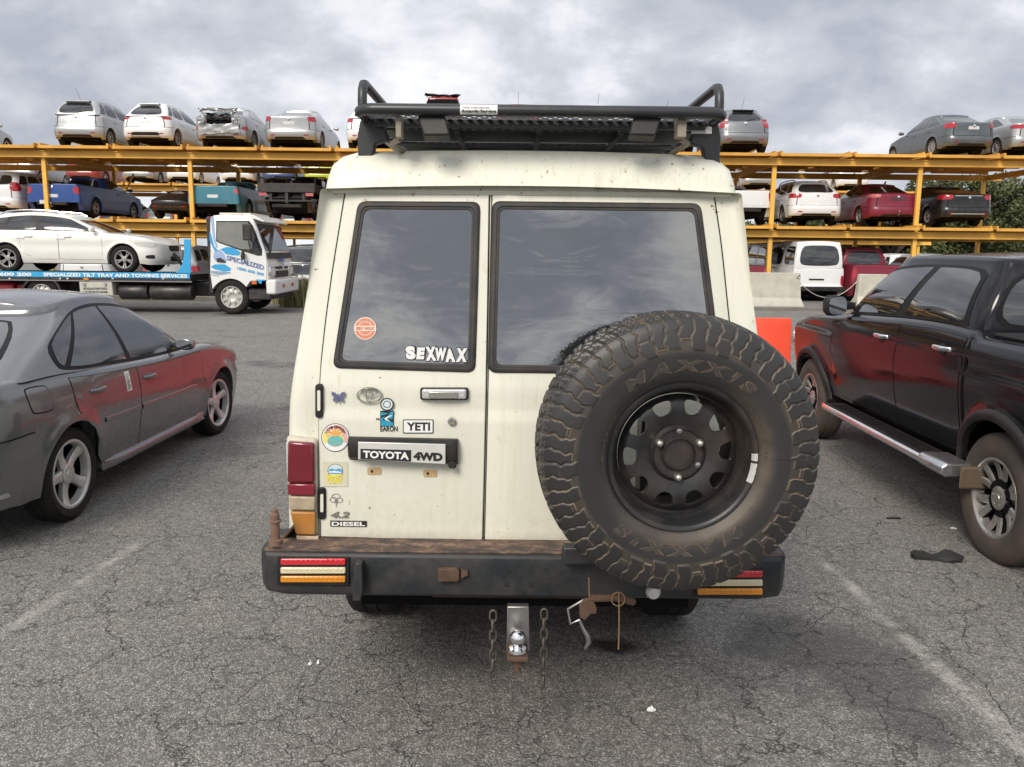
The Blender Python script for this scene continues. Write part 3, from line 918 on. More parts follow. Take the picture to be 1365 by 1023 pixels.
    def ringpx(m, cx, cy, rx, ry, w, y=.002, th=.004, n=32):
        o = [W(*p)+Vector((0, -.0175-y, 0)) for p in ell(cx, cy, rx+w/2, ry+w/2, n)]; i = [W(*p)+Vector((0, -.0175-y, 0)) for p in ell(cx, cy, rx-w/2, ry-w/2, n)]
        mid = [(a+b)/2+Vector((0, -th, 0)) for a, b in zip(o, i)]
        return m.grid([o, mid, i], False, True)
    # ------------------------------------------------ badge emblem: three ellipses
    silver = plain('badge_silver', (.50, .49, .44), .22, .85, var=.08)
    m = MB(); ringpx(m, 493.5, 526, 16, 9.8, 2.2); ringpx(m, 493.5, 522, 10.5, 4.4, 1.7, .003); ringpx(m, 493.5, 526.5, 3.8, 8.4, 1.6, .004)
    m.build('emblem', silver, dl, smooth=60)
    # butterfly
    m = MB()
    bf = plain('butterfly_ornament', (.20, .21, .36), .3, .6, var=.3, scale=300)
    for sg in (1, -1):
        m.prism([W(452.5+sg*x, y)+Vector((0, -.018, 0)) for x, y in ((.5, 528), (4, 522.5), (9, 521), (8.5, 526), (5.5, 528.5), (7.5, 532), (5, 535), (2.5, 532.5), (.5, 530))], (0, -.003, 0))
    m.prism([W(x, y)+Vector((0, -.0185, 0)) for x, y in ((451.6, 524), (453.4, 524), (453.2, 535), (451.8, 535))], (0, -.005, 0))
    m.build('butterfly_sticker', bf, dl)
    # door handle: chrome pull in a bezel
    put('handle_bezel', rr(561, 515.5, 625, 532, 3), M['black'], dl, -.002, .008, .003)
    o = put('door_handle', rr(564, 517, 622, 529.5, 2.5), plain('bright_chrome', (.88, .88, .88), .28, .8, var=.03), dl, .005, .016, .005)
    put('handle_paddle', rr(573, 520, 612, 529, 2), silver, dl, .021, .004, .002)
    # lock barrel
    p = W(603, 560)
    MB().lathe([(.014, 0), (.014, -.012), (.011, -.015), (.007, -.015), (.007, -.011), (.001, -.011)], 20, 'Y', p+Vector((0, -.015, 0))).build('door_lock', silver, dl)
    # blue beach sticker
    blue = plain('sticker_blue', (.025, .30, .46), .45, var=.25, scale=200); pale = plain('sticker_pale', (.60, .68, .70), .45, var=.06)
    m = MB(); m.add(*[(lambda q: (q.v, q.f))(flat(ell(517, 538, 9, 8.5), 0, .0012))][0]); m.build('sticker', M['ink'], dl)
    m = MB(); q = flat(ell(517, 538, 7.4, 7), .0012, .0008); m.add(q.v, q.f); m.build('sticker', pale, dl)
    m = MB(); ringpx(m, 517, 538, 4.6, 4.3, 1.1, .002, .0006); m.build('sticker', M['ink'], dl)
    q = flat([(508, 546.5), (526, 546.5), (526, 567), (508, 567)], 0, .0010); q.build('sticker', M['ink'], dl)
    q = flat([(509, 548), (519, 550.5), (509, 553)], .0011, .0006); q2 = flat([(509, 556), (514, 554), (511, 559), (525, 562), (525.5, 566.5), (509, 566.5)], .0011, .0006); q3 = flat([(521, 548), (525.5, 547.5), (524, 558), (518, 556)], .0011, .0006)
    merge(q, q2, q3).build('sticker', blue, dl)
    q = flat([(513, 556.5), (519, 553), (525, 552), (517, 557), (522, 561), (515, 559)], .0018, .0004); q.build('sticker', pale, dl)
    m = MB(); word(m, 'EARON', 508, 567, 531, 574, .0, .001, .02); word(m, 'THE', 502, 556, 507, 559, .0, .001, 0); m.build('sticker', M['ink'], dl)
    # framed name sticker
    put('sticker', rr(538, 558, 578.5, 576.5, 1.5), M['ink'], dl, 0, .001)
    put('sticker', rr(539.2, 559.2, 577.3, 575.3, 1), M['white'], dl, .001, .0006)
    m = MB(); word(m, 'YETI', 543, 561.8, 574, 572.8, .0016, .0006, .035); m.build('sticker', M['ink'], dl)
    # round colourful sticker
    def disc(cx, cy, rx, ry, mat, y, th=.0006): put('sticker', ell(cx, cy, rx, ry, 36), mat, dl, y, th)
    disc(448.5, 582, 18.5, 18.8, M['ink'], 0); disc(448.5, 582, 17.6, 17.9, M['white'], .0006)
    sc = [plain('sticker_coral', (.66, .24, .20), .5), plain('sticker_yellow', (.75, .62, .16), .5), plain('sticker_teal', (.12, .45, .43), .5), plain('sticker_pink', (.72, .42, .40), .5), plain('sticker_orange', (.75, .36, .10), .5)]
    for a0, a1, mt in ((150, 215, 1), (-40, 30, 3), (215, 262, 3), (262, 320, 0)):
        pts = [(448.5+r*math.cos(R_(a)), 582+r*math.sin(R_(a))) for r, seq in ((16.6, range(a0, a1+1, 8)), (11.6, range(a1, a0-1, -8))) for a in seq]
        put('sticker', pts, sc[mt], dl, .0012, .0004)
    disc(448.5, 582, 11.6, 11.8, sc[1], .0012); disc(448.5, 586.5, 10.5, 7, sc[2], .0018); disc(448.5, 576.5, 4.6, 4.2, sc[4], .0024)
    for k in range(7):
        a = R_(180+k*30); put('sticker', [(448.5+r*math.cos(a+d), 579+r*math.sin(a+d)) for r, d in ((5.5, -.1), (11, -.13), (11, .13), (5.5, .1))], sc[0 if k % 2 else 3], dl, .0026, .0003)
    for x, y in ((443, 587), (453, 589), (448, 592)): disc(x, y, 1.8, 1.2, sc[0], .0027, .0003)
    m = MB()
    for k in range(13):   # ring of small print
        a = R_(-150+k*10); cx, cy = 448.5+14.2*math.cos(a), 582+14.2*math.sin(a)
        s = 'LOOWINDERRABA'[k]
        t = Vector((-math.sin(a), math.cos(a))); r = Vector((math.cos(a), math.sin(a)))
        p0 = Vector((cx, cy))-t*1.2-r*1.5
        o = W(p0.x, p0.y)+Vector((0, -.0205, 0)); ex = W(p0.x+t.x*2.4, p0.y+t.y*2.4)-W(p0.x, p0.y); ey = W(p0.x+r.x*3.2, p0.y+r.y*3.2)-W(p0.x, p0.y)
        m.text(s, o, ex, ey, (0, -.0004, 0))
    m.build('sticker', M['ink'], dl)
    # square wave sticker
    put('sticker', rr(432, 614, 465, 647, 1), plain('sticker_film', (.62, .59, .45), .3), dl, 0, .0006)
    disc(448.5, 626, 10.3, 9.2, M['ink'], .0006); disc(448.5, 626, 9.6, 8.6, pale, .001)
    put('sticker', [(439.5, 625), (444, 622.5), (449, 624.5), (453, 622.5), (457.6, 624.5), (457.8, 630), (439.6, 630)], plain('sticker_sea', (.10, .33, .55), .5), dl, .0017, .0004)
    put('sticker', [(439.5, 627), (447, 626), (457, 627.6), (457, 628.6), (440, 628.4)], M['white'], dl, .0022, .0004)
    m = MB(); word(m, 'SANDY', 437, 630, 459, 636, .0018, .0006, .05, .0); word(m, 'COAST', 438, 636, 458, 642.5, .0018, .0006, .05); m.build('sticker', plain('sticker_sun', (.80, .66, .04), .45), dl)
    # outline flower sticker
    m = MB(); ringpx(m, 449.5, 660, 5.2, 3.2, 1.0, 0, .001); ringpx(m, 446, 664.5, 4.6, 3.4, 1.0, 0, .001); ringpx(m, 453.5, 665, 4.6, 3.2, 1.0, 0, .001); ringpx(m, 449.5, 666.5, 2, 2, .9, .001, .001)
    m.prism([W(x, y)+Vector((0, -.0165, 0)) for x, y in ((448.6, 669), (450.6, 669), (449.8, 674.5))], (0, -.001, 0))
    m.build('sticker', plain('sticker_grey', (.25, .24, .22), .5), dl)
    # engine badges
    m = MB(); word(m, '4.2', 442, 680, 467, 688, .0, .004, .02, .25); m.build('badge', silver, dl)
    put('badge', [(442, 692), (490, 692.5), (490, 700), (442, 699.5)], M['ink'], dl, 0, .003)
    m = MB(); word(m, 'DIESEL', 444, 693.3, 488, 698.6, .003, .0015, .03, 0, .3); m.build('badge', M['white'], dl)
    # plate lamp garnish with the lettering
    g = MB()
    sec = [(0, 0), (.030, .0), (.044, -.010), (.048, -.028), (.040, -.050), (.0, -.066)]   # (out, down)
    cols = []
    for x, k in ((467, .75), (470, .92), (478, 1), (601, 1), (608, .92), (611, .75)):
        t = (x-467)/144
        top = W(x, 580.5+t*3)
        hgt = (W(x, 580.5+t*3)-W(x, 612+t*6)).z
        cols.append([top+Vector((0, -.014-o*k, d*hgt/.066)) for o, d in sec])
    g.grid(cols)
    for c_ in (cols[0], cols[-1]): g.add(c_, [tuple(range(6))])
    g.build('plate_lamp_garnish', M['black'], dl, smooth=30)
    fac = MB(); fac.prism([W(x, y)+Vector((0, -.0645, 0)) for x, y in ((476, 593), (592, 596.5), (592, 614.5), (476, 611))], (0, -.003, 0))
    fac.prism([W(x, y)+Vector((0, -.0600, 0)) for x, y in ((476, 586.5), (592, 589.5), (592, 596.2), (476, 592.8))], (0, -.003, 0))
    def wz(px, py, d): return at(px, py, YD-d)-O
    fac = MB(); fac.prism([wz(x, y, .064) for x, y in ((477.5, 589), (594, 592), (594, 619), (477.5, 612.5))], (0, -.004, 0))
    fac.build('garnish_plate', plain('brushed_plate', (.66, .65, .61), .4, .3, var=.1, scale=20), dl, bevel=.002)
    bb = MB(); bb.prism([wz(x, y, .0685) for x, y in ((480.5, 598.5), (548, 600.3), (548, 615.6), (480.5, 612))], (0, -.001, 0)); bb.build('lettering', M['ink'], dl)
    def wword(m, s, x0, y0, x1, y1, d, off, shear=0, dy=0.0):
        o = wz(x0, y1, d); ex = wz(x1, y1+dy, d)-o; ey = wz(x0, y0, d)-o; m.text(s, o, ex, ey, (0, -.001, 0), off, shear)
    m = MB(); wword(m, 'TOYOTA', 484, 600.8, 545, 610.6, .0695, .035, 0, 2.4); m.build('lettering', M['white'], dl)
    m = MB(); wword(m, '4WD', 551, 602.5, 590, 613.6, .0685, .06, .0, 1.6); m.build('lettering', M['ink'], dl)
    MB().tube([wz(603, 612, .03), wz(603, 619, .04), wz(606, 622, .05)], .009, 8).lathe([(.0, 0), (.013, 0), (.013, -.02), (.0, -.02)], 10, 'Y', wz(602.5, 618, .04)).build('plate_lamp', M['black'], dl)
    # plate mount pads with rust
    pad = plain('rust_stained_pad', (.50, .34, .17), .7, var=.35, scale=60)
    for x, y in ((500, 626.5), (574, 629.5)):
        put('mount_pad', rr(x-9, y-4.4, x+9, y+4.4, 2), pad, dl, 0, .002)
        q = flat(ell(x-3, y, 1.7, 2.0, 10), .002, .001); q.build('screw_hole', M['ink'], dl)
    # window stickers
    YG = .0165
    orange = plain('sticker_salmon', (.62, .20, .12), .5)
    put('sticker', ell(488, 437.5, 15, 15), plain('sticker_cream', (.70, .58, .48), .5), dl, -.001, .0006); put('sticker', ell(488, 437.5, 13.6, 13.6), orange, dl, -.0004, .0005)
    m = MB(); ringpx(m, 488, 437.5, 9, 9, 1.0, .0002, .0003); m.build('sticker', plain('sticker_cream', (.70, .58, .48), .5), dl)
    put('sticker', [(473.8, 434), (502.2, 434), (502.2, 441), (473.8, 441)], plain('sticker_cream', (.70, .58, .48), .5), dl, .0004, .0004)
    m = MB(); word(m, 'SEX WAX', 476, 435.2, 500, 439.8, .0008, .0004, .03); m.build('sticker', orange, dl)
    m = MB(); word(m, 'MR ZOGS', 480, 427, 496, 430.5, .0004, .0003, .0); m.build('sticker', plain('sticker_cream', (.70, .58, .48), .5), dl)
    m = MB()
    xs = [541.5, 555.5, 568, 581, 594.5, 608, 622]
    for k, ch in enumerate('SEXWAX'):
        j = (0, 1.5, 0, 1, 2, 1)[k]
        word(m, ch, xs[k], 460.5+j+k*.4, xs[k+1]+(1.5 if ch in 'XW' else -.5), 478.5+k*.9-(1 if k % 2 else 0), -.001, .0008, .075, .12 if k % 2 else -.08)
    m.build('sticker', M['white'], dl)
    m = MB()
    for k, ch in enumerate('SEXWAX'):
        j = (0, 1.5, 0, 1, 2, 1)[k]
        word(m, ch, xs[k]-.8, 459.6+j+k*.4, xs[k+1]+(3 if ch in 'XW' else 1), 480+k*.9-(1 if k % 2 else 0), -.0016, .0004, .11, .12 if k % 2 else -.08)
    m.build('sticker', M['ink'], dl)
    # ------------------------------------------------ hinges
    for (x, y0, y1) in ((426.5, 511, 556), (430.5, 648, 690)):
        m = MB(); m.prism([W(a, b)+Vector((0, -.004, 0)) for a, b in rr(x-4.5, y0, x+5.5, y1, 4)], (0, -.02, 0)); h = m.build('hinge', M['black'], root, bevel=.004)
        m = MB(); m.prism([W(a, b)+Vector((0, -.0245, 0)) for a, b in rr(x-1.2, y0+8, x+2.8, y1-10, 1.5)], (0, -.003, 0)); m.build('hinge_pin', cream, h)
    # ------------------------------------------------ tail lamps (left in sight, right one behind the spare wheel)
    def mirx(p): return Vector((-p.x, p.y, p.z))
    for sg in (1, -1):
        fx = (lambda p: p) if sg > 0 else mirx
        def lamp(name, pts, mat, y, th, bev):
            return MB().prism([fx(W(a, b))+Vector((0, y, 0)) for a, b in pts], (0, -th, 0)).build(name, mat, tl_ if name != 'tail_lamp' else root, bevel=bev)
        tl_ = None
        tl_ = lamp('tail_lamp', [(383.5, 580), (424, 584), (425.5, 712), (397, 712), (390, 690), (384.5, 640)], plain('lamp_housing', (.55, .52, .42), .5, dirt=.5, dirtcol=(.2, .10, .05)), .06, .085, .012)
        lamp('stop_lens', [(387.5, 585), (422, 587.5), (423, 640), (387, 640)], plain('stop_lens_maroon', (.15, .008, .018), .2, coat=.6, var=.25), -.022, .022, .008)
        lamp('side_lens', [(385, 587), (389, 586), (389, 630), (386, 632)], plain('grey_lens', (.48, .47, .45), .3), -.018, .022, .004)
        lamp('reflector', [(387, 641), (423, 641.2), (423.2, 657), (387.6, 656)], plain('reflector_maroon', (.19, .010, .024), .2, coat=.6, var=.3), -.022, .020, .005)
        lamp('reverse_lens', [(388, 657.5), (423.4, 658.5), (423.6, 677), (390, 676)], plain('dusty_clear_lens', (.42, .35, .24), .3, dirt=.5, scale=40), -.022, .018, .006)
        lamp('indicator_lens', [(390.4, 677.5), (423.8, 678.5), (424.6, 709), (398, 708)], plain('dusty_amber_lens', (.42, .17, .03), .35, dirt=.8, dirtcol=(.30, .20, .09), scale=40), -.022, .020, .006)
    MB().prism([W(a, b)+Vector((0, -.018, 0)) for a, b in ((398, 710), (427, 711), (429, 724), (401, 724))], (0, -.02, 0)).build('corner_bracket', plain('rusty_cream', (.62, .50, .36), .7, var=.3, dirt=.8, dirtcol=(.22, .09, .04), scale=30), root, bevel=.004)
    # ------------------------------------------------ rear bumper
    dk = plain('bumper_black', (.017, .020, .023), .42, dirt=.55, dirtcol=(.085, .072, .06), scale=11, var=.35, spec=.35)
    yb, yi = -L/2-.165, -L/2-.012
    x0, x1 = -.858-TX, .948-TX
    prof = [(yb+.008, .738), (yb, .728), (yb-.003, .68), (yb+.002, .596), (yb+.03, .580)]
    m = MB(); rows = []
    for x, iny, lift in ((x0-.0, .16, .03), (x0+.004, .05, .02), (x0+.03, .008, .008), (x0+.10, 0, .0), (0, 0, 0), (x1-.10, 0, 0), (x1-.03, .008, .008), (x1-.004, .05, .02), (x1, .16, .03)):
        rows.append([Vector((x, y+iny, z+(lift if z < .7 else 0))) for y, z in prof] + [Vector((x, yi+.10, .60+lift)), Vector((x, yi+.10, .738))])
    m.grid(rows, False, True)
    m.add(rows[0], [tuple(range(7))]); m.add(rows[-1], [tuple(range(7))])
    bmp_ = m.build('rear_bumper', dk, root, bevel=.006, smooth=40)
    topm, nt, b = nmat('rusty_bumper_top')
    co = obj_co(nt); f1 = noise_fac(nt, vscale(nt, co, (1, 2, 1)), 11, 8, .7); f2 = noise_fac(nt, co, 55, 5, .7)
    a = ramp(nt, f1, [(.34, (.040, .036, .034)), (.45, (.085, .060, .048)), (.52, (.17, .105, .075)), (.60, (.26, .17, .12)), (.70, (.30, .145, .085)), (.82, (.10, .075, .06))])
    a = mix(nt, mth(nt, 'MULTIPLY', ramp(nt, f2, [(.42, 0.), (.6, 1.)]), .6), a, (.05, .04, .036))
    nt.links.new(a, b.inputs['Base Color']); b.inputs['Roughness'].default_value = .8; bump(nt, b, f2, .4, .006)
    MB().box(x0+.02, x1-.02, yb+.02, yi+.015, .7385, .742).build('bumper_step', topm, bmp_, smooth=0)
    def bz(px, py, d=.0): return at(px, py, O.y+yb-.004-d)-O
    def bplate(name, pts, mat, d0, th, bev=0.0, par=None):
        return MB().prism([bz(a, b_, d0) for a, b_ in pts], (0, -th, 0)).build(name, mat, par or bmp_, bevel=bev)
    for xo, y_ in ((374, 0), (929, 16.5)):
        hh = bplate('lamp_cluster', [(xo-4, 741+y_), (xo+92, 741.8+y_), (xo+92, 780+y_), (xo-4, 779+y_)], M['black'], 0, .006, .002)
        for k, mt in enumerate((M['redbright'], plain('led_cream_lens', (.62, .55, .36), .25, coat=.5, var=.15, scale=40), M['amber'])):
            ya = 744+y_+k*11.6
            bplate('led_bar', rr(xo+.5, ya, xo+87, ya+8.6, 2), mt, .006, .008, .003)
            mm = MB()
            for q in range(12): 
                p = bz(xo+7+q*6.7, ya+4.3, .014); mm.lathe([(.005, 0), (.003, -.0012), (.0005, -.0016)], 8, 'Y', p)
            mm.build('led_lens', mt, bmp_)
    # shackle lug, lamp box, holes, pin
    lug = [(478, 742), (486, 745), (487.5, 780), (484, 793), (474, 793), (473, 775)]
    bplate('recovery_lug', lug, M['blackmetal'], -.01, .055, .004)
    q = bplate('plate_lamp_box', [(584, 756), (610, 755), (613, 758), (613, 770), (610, 773), (584, 773)], M['rust'], 0, .022, .004)
    bplate('plate_lamp_box', [(615, 757), (624, 760), (624, 765), (615, 769)], M['rust'], 0, .018, .002)
    for x, y in ((675, 761.5), (708.5, 762), (675, 779.5), (708.5, 780)):
        MB().lathe([(.0068, -.0006), (.0005, -.0008)], 12, 'Y', bz(x, y)).build('bolt_hole', M['ink'], bmp_)
    pz = at(367.5, 722, YD-.13)-O
    MB().lathe([(.024, -.01), (.024, .008), (.0155, .010), (.0155, .068), (.021, .070), (.021, .076), (.0155, .078), (.0155, .098), (.011, .101), (.011, .112), (.008, .114), (.001, .1145)], 16, 'Z', pz).build('carrier_pin', plain('pin_rust', (.17, .10, .07), .8, var=.4, scale=40), bmp_)
    m = MB(); m.prism([at(x, y, YD-.02)-O for x, y in ((395, 697), (401, 722), (372, 723))], (0, .004, 0)); m.build('bumper_cavity', M['under'], bmp_)
    m = MB(); m.tube([at(x, y, YD-.03)-O for x, y in ((371, 722), (379, 716), (396, 697))], .006, 6); m.build('bumper_gusset', M['rust'], bmp_)
    # white lamp under the tyre
    MB().lathe([(.0, -.018), (.018, -.014), (.026, 0), (.026, .02)], 16, 'Y', bz(871, 790, .0)).build('number_lamp', M['clear'], bmp_)
    # ------------------------------------------------ tow hitch, chains, handbrake hook and hanging cord
    hy = YD-.24
    def hz(px, py, Y=hy): return at(px, py, Y)-O
    m = MB(); m.prism([hz(x, y) for x, y in ((676, 809), (705, 809), (706, 868), (675, 868))], (0, .03, 0)); hit = m.build('tow_hitch', M['steel'], root, bevel=.003)
    MB().box(-.33, .33, -L/2-.10, -L/2+.1, .555, .60).build('hitch_beam', plain('dark_rust', (.055, .032, .022), .85, var=.4, scale=20), hit, bevel=.01)
    bc = hz(690, 852, hy-.055)
    MB().box(bc.x-.034, bc.x+.034, bc.y-.04, bc.y+.07, bc.z-.06, bc.z-.045).build('ball_tongue', M['rust'], hit, bevel=.003)
    MB().lathe([(.001, .027), (.010, .0255), (.020, .018), (.0255, .006), (.026, -.004), (.022, -.016), (.015, -.024), (.015, -.034), (.029, -.036), (.031, -.045)], 24, 'Z', bc+Vector((0, 0, .004))).build('tow_ball', M['chrome'], hit, smooth=60)
    MB().lathe([(.031, -.061), (.028, -.072), (.018, -.074), (.018, -.092), (.010, -.094), (.010, -.112), (.001, -.114)], 8, 'Z', bc).build('ball_nut', M['rust'], hit, smooth=30)
    chm = plain('chain_steel', (.10, .09, .075), .6, .5, var=.3, scale=60, dirt=.5)
    def chain(px, y0, y1, n, off=0.0):
        m = MB(); a = hz(px, y0, YD-.22); b_ = hz(px+off, y1, YD-.22)
        st = (b_-a)/n
        ll = st.length*.62
        for k in range(n):
            cpt = a+st*(k+.5); pts = []
            d = Vector((1, 0, 0)) if k % 2 == 0 else Vector((.25, .97, 0))
            for q in range(14):
                t = 2*PI*q/14
                pts.append(cpt+d*.011*math.cos(t)+st.normalized()*(ll*.95*(abs(math.sin(t))**.7)*(1 if math.sin(t) > 0 else -1)))
            m.tube(pts, .0042, 6, closed=True)
        m.build('safety_chain', chm, root, smooth=60)
    chain(657.5, 815, 905, 7); chain(725.5, 813, 915, 8, -1)
    hk = MB(); hk.tube([hz(x, y, YD-.3) for x, y in ((778, 800), (757, 812), (760, 832), (773, 826))], .0045, 8)
    hk.tube([hz(x, y, YD-.3) for x, y in ((772, 826), (777, 838), (783, 848), (785, 856), (780, 865))], [.005, .006, .008, .009, .005], 8)
    hk.build('carrier_latch', M['steel'], root, smooth=60)
    MB().prism([hz(x, y, YD-.31) for x, y in ((772, 806), (778, 800), (790, 798), (796, 812), (795, 820), (788, 819), (780, 828), (773, 824))], (0, .016, 0)).build('latch_bracket', M['rust'], root, bevel=.004)
    MB().tube([hz(785, 798, YD-.30), hz(820, 797, YD-.30), hz(845, 803, YD-.28)], .012, 10).build('latch_tube', M['rust'], root)
    m = MB(); m.tube([hz(824+9*math.cos(2*PI*k/18), 799+9*math.sin(2*PI*k/18), YD-.31) for k in range(18)], .0022, 6, closed=True)
    m.tube([hz(825, 790, YD-.31), hz(825.3, 830, YD-.312), hz(824.4, 866, YD-.31)], .0026, 6)
    m.tube([hz(785, 770, YD-.30), hz(785.5, 796, YD-.31)], .002, 6)
    m.build('hanging_cord', plain('rusty_cord', (.20, .12, .06), .8, var=.3, scale=80), root)
    # ------------------------------------------------ roof rack
    bk = plain('rack_black', (.020, .022, .024), .36, dirt=.25, dirtcol=(.10, .09, .08), scale=6)
    zr = 2.205; xl, xr = -.515-TX, .685-TX; yk = -L/2-.02; yf = yk+2.5
    rk = MB(); r = .0195
    def arc(cx, cy, r0, a0, a1, n=6): return [Vector((cx+r0*math.cos(R_(lerp(a0, a1, k/n))), cy+r0*math.sin(R_(lerp(a0, a1, k/n))), zr)) for k in range(n+1)]
    rk.tube(arc(xl+.06, yk+.06, .06, 180, 270)+arc(xr-.06, yk+.06, .06, 270, 360)+arc(xr-.06, yf-.06, .06, 0, 90)+arc(xl+.06, yf-.06, .06, 90, 180), r, 12, closed=True)
    rack = rk.build('roof_rack', bk, root, smooth=60)
    for sg, xx in ((-1, xl+.012), (1, xr-.012)):
        top = zr+.094
        pts = [Vector((xx, yk+.03, zr)), Vector((xx, yk+.03, top-.06)), Vector((xx, yk+.036, top-.028)), Vector((xx, yk+.056, top-.006)), Vector((xx, yk+.09, top)), Vector((xx, yf-.15, top)), Vector((xx, yf-.08, top-.03)), Vector((xx, yf-.06, top-.06)), Vector((xx, yf-.06, zr))]
        MB().tube(pts, .0155, 10).build('rack_hoop', bk, rack, smooth=60)
        for yy in (yk+.55, yk+1.2, yk+1.85): MB().box(xx-.008, xx+.008, yy-.02, yy+.02, zr+.01, top).build('hoop_gusset', bk, rack, bevel=.004)
    cb = MB()
    cb.box(xl+.03, xr-.03, yk+.13, yk+.17, zr-.035, zr-.005)
    for k in range(1, 9): cb.box(xl+.02, xr-.02, yk+.17+k*.26, yk+.205+k*.26, zr-.032, zr-.012)
    for k in range(5): x = lerp(xl+.02, xr-.02, k/4); cb.box(x-.012, x+.012, yk+.18, yf-.02, zr-.045, zr-.033)
    cb.build('rack_crossbar', bk, rack, bevel=.004)
    MB().box(xl+.05, xr-.05, yk+.22, yk+.52, zr-.034, zr-.024).build('rack_tray', plain('rack_tray_black', (.012, .014, .015), .5, dirt=.15, spec=.3), rack)
    rt = MB()
    for k in range(24):
        y = yk+.60+k*.072; rt.box(xl+.06, xr-.06, y, y+.060, zr-.034, zr-.026)
    rt.build('rack_tray', _mc['rack_tray_black'], rack, smooth=0)
    # expanded-metal floor: strands weaving in a diamond pattern
    ms = MB()
    nx = 34; px_ = (xr-xl-.04)/nx
    yy = yk+.035
    row = 0
    while yy < yf-.05:
        if yy < yk+.21 or yk+.52 < yy < yk+.62 or yy > yf-.25:
            pts = []
            for k in range(nx*4+1):
                x = xl+.02+px_*k/4; ph = (k % 4)
                tri = (0, .5, 1, .5)[ph]; 
                pts.append((x, tri))
            sgn = 1 if row % 2 == 0 else -1
            for q in range(len(pts)-1):
                xa, ta = pts[q]; xb, tb = pts[q+1]
                ya, yb_ = yy+sgn*(ta-.5)*.024, yy+sgn*(tb-.5)*.024
                ms.add([(xa, ya-.007, zr-.012), (xb, yb_-.007, zr-.012), (xb, yb_+.007, zr-.006), (xa, ya+.007, zr-.006)], [(0, 1, 2, 3)])
        yy += .024; row += 1
    ms.build('rack_mesh', plain('rack_mesh_black', (.012, .013, .014), .5, dirt=.15, spec=.3), rack, smooth=0)
    for sg in (-1, 1):
        xe = xl if sg < 0 else xr
        m = MB()
        pl = [(0, zr-.005), (-sg*.055, zr-.005), (-sg*.075, zr-.075), (-sg*.03, zr-.09), (-sg*.02, zr-.13), (sg*.015, zr-.245), (sg*.055, zr-.245), (sg*.03, zr-.13), (sg*.03, zr-.06), (sg*.02, zr-.01)]
        for yy in (yk+.16, yk+1.1, yk+2.2):
            q = MB(); q.prism([Vector((xe+dx, yy, z)) for dx, z in pl], (0, .05, 0)); q.build('rack_leg', bk, rack, bevel=.004)
    MB().box(xr-.075, xr-.005, yk+.150, yk+.158, zr-.045, zr-.022).build('rack_label', M['white'], rack)
    # work lamps under the rear rail
    for px in (577, 862):
        p = at(px, 168, YD-.02)-O
        s = 1 if px < 700 else -1
        m = MB(); m.prism([p+Vector((dx*s, 0, dz)) for dx, dz in ((-.052, .036), (.040, .036), (.056, -.030), (-.030, -.032))], (0, .06, 0))
        m.xform(Matrix.Translation(p)@Matrix.Rotation(R_(-14), 4, 'X')@Matrix.Translation(-p)).build('work_lamp', plain('lamp_body_black', (.018, .016, .014), .55), rack, bevel=.006)
    # tie-down webbing
    web = plain('webbing', (.28, .24, .19), .85)
    for px, s in ((533, 1), (907, -1)):
        m = MB(); a = at(px-1, 155, YD)-O; b_ = at(px, 186, YD+.06)-O
        m.box(min(a.x, b_.x)-.005, max(a.x, b_.x)+.006, a.y-.003, b_.y, b_.z, a.z)
        m.tube([b_, b_+Vector((-s*.03, .02, -.012)), b_+Vector((s*.055, .35, -.06))], .010, 6); m.build('tie_strap', web, rack)
    # maker's sticker on the rail
    a = at(613, 142.5, YD-.045)-O; b_ = at(663, 155, YD-.045)-O
    rowsx = []
    for k in range(7):
        t = R_(-50+100*k/6); rowsx.append([Vector((x, yk-math.cos(t)*(r+.0008), zr+math.sin(t)*(r+.0008))) for x in (a.x, b_.x)])
    MB().grid(rowsx).build('rail_sticker', M['white'], rack)
    m = MB(); yq = yk-r-.0016
    m.text('Awards-Service', Vector((a.x+.004, yq, zr-.010)), (b_.x-a.x-.008, 0, 0), (0, 0, .009), (0, -.0004, 0), .03)
    m.text('4WD SUPACENTRE', Vector((a.x+.010, yq, zr+.003)), ((b_.x-a.x)*.7, 0, 0), (0, 0, .005), (0, -.0004, 0), 0)
    m.build('rail_sticker', M['ink'], rack, smooth=0)
    # ------------------------------------------------ spare wheel
    spare(root, Vector((.485, YD-.40, 1.172))-O)
    return root

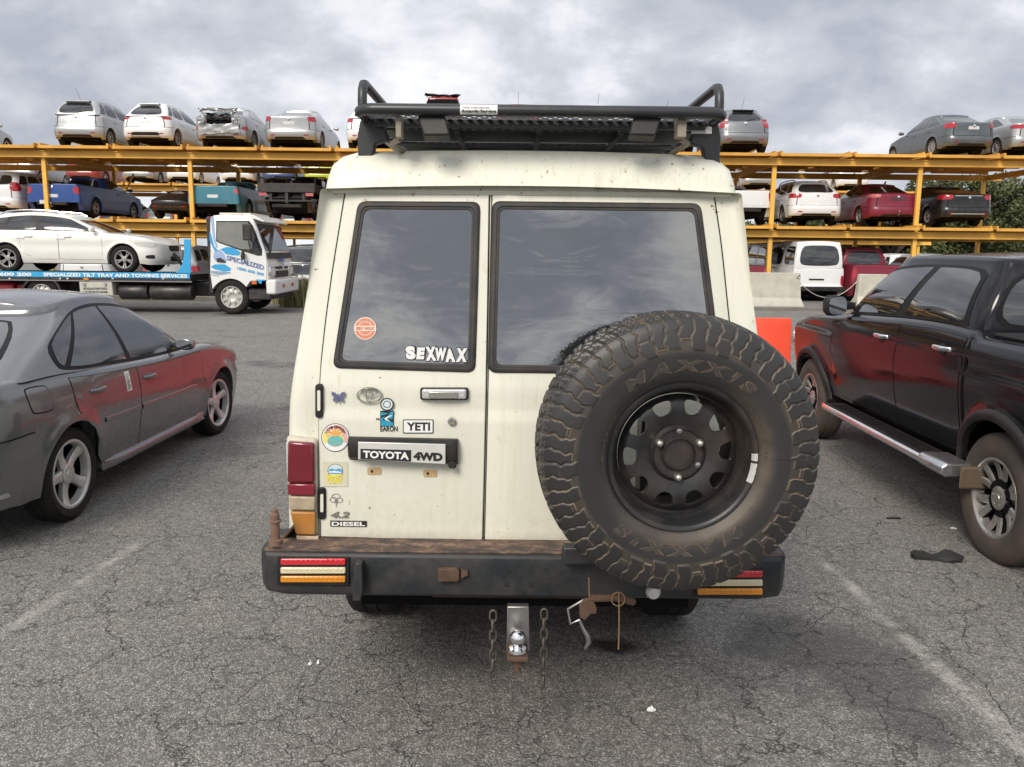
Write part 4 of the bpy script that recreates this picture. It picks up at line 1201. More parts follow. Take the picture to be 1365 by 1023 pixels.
def spare(root, cen):
    """big off-road tyre on a black ten-hole steel rim, axis along y, outer face towards -y"""
    R, w, ri = .412, .275, .207
    # ---- profile as a dense arc-length polyline: outer bead -> sidewall -> shoulder -> tread -> back
    h = w/2
    key = [(ri-.006, h*.74), (ri+.006, h*.84), (ri+.022, h*.93), (ri+.055, h*1.03), (ri+.10, h*1.05), (R-.055, h*.98), (R-.026, h*.90), (R-.010, h*.80), (R-.003, h*.62), (R, h*.3), (R+.001, 0), (R, -h*.3), (R-.003, -h*.62), (R-.010, -h*.80), (R-.026, -h*.90), (R-.07, -h*1.0), (ri+.05, -h*1.02), (ri, -h*.8)]
    pr = pchip([(i, k[0]) for i, k in enumerate(key)]); pa = pchip([(i, k[1]) for i, k in enumerate(key)])
    ts = []
    for i in range(len(key)-1):
        n = {0: 2, 1: 3, 2: 6, 3: 10, 4: 20, 5: 16, 6: 12, 7: 12}.get(i, 14 if i < 13 else 6)
        ts += [i+q/n for q in range(n)]
    ts.append(len(key)-1)
    r = np.array([pr(t) for t in ts]); a = np.array([pa(t) for t in ts])
    nr = np.gradient(a); na = -np.gradient(r); ln = np.hypot(nr, na)+1e-9; nr, na = nr/ln, na/ln
    # the outward normal: along the profile from outer bead over the tread a decreases
    nr, na = -nr, -na
    NT = 1300
    th = np.linspace(0, 2*PI, NT, endpoint=False)
    T, S = np.meshgrid(th, np.array(ts), indexing='ij')
    RR = np.broadcast_to(r, T.shape); AA = np.broadcast_to(a, T.shape)
    def tri(x): return 2*np.abs(2*(x-np.floor(x+.5)))-1
    def edge(d, wd, soft): return np.clip((np.abs(d)-wd)/soft, 0, 1)   # 0 in the groove, 1 on the block
    NP = 58
    ph = T*NP/(2*PI)
    v = AA/h
    # tread: zigzag rib grooves and slanted lateral grooves
    depth = np.zeros_like(T); dirt = np.zeros_like(T)
    onT = np.clip((RR-(R-.016))/.006, 0, 1)
    g = np.ones_like(T)
    for c0, am in ((-.40, .07), (.0, .10), (.40, .07)):
        g = np.minimum(g, edge(v-c0-am*tri(ph+c0), .035, .03))
    for c0, sl, band in ((.2, .9, (.02, .40)), (-.2, -.9, (-.40, -.02)), (.62, .5, (.38, 1.2)), (-.62, -.5, (-1.2, -.38))):
        q = ph*1.0+sl*v+(.25 if c0 > 0 else .6)
        d = (q-np.round(q))*2*PI*R/NP
        inb = ((v > band[0]) & (v < band[1])).astype(float)
        gg = edge(d, .0052 if abs(c0) > .5 else .0032, .003)
        g = np.minimum(g, 1-inb*(1-gg))
        d2 = (q+.5-np.round(q+.5))*2*PI*R/NP      # sipes
        g = np.minimum(g, 1-inb*.35*(1-edge(d2+.003*np.sin(v*40), .0008, .0015)))
    dep_t = .0095*(1-g)*onT
    # shoulder + sidewall lugs on the outer face
    zone = np.clip((RR-(R-.106))/.004, 0, 1)*(1-onT)*(AA > 0)
    k = np.floor(ph+.25+.5*v); alt = (k.astype(int) % 2)
    fr = (R-RR)/.106                               # 0 at the shoulder, 1 at the inner end
    q = ph+.25+.5*np.minimum(v, .8)+.16*tri(fr*1.3+.1)+.05*np.sin(fr*23+np.floor(ph)*2.1)
    kk = np.round(q).astype(int) % 2               # every other groove is deeper and kinks at its inner end
    q = q+np.where(kk == 0, .22*np.clip((fr-.55)/.12, 0, 1), 0)
    d = (q-np.round(q))*2*PI*R/NP
    wdt = np.where(kk == 0, .0026, .0013)+.0016*np.clip(fr-.4, 0, 1)
    lug = edge(d, wdt, .0026)
    blk = np.floor(q).astype(int)
    reach = np.array([1.0, .80, .95, .70, .9, .86])[blk % 6]
    lug = lug*np.clip((reach-fr)/.035, 0, 1)
    step = edge((fr-.52-.1*(blk % 2))*.098, .0010, .002)
    lug = np.minimum(lug, np.where(blk % 3 == 0, .75+.25*step, 1))
    dep_s = -(.0048*lug)*zone*np.clip(1.2-.6*fr, .35, 1)
    disp = -dep_t - dep_s
    # fine raised rings of the bead area
    for rr0, hh in ((.226, .0012), (.243, .0010), (.247, .0010), (.296, .0008)):
        disp += hh*np.exp(-((RR-rr0)/.0016)**2)*(AA > 0)
    disp += .0006*np.sin(T*7+RR*40)*np.sin(T*3.3)
    # dust: along lug edges, in grooves, brown ring round the rim (thicker on the lower right)
    ed = np.clip(1-np.abs(lug-.45)*2.2, 0, 1)*zone
    gt = np.clip(1-np.abs(g-.4)*2.2, 0, 1)*onT
    rs = np.random.RandomState(3)
    nz = np.zeros_like(T)
    for q_ in range(7):
        f1, f2, p1 = rs.randint(2, 30), rs.uniform(10, 90), rs.uniform(0, 6)
        nz += np.sin(T*f1+RR*f2+p1)/7
    ring = np.exp(-((RR-.236)/.024)**2)*np.clip(.10+.26*np.cos(T+.75), .02, 1)*(AA > 0)
    dirt = np.clip(1.0*ed*(.75+1.2*nz)+.75*gt*(.6+nz)+ring*(.85+.35*nz)+.10*(1-lug)*zone, 0, 1)
    X = (RR+disp*np.broadcast_to(nr, T.shape))*np.cos(T); Z = (RR+disp*np.broadcast_to(nr, T.shape))*np.sin(T); Y = -(AA+disp*np.broadcast_to(na, T.shape))
    P = np.stack([X, Y, Z], -1).reshape(-1, 3)
    m_ = len(ts)
    i, j = np.meshgrid(np.arange(NT), np.arange(m_-1), indexing='ij'); i2 = (i+1) % NT
    F = np.stack([i*m_+j, i*m_+j+1, i2*m_+j+1, i2*m_+j], -1).reshape(-1, 4)
    me = bpy.data.meshes.new('spare_wheel')
    me.vertices.add(len(P)); me.vertices.foreach_set('co', P.ravel())
    me.loops.add(F.size); me.loops.foreach_set('vertex_index', F.ravel().astype(np.int32))
    me.polygons.add(len(F)); me.polygons.foreach_set('loop_start', np.arange(0, F.size, 4, dtype=np.int32)); me.polygons.foreach_set('loop_total', np.full(len(F), 4, np.int32))
    me.update(calc_edges=True); me.validate()
    at_ = me.attributes.new('mud', 'FLOAT', 'POINT'); at_.data.foreach_set('value', dirt.ravel().astype(np.float32))
    me.polygons.foreach_set('use_smooth', [True]*len(me.polygons))
    m, nt, b = nmat('off_road_rubber')
    an = nt.nodes.new('ShaderNodeAttribute'); an.attribute_name = 'mud'
    co = obj_co(nt); nn = noise_fac(nt, co, 24, 6, .7)
    f = mth(nt, 'MULTIPLY', an.outputs['Fac'], mth(nt, 'MULTIPLY_ADD', nn, 1.5, .05), clamp=True)
    base = mix(nt, noise_fac(nt, co, 7, 5), (.013, .0132, .0135), (.034, .032, .029))
    nt.links.new(mix(nt, f, base, (.27, .195, .125)), b.inputs['Base Color'])
    nt.links.new(mth(nt, 'MULTIPLY_ADD', f, .35, .46), b.inputs['Roughness'])
    bump(nt, b, noise_fac(nt, co, 180, 3), .12, .003)
    me.materials.append(m)
    o = bpy.data.objects.new('spare_wheel', me); C.objects.link(o); o.parent = root; o.location = cen; o.rotation_euler = (0, 0, R_(3.2))
    o['label'] = 'large muddy off-road spare tyre on a black steel rim'
    # ---- raised lettering round the upper sidewall
    def curved(txt, rad, hgt, a_mid, a_span, outl, off, dep):
        v_, f_, _ = text_geo(txt, off, .0)
        out = MB(); pts = []
        for p in v_:
            ang = R_(a_mid)+R_(a_span)*(.5-p[0]); rr_ = rad+p[1]*hgt
            ang -= (p[1]-.5)*.045
            j_ = int(np.argmin(np.abs(r[:95]-rr_)))
            pts.append((math.cos(ang)*rr_, -(a[j_]+dep*(1 if p[2] > .5 else -.5)), math.sin(ang)*rr_))
        return out.add(pts, f_)
    lm = plain('tyre_letter', (.030, .028, .026), .6, dirt=.6, dirtcol=(.09, .065, .045), scale=60)
    le = plain('tyre_letter_edge', (.10, .072, .048), .8, var=.3, scale=50)
    for mid, span in ((88, 84), (-92, 84)):
        curved('M A X X I S', .252, .036, mid, span, 0, .065, .0016).build('raised_lettering', le, o, smooth=0)
        curved('M A X X I S', .2536, .033, mid, span-.6, 0, .02, .0026).build('raised_lettering', lm, o, smooth=0)
    curved('LT265/75R16 10PR', .2330, .008, 168, 40, 0, .0, .0010).build('raised_lettering', le, o, smooth=0)
    curved('BIGHORN  M/T-764', .2330, .008, 20, 40, 0, .0, .0010).build('raised_lettering', le, o, smooth=0)
    # ---- steel rim
    bm_ = plain('wheel_black', (.013, .013, .014), .38, dirt=.45, dirtcol=(.085, .055, .035), scale=9, var=.3)
    f0 = -h*.86
    rim = MB()
    rim.lathe([(ri-.004, f0+.012), (ri+.010, f0+.006), (ri+.013, f0-.004), (ri+.009, f0-.010), (ri+.001, f0-.009), (ri-.006, f0-.001), (ri-.010, f0+.016), (ri-.014, f0+.022), (ri-.014, f0+.036), (ri-.021, f0+.042), (ri-.024, f0+.062), (ri-.030, f0+.075), (ri-.036, f0+.20)], 96, 'Y')
    ro = rim.build('rim', bm_, o, smooth=50)
    # disc with ten windows
    rin, rout = .084, ri-.030
    def dish(rad):
        t = (rad-rin)/(rout-rin); return f0+.058-.012*math.sin(PI*min(1, max(0, t)))+.02*max(0, t-.8)*2
    disc = MB(); NH = 10; nb = 40
    for s in range(NH):
        a0 = 2*PI*s/NH+R_(3)
        ra, rb_ = rin, rout; da = PI/NH
        rc = .137
        outer, hole = [], []
        for k_ in range(nb):
            t = 2*PI*k_/nb; cx, sy = math.cos(t), math.sin(t)
            kk = min(((rb_-rc) if cx > 0 else (rc-ra))/max(1e-6, abs(cx)), da*rc/max(1e-6, abs(sy)))
            outer.append((rc+kk*cx, kk*sy/rc))
            # D-shaped window: flat outside, round inside
            hx, hy_ = (.021, .0245) if cx > 0 else (.022, .0245)
            e_ = 4.5 if cx > 0 else 2.4
            q_ = (abs(cx/hx)**e_+abs(sy/hy_)**e_)**(-1/e_)
            wd = 1.0+.10*(q_*cx/.02)
            hole.append((rc+.004+q_*cx, q_*sy*wd/(rc)))
        # exact corners
        def P3(rad, da_, dy=0): return Vector((math.cos(a0+da_)*rad, dish(rad)+dy, math.sin(a0+da_)*rad))
        mid = [(lerp(x[0], y[0], .75), lerp(x[1], y[1], .75)) for x, y in zip(outer, hole)]
        lp = [[P3(*p) for p in outer], [P3(*p) for p in mid], [P3(p[0], p[1], .0) for p in hole], [P3(p[0], p[1], .0035) for p in [(lerp(m2[0], hh[0], 1.06), lerp(m2[1], hh[1], 1.06)) for m2, hh in zip(mid, hole)]], [P3(p[0], p[1], .016) for p in hole]]
        disc.grid(lp, False, True)
        for k_ in range(4):   # corner fill triangles
            aa = [(rb_, da), (ra, da), (ra, -da), (rb_, -da)][k_]
            idx = sorted(range(nb), key=lambda z: (outer[z][0]-aa[0])**2+((outer[z][1]-aa[1])*rc)**2)[:2]
            disc.add([P3(*outer[idx[0]]), P3(*outer[idx[1]]), P3(*aa)], [(0, 1, 2)])
    disc.lathe([(rin+.001, dish(rin)), (rin-.006, f0+.050), (rin-.009, f0+.046), (rin-.012, f0+.052), (.052, f0+.053), (.050, f0+.046), (.047, f0+.043), (.046, f0+.050), (.044, f0+.056), (.001, f0+.056)], 60, 'Y')
    disc.build('rim_disc', bm_, o, smooth=35)
    for k_ in range(6):
        an_ = R_(-90+60*k_); p = Vector((math.cos(an_)*.0685, f0+.052, math.sin(an_)*.0685))
        if k_ % 2 == 0:
            MB().lathe([(.012, .0), (.012, -.014), (.010, -.020), (.005, -.024), (.0005, -.025)], 14, 'Y', p).build('wheel_nut', plain('nut_chrome', (.62, .58, .50), .3, .9, dirt=.4, scale=60), o, smooth=60)
        elif k_ == 3 or k_ == 5 or k_ == 1:
            MB().lathe([(.0085, -.0005), (.0085, -.004), (.0005, -.006)] if k_ != 5 else [(.008, -.0006), (.0005, -.0008)], 14, 'Y', p).build('stud_hole', M['ink'] if k_ == 5 else M['steel'], o, smooth=40)
    MB().tube([(.035, f0+.02, ri-.030), (.037, f0-.002, ri-.040)], .0045, 8).build('valve', M['steel'], o)
    # scraped paint on the lip
    sc = MB()
    for a0, a1 in ((-4, -20), (4, -2)):
        rows = [[Vector((math.cos(R_(lerp(a0, a1, k_/8)))*rad, yy, math.sin(R_(lerp(a0, a1, k_/8)))*rad)) for rad, yy in ((ri+.008+.001*math.sin(k_*2.2), f0-.0112), (ri-.001-.0015*math.cos(k_*3), f0-.0098), (ri-.007, f0-.001))] for k_ in range(9)]
        sc.grid(rows)
    sc.build('scraped_paint', plain('bare_scrape', (.52, .52, .50), .5, .2), o)
    # carrier arm behind
    MB().box(-.05, .05, .06, .22, -.05, .05).box(-.30, .1, .19, .24, -.44, -.38).box(-.06, .06, .17, .24, -.42, .05).build('wheel_carrier', M['blackmetal'], o, bevel=.006)
troopy()
# ================================================================ the two near cars
def stripp(fn, cols, m=5, off=.003, sg=1, deep=.02):
    """panel on a surface given as columns (a, b_low, b_high)"""
    rows = []
    for a, b0, b1 in cols:
        rows.append([fn(a, lerp(b0, b1, j/m), sg) for j in range(m+1)])
    n = len(rows)-1
    mb = MB(); mb.grid([[p+nn*off for p, nn in r] for r in rows])
    per = [rows[i][0] for i in range(n)] + [rows[n][j] for j in range(m)] + [rows[i][m] for i in range(n, 0, -1)] + [rows[0][j] for j in range(m, 0, -1)]
    mb.grid([[p+nn*off for p, nn in per], [p-nn*deep for p, nn in per]], False, True)
    return mb

def resamp(tab, n):
    f = pchip([(t[0], t[1]) for t in tab]); g = pchip([(t[0], t[2]) for t in tab])
    xs = [lerp(tab[0][0], tab[-1][0], i/n) for i in range(n+1)]
    return [(x, f(x), g(x)) for x in xs]

def ring_patch(c, yw, r0, r1, a0, a1, off, sg, n=24):
    """an arch trim lying on the body side"""
    rows = []
    for k in range(n+1):
        t = R_(lerp(a0, a1, k/n)); row = []
        for r, o in ((r0-.01, -.03), (r0-.01, off*.6), (r0+.005, off), (lerp(r0, r1, .5), off*1.15), (r1-.008, off), (r1, .0)):
            y = yw+r*math.cos(t); z = c.wr+r*math.sin(t)
            p, nn = c.B(c.u_of_y(max(c.ys0, min(c.ys1, y))), z, sg)
            row.append(Vector((p.x+sg*o, y, z)))
        rows.append(row)
    return MB().grid(rows)

def door_panel(root, c, paintm, cols, sg=1, name='door'):
    cs = [(c.u_of_y(y), a, b) for y, a, b in cols]
    d = stripp(c.B, cs, 10, .0035, sg, .012).build(name, paintm, root, smooth=50)
    g = .006
    y0, y1 = cols[0][0], cols[-1][0]
    sc = [(c.u_of_y(y+(-g if y == y0 else g if y == y1 else 0)), a-g, b+g*.6) for y, a, b in cols]
    stripp(c.B, sc, 10, .0010, sg, .01).build('door_seal', M['under'], d, smooth=50)
    return d

def handle(c, y, z, sg, mat, par, L=.19, off=.03):
    p, n = c.B(c.u_of_y(y), z, sg)
    m = MB()
    rows = []
    for k in range(9):
        t = -1+2*k/8; o = off*(1-t**4)+.002; w = .018*(1-.25*t*t)
        cpt = p+Vector((sg*o, t*L/2, 0))
        rows.append([cpt+Vector((sg*.010*math.cos(q), 0, w*math.sin(q))) for q in [2*PI*j/10 for j in range(10)]])
    m.grid(rows, False, True); m.f.append(tuple(range(10))); m.f.append(tuple(range(80, 90))); m.mi += [0, 0]
    h = m.build('door_handle', mat, par, weld=True, smooth=60)
    cup = MB(); cup.lathe([(.052, .0), (.046, .004), (.030, .0012), (.001, .001)], 20, 'X').xform(Matrix.Translation(p+Vector((0, 0, -.012)))@Matrix.Scale(.75, 4, (0, 0, 1))@(Matrix.Identity(4) if sg > 0 else Matrix.Rotation(PI, 4, 'Z')))
    cup.build('handle_cup', M['black'] if mat is M['chrome'] else mat, par, smooth=60)
    return h

def grey_sedan():
    c = Car(L=4.44, W=.845, ro=.98, wb=2.56, wr=.305, arch=.345, sill=.25, rb=.27, fb=.20, rc=.40, rcy=.34, bow=.12, fc=.42, fcy=.4, fbow=.2, tr=.05, tf=.05,
            top=[(-2.22, .95), (-1.95, .985), (-1.4, .985), (-.9, .955), (.4, .905), (.95, .905), (1.4, .85), (2.0, .70), (2.22, .58)], rt=.05,
            side=[(.2, .07), (.30, .045), (.45, .020), (.60, .003), (.68, .0), (.80, .010), (.88, .026), (.96, .055), (1.05, .08)],
            rear=[(.25, .06), (.42, .0), (.66, .01), (.69, .035), (.85, .045), (.98, .08)], front=[(.2, .05), (.35, .0), (.5, .02), (.65, .10), (.85, .3)],
            gr0=-1.80, gr1=-.96, gf0=.86, gf1=.18, gw1=.53, roof=1.415, rdrop=.055, gbow=.10, grr=.075, gbul=.03, gc=.17, gin=.015, rows=22, flare=.020, acol=21, dcol=.10, rcrown=.035)
    pm = paint('grey_sedan_paint', (.145, .148, .156), .21, .45, .75, .32, (.25, .24, .22))
    rz = R_(-1.0)
    root = thing('parked_sedan', 'dusty grey sedan with silver five spoke wheels parked beside the cream four wheel drive', 'car', (-3.61, 6.42, 0), rz)
    c.body().build('body', pm, root, weld=True, smooth=45)
    c.cabin().build('cabin', pm, root, weld=True, smooth=45)
    MB().box(-.60, .60, -1.9, 1.9, .20, .62).build('underbody', M['under'], root, smooth=0)
    gl = glassmat('sedan_glass', (.020, .024, .028), .03, .02, .7, .30)
    trim = plain('satin_black_trim', (.008, .008, .009), .45, dirt=.05, spec=.15)
    for sg in (1, -1):
        fr = resamp([(.345, .46, .53), (.354, .37, .67), (.365, .28, .77), (.378, .17, .85), (.392, .07, .90), (.41, .035, .935), (.44, .03, .96), (.50, .03, .975), (.60, .03, .965), (.66, .035, .94), (.684, .05, .90)], 30)
        f = stripp(c.G, fr, 8, .004, sg).build('window_trim', trim, root, smooth=50)
        q = resamp([(.354, .46, .55), (.362, .38, .67), (.374, .26, .77), (.386, .15, .83), (.396, .10, .86)], 8)
        stripp(c.G, q, 6, .0065, sg, .004).build('quarter_window', gl, f, smooth=50)
        q = resamp([(.406, .085, .875), (.43, .075, .90), (.47, .075, .92), (.512, .075, .925)], 10)
        stripp(c.G, q, 6, .0065, sg, .004).build('side_window', gl, f, smooth=50)
        q = resamp([(.522, .075, .925), (.56, .075, .92), (.62, .075, .90), (.655, .08, .87), (.670, .10, .82)], 10)
        stripp(c.G, q, 6, .0065, sg, .004).build('side_window', gl, f, smooth=50)
    t = patch(c.G, [(-.262, .08), (.262, .08), (.255, .93), (-.255, .93)], 18, 6, .003, rnd=.2, mir=True).build('rear_window_seal', trim, root, smooth=50)
    patch(c.G, [(-.25, .11), (.25, .11), (.243, .90), (-.243, .90)], 18, 6, .006, rnd=.2, mir=True).build('rear_window', glassmat('hazy_glass', (.05, .055, .055), .08, .0, .6, .6), t, smooth=50)
    patch(lambda a, b, g: c.G(1-a, b, g), [(-.24, .08), (.24, .08), (.235, .93), (-.235, .93)], 18, 6, .004, rnd=.15, mir=True).build('windscreen', gl, root, smooth=50)
    for sg in (1, -1):
        zt = lambda y: c.topf(y)-.055
        yr0 = [(-1.195, .80, zt(-1.195)), (-1.18, .70, zt(-1.18)), (-1.10, .615, zt(-1.1)), (-1.02, .56, zt(-1.02)), (-.96, .47, zt(-.96)), (-.93, .36, zt(-.93)), (-.91, .30, zt(-.91)), (-.7, .295, zt(-.7)), (-.5, .295, zt(-.5)), (-.34, .295, zt(-.34))]
        dr = door_panel(root, c, pm, yr0, sg)
        yf0 = [(-.328, .295, zt(-.328)), (0, .295, zt(0)), (.3, .295, zt(.3)), (.6, .295, zt(.6)), (.80, .30, zt(.8)), (.845, .45, zt(.84)), (.86, .62, zt(.86)), (.865, .7, zt(.865))]
        df = door_panel(root, c, pm, yf0, sg)
        handle(c, -.92, .805, sg, pm, dr); handle(c, .0-.17, .785, sg, pm, df)
        for d, y0, y1 in ((dr, -.86, -.35), (df, -.32, .70)):
            rows = []
            for k in range(9):
                y = lerp(y0, y1, k/8); zz = .585-.012*(y+.86)
                p0, n = c.B(c.u_of_y(y), zz, sg)
                rows.append([p0+Vector((sg*o, 0, dz)) for o, dz in ((0, -.020), (.010, -.018), (.014, -.003), (.012, .012), (0, .018))])
            MB().grid(rows).build('rub_strip', pm, d, smooth=50)
        # fuel flap
        if sg > 0:
            patch(c.B, [(c.u_of_y(-1.64), .775), (c.u_of_y(-1.43), .765), (c.u_of_y(-1.45), .915), (c.u_of_y(-1.66), .925)], 10, 8, .0035, sg, rnd=.22, deep=.004).build('fuel_flap', pm, root, smooth=50)
            patch(c.B, [(c.u_of_y(-1.647), .768), (c.u_of_y(-1.423), .758), (c.u_of_y(-1.443), .922), (c.u_of_y(-1.667), .932)], 10, 8, .0008, sg, rnd=.22, deep=.004).build('fuel_flap_gap', M['under'], root, smooth=50)
        # skirt and bumper ends
        rows = []
        for k in range(13):
            y = lerp(c.yr+.37, c.yf-.37, k/12)
            p0, n = c.B(c.u_of_y(y), .30, sg)
            kf = min(1, min(k, 12-k)/1.0); kf = kf if kf > 0 else -.6
            rows.append([Vector((p0.x+sg*(o*kf if o > 0 else o), y, z)) for o, z in ((-.06, .215), (.020, .225), (.034, .25), (.030, .275), (.010, .292), (-.01, .298))])
        MB().grid(rows).build('side_skirt', pm, root, smooth=50)
        # rear corner lamp + bumper lip
        patch(c.B, [(.15, .71), (.235, .72), (.24, .86), (.15, .90)], 12, 5, .006, sg, rnd=.3).build('taillight', M['red'], root, smooth=50)
        patch(c.B, [(.13, .335), (.265, .345), (.262, .365), (.13, .36)], 10, 2, .012, sg).build('bumper_lip', M['alloy'], root, smooth=50)
        rows = [[c.B(u, z, sg)[0]+c.B(u, z, sg)[1]*.0012 for z in (.664, .672)] for u in [lerp(.05, c.u_of_y(c.yr-.40), k/16) for k in range(17)]]
        MB().grid(rows).build('bumper_seam', M['under'], root, smooth=50)
        patch(c.B, [(.76, .52), (c.u_of_y(1.75), .56), (c.u_of_y(1.72), .66), (.78, .63)], 10, 5, .005, sg, rnd=.3).build('headlight', M['clear'], root, smooth=50)
    # mirrors
    for sg in (1, -1):
        p, n = c.G(.625, .05, sg)
        m = MB(); rows = []
        for dx, a, b in ((-.02, .03, .02), (.025, .04, .026), (.05, .062, .045), (.10, .074, .054), (.145, .068, .048), (.17, .045, .032)):
            rows.append([p+Vector((sg*dx, .02+a*math.cos(q)*(.9 if math.cos(q) > 0 else .35), .055+b*math.sin(q))) for q in [2*PI*j/14 for j in range(14)]])
        m.grid(rows, False, True); m.f += [tuple(range(14)), tuple(range(70, 84))]; m.mi += [0, 0]
        mm = m.build('mirror', pm, root, weld=True, smooth=60)
        MB().prism([p+Vector((sg*(.095+.062*math.cos(q)), -.008, .055+.038*math.sin(q))) for q in [2*PI*j/16 for j in range(16)]], (0, -.012, 0)).build('mirror_glass', plain('mirror_silver', (.6, .62, .63), .04, 1.0), mm)
    # barcode slip on the rear door
    p0, n = c.B(c.u_of_y(-.50), .82, 1)
    patch(c.B, [(c.u_of_y(-.535), .725), (c.u_of_y(-.47), .725), (c.u_of_y(-.47), .865), (c.u_of_y(-.535), .865)], 4, 6, .0055, 1, deep=.002).build('yard_ticket', M['white'], root)
    m = MB()
    for k in range(9): q = patch(c.B, [(c.u_of_y(-.527), .735+k*.0135), (c.u_of_y(-.48-(.02 if k % 3 == 0 else 0)), .735+k*.0135), (c.u_of_y(-.48), .735+k*.0135+(.008 if k < 5 else .004)), (c.u_of_y(-.527), .735+k*.0135+(.008 if k < 5 else .004))], 2, 1, .0062, 1, deep=.0002); m.add(q.v, q.f)
    m.build('yard_ticket', M['ink'], root, smooth=0)
    for sg, y, st in ((1, c.yr, 0), (-1, c.yr, 0), (1, c.yf, -.08), (-1, c.yf, -.08)):
        put_wheel(root, sg*(.845-.035-.1), y, .305, .307, .205, .222, 'five', plain('sedan_wheel_silver', (.60, .59, .57), .35, .5, dirt=.35, dirtcol=(.20, .17, .14), scale=10), sg, st)
    return root

def black_ute():
    c = Car(L=5.3, W=.93, ro=1.22, wb=3.25, wr=.385, arch=.445, sill=.50, rb=.55, fb=.45, rc=.14, rcy=.12, bow=.03, fc=.34, fcy=.30, fbow=.10, tr=.01, tf=.02,
            top=[(-2.65, 1.27), (-1.10, 1.27), (-.98, 1.31), (-.6, 1.325), (.9, 1.265), (1.2, 1.24), (1.7, 1.20), (2.3, 1.10), (2.65, .95)], rt=.05, crown=.03,
            side=[(.5, .085), (.62, .055), (.75, .026), (.88, .008), (.97, .0), (1.03, .0), (1.08, .010), (1.11, .012), (1.15, .006), (1.22, .024), (1.33, .06)],
            rear=[(.5, 0), (1.3, .02)], front=[(.4, .05), (.6, .0), (.85, .02), (1.05, .10), (1.25, .3)],
            gr0=-1.05, gr1=-.93, gf0=1.22, gf1=.60, gw1=.675, roof=1.76, rdrop=.018, gbow=.10, grr=.055, gbul=.03, gc=.09, gin=.02, rows=22, flare=.03, acol=21, dcol=.10, rcrown=.03)
    pm = paint('black_ute_paint', (.005, .005, .008), .13, .0, .24, .10, (.12, .11, .09))
    pm.node_tree.nodes['Principled BSDF'].inputs['Specular IOR Level'].default_value = .3
    root = thing('parked_ute', 'glossy black dual cab ute with chrome side step and a flat rear tyre', 'ute', (3.735, 6.05, 0), R_(-1.4))
    c.body().build('body', pm, root, weld=True, smooth=45)
    c.cabin().build('cabin', pm, root, weld=True, smooth=45)
    MB().box(-.66, .66, -2.4, 2.2, .36, .85).build('underbody', M['under'], root, smooth=0)
    gl = glassmat('ute_glass', (.016, .020, .022), .02, .02, .8, .12)
    trim = plain('satin_black_trim', (.008, .008, .009), .45, dirt=.05, spec=.15)
    blk = M['black']
    for sg in (1, -1):
        fr = resamp([(.352, .05, .84), (.372, .04, .92), (.44, .035, .945), (.55, .035, .945), (.63, .04, .92), (.668, .05, .86), (.686, .07, .78)], 24)
        f = stripp(c.G, fr, 8, .004, sg).build('window_trim', trim, root, smooth=50)
        q = resamp([(.361, .14, .76), (.375, .085, .855), (.42, .085, .89), (.48, .085, .895), (.494, .085, .89)], 10)
        stripp(c.G, q, 6, .0065, sg, .004).build('side_window', gl, f, smooth=50)
        q = resamp([(.516, .085, .895), (.56, .085, .89), (.62, .085, .87), (.655, .09, .82), (.670, .10, .75)], 10)
        stripp(c.G, q, 6, .0065, sg, .004).build('side_window', gl, f, smooth=50)
        zt = lambda y: c.topf(y)-.058
        dr = door_panel(root, c, pm, [(-.985, .66, zt(-.985)), (-.95, .60, zt(-.95)), (-.88, .545, zt(-.88)), (-.5, .54, zt(-.5)), (-.06, .535, zt(-.06))], sg)
        df = door_panel(root, c, pm, [(-.045, .535, zt(-.045)), (.4, .535, zt(.4)), (.9, .53, zt(.9)), (1.12, .53, zt(1.12)), (1.24, .62, zt(1.24)), (1.26, .80, zt(1.26)), (1.27, .9, zt(1.27))], sg)
        handle(c, -.74, 1.165, sg, M['chrome'], dr, .22, .035); handle(c, .20, 1.15, sg, M['chrome'], df, .22, .035)
        # gap between cab and tub
        rows = [[Vector((c.P(c.u_of_y(y), z).x*sg+sg*.002, y, z)) for y in (-1.05, -1.018)] for z in [lerp(.50, 1.262, k/12) for k in range(13)]]
        MB().grid(rows).build('tub_gap', M['under'], root, smooth=0)
        # flares
        ring_patch(c, c.yr, c.arch, c.arch+.055, 8, 172, .018, sg).build('arch_flare', blk, root, smooth=50)
        ring_patch(c, c.yf, c.arch, c.arch+.055, 8, 172, .018, sg).build('arch_flare', blk, root, smooth=50)
        # side step: a tread plate with a bright rail and bright end caps
        xs = sg*.93
        m = MB(); m.box(min(xs-sg*.06, xs+sg*.115), max(xs-sg*.06, xs+sg*.115), -1.10, .98, .440, .485)
        st = m.build('side_step', blk, root, bevel=.01)
        MB().tube([(xs+sg*.10, 1.00, .46), (xs+sg*.125, .9, .462), (xs+sg*.128, 0, .462), (xs+sg*.128, -1.0, .462)], .030, 12).build('step_rail', M['chrome'], st, smooth=60)
        m = MB()
        m.grid([[Vector((xs+sg*(o), y, z)) for o, z in ((-.05, .425), (.12, .415), (.155, .44), (.155, .48), (.12, .505), (-.05, .50))] for y in (-1.18, -.86)], False, True)
        m.f += [tuple(range(6)), tuple(range(6, 12))]; m.mi += [0, 0]
        m.build('step_cap', plain('satin_step', (.55, .55, .56), .25, .9, dirt=.2), st, bevel=.012)
        for k in range(14): pass
        tr = MB()
        for k in range(26): tr.box(min(xs-sg*.03, xs+sg*.085), max(xs-sg*.03, xs+sg*.085), -.80+k*.066, -.77+k*.066, .484, .489)
        tr.build('step_tread', trim, st, smooth=0)
        MB().box(min(sg*.80, sg*.99), max(sg*.80, sg*.99), -1.245, -1.215, .36, .50).build('mud_flap', plain('muddy_flap', (.095, .065, .038), .8, var=.4, scale=14, dirt=.6), root, bevel=.015)
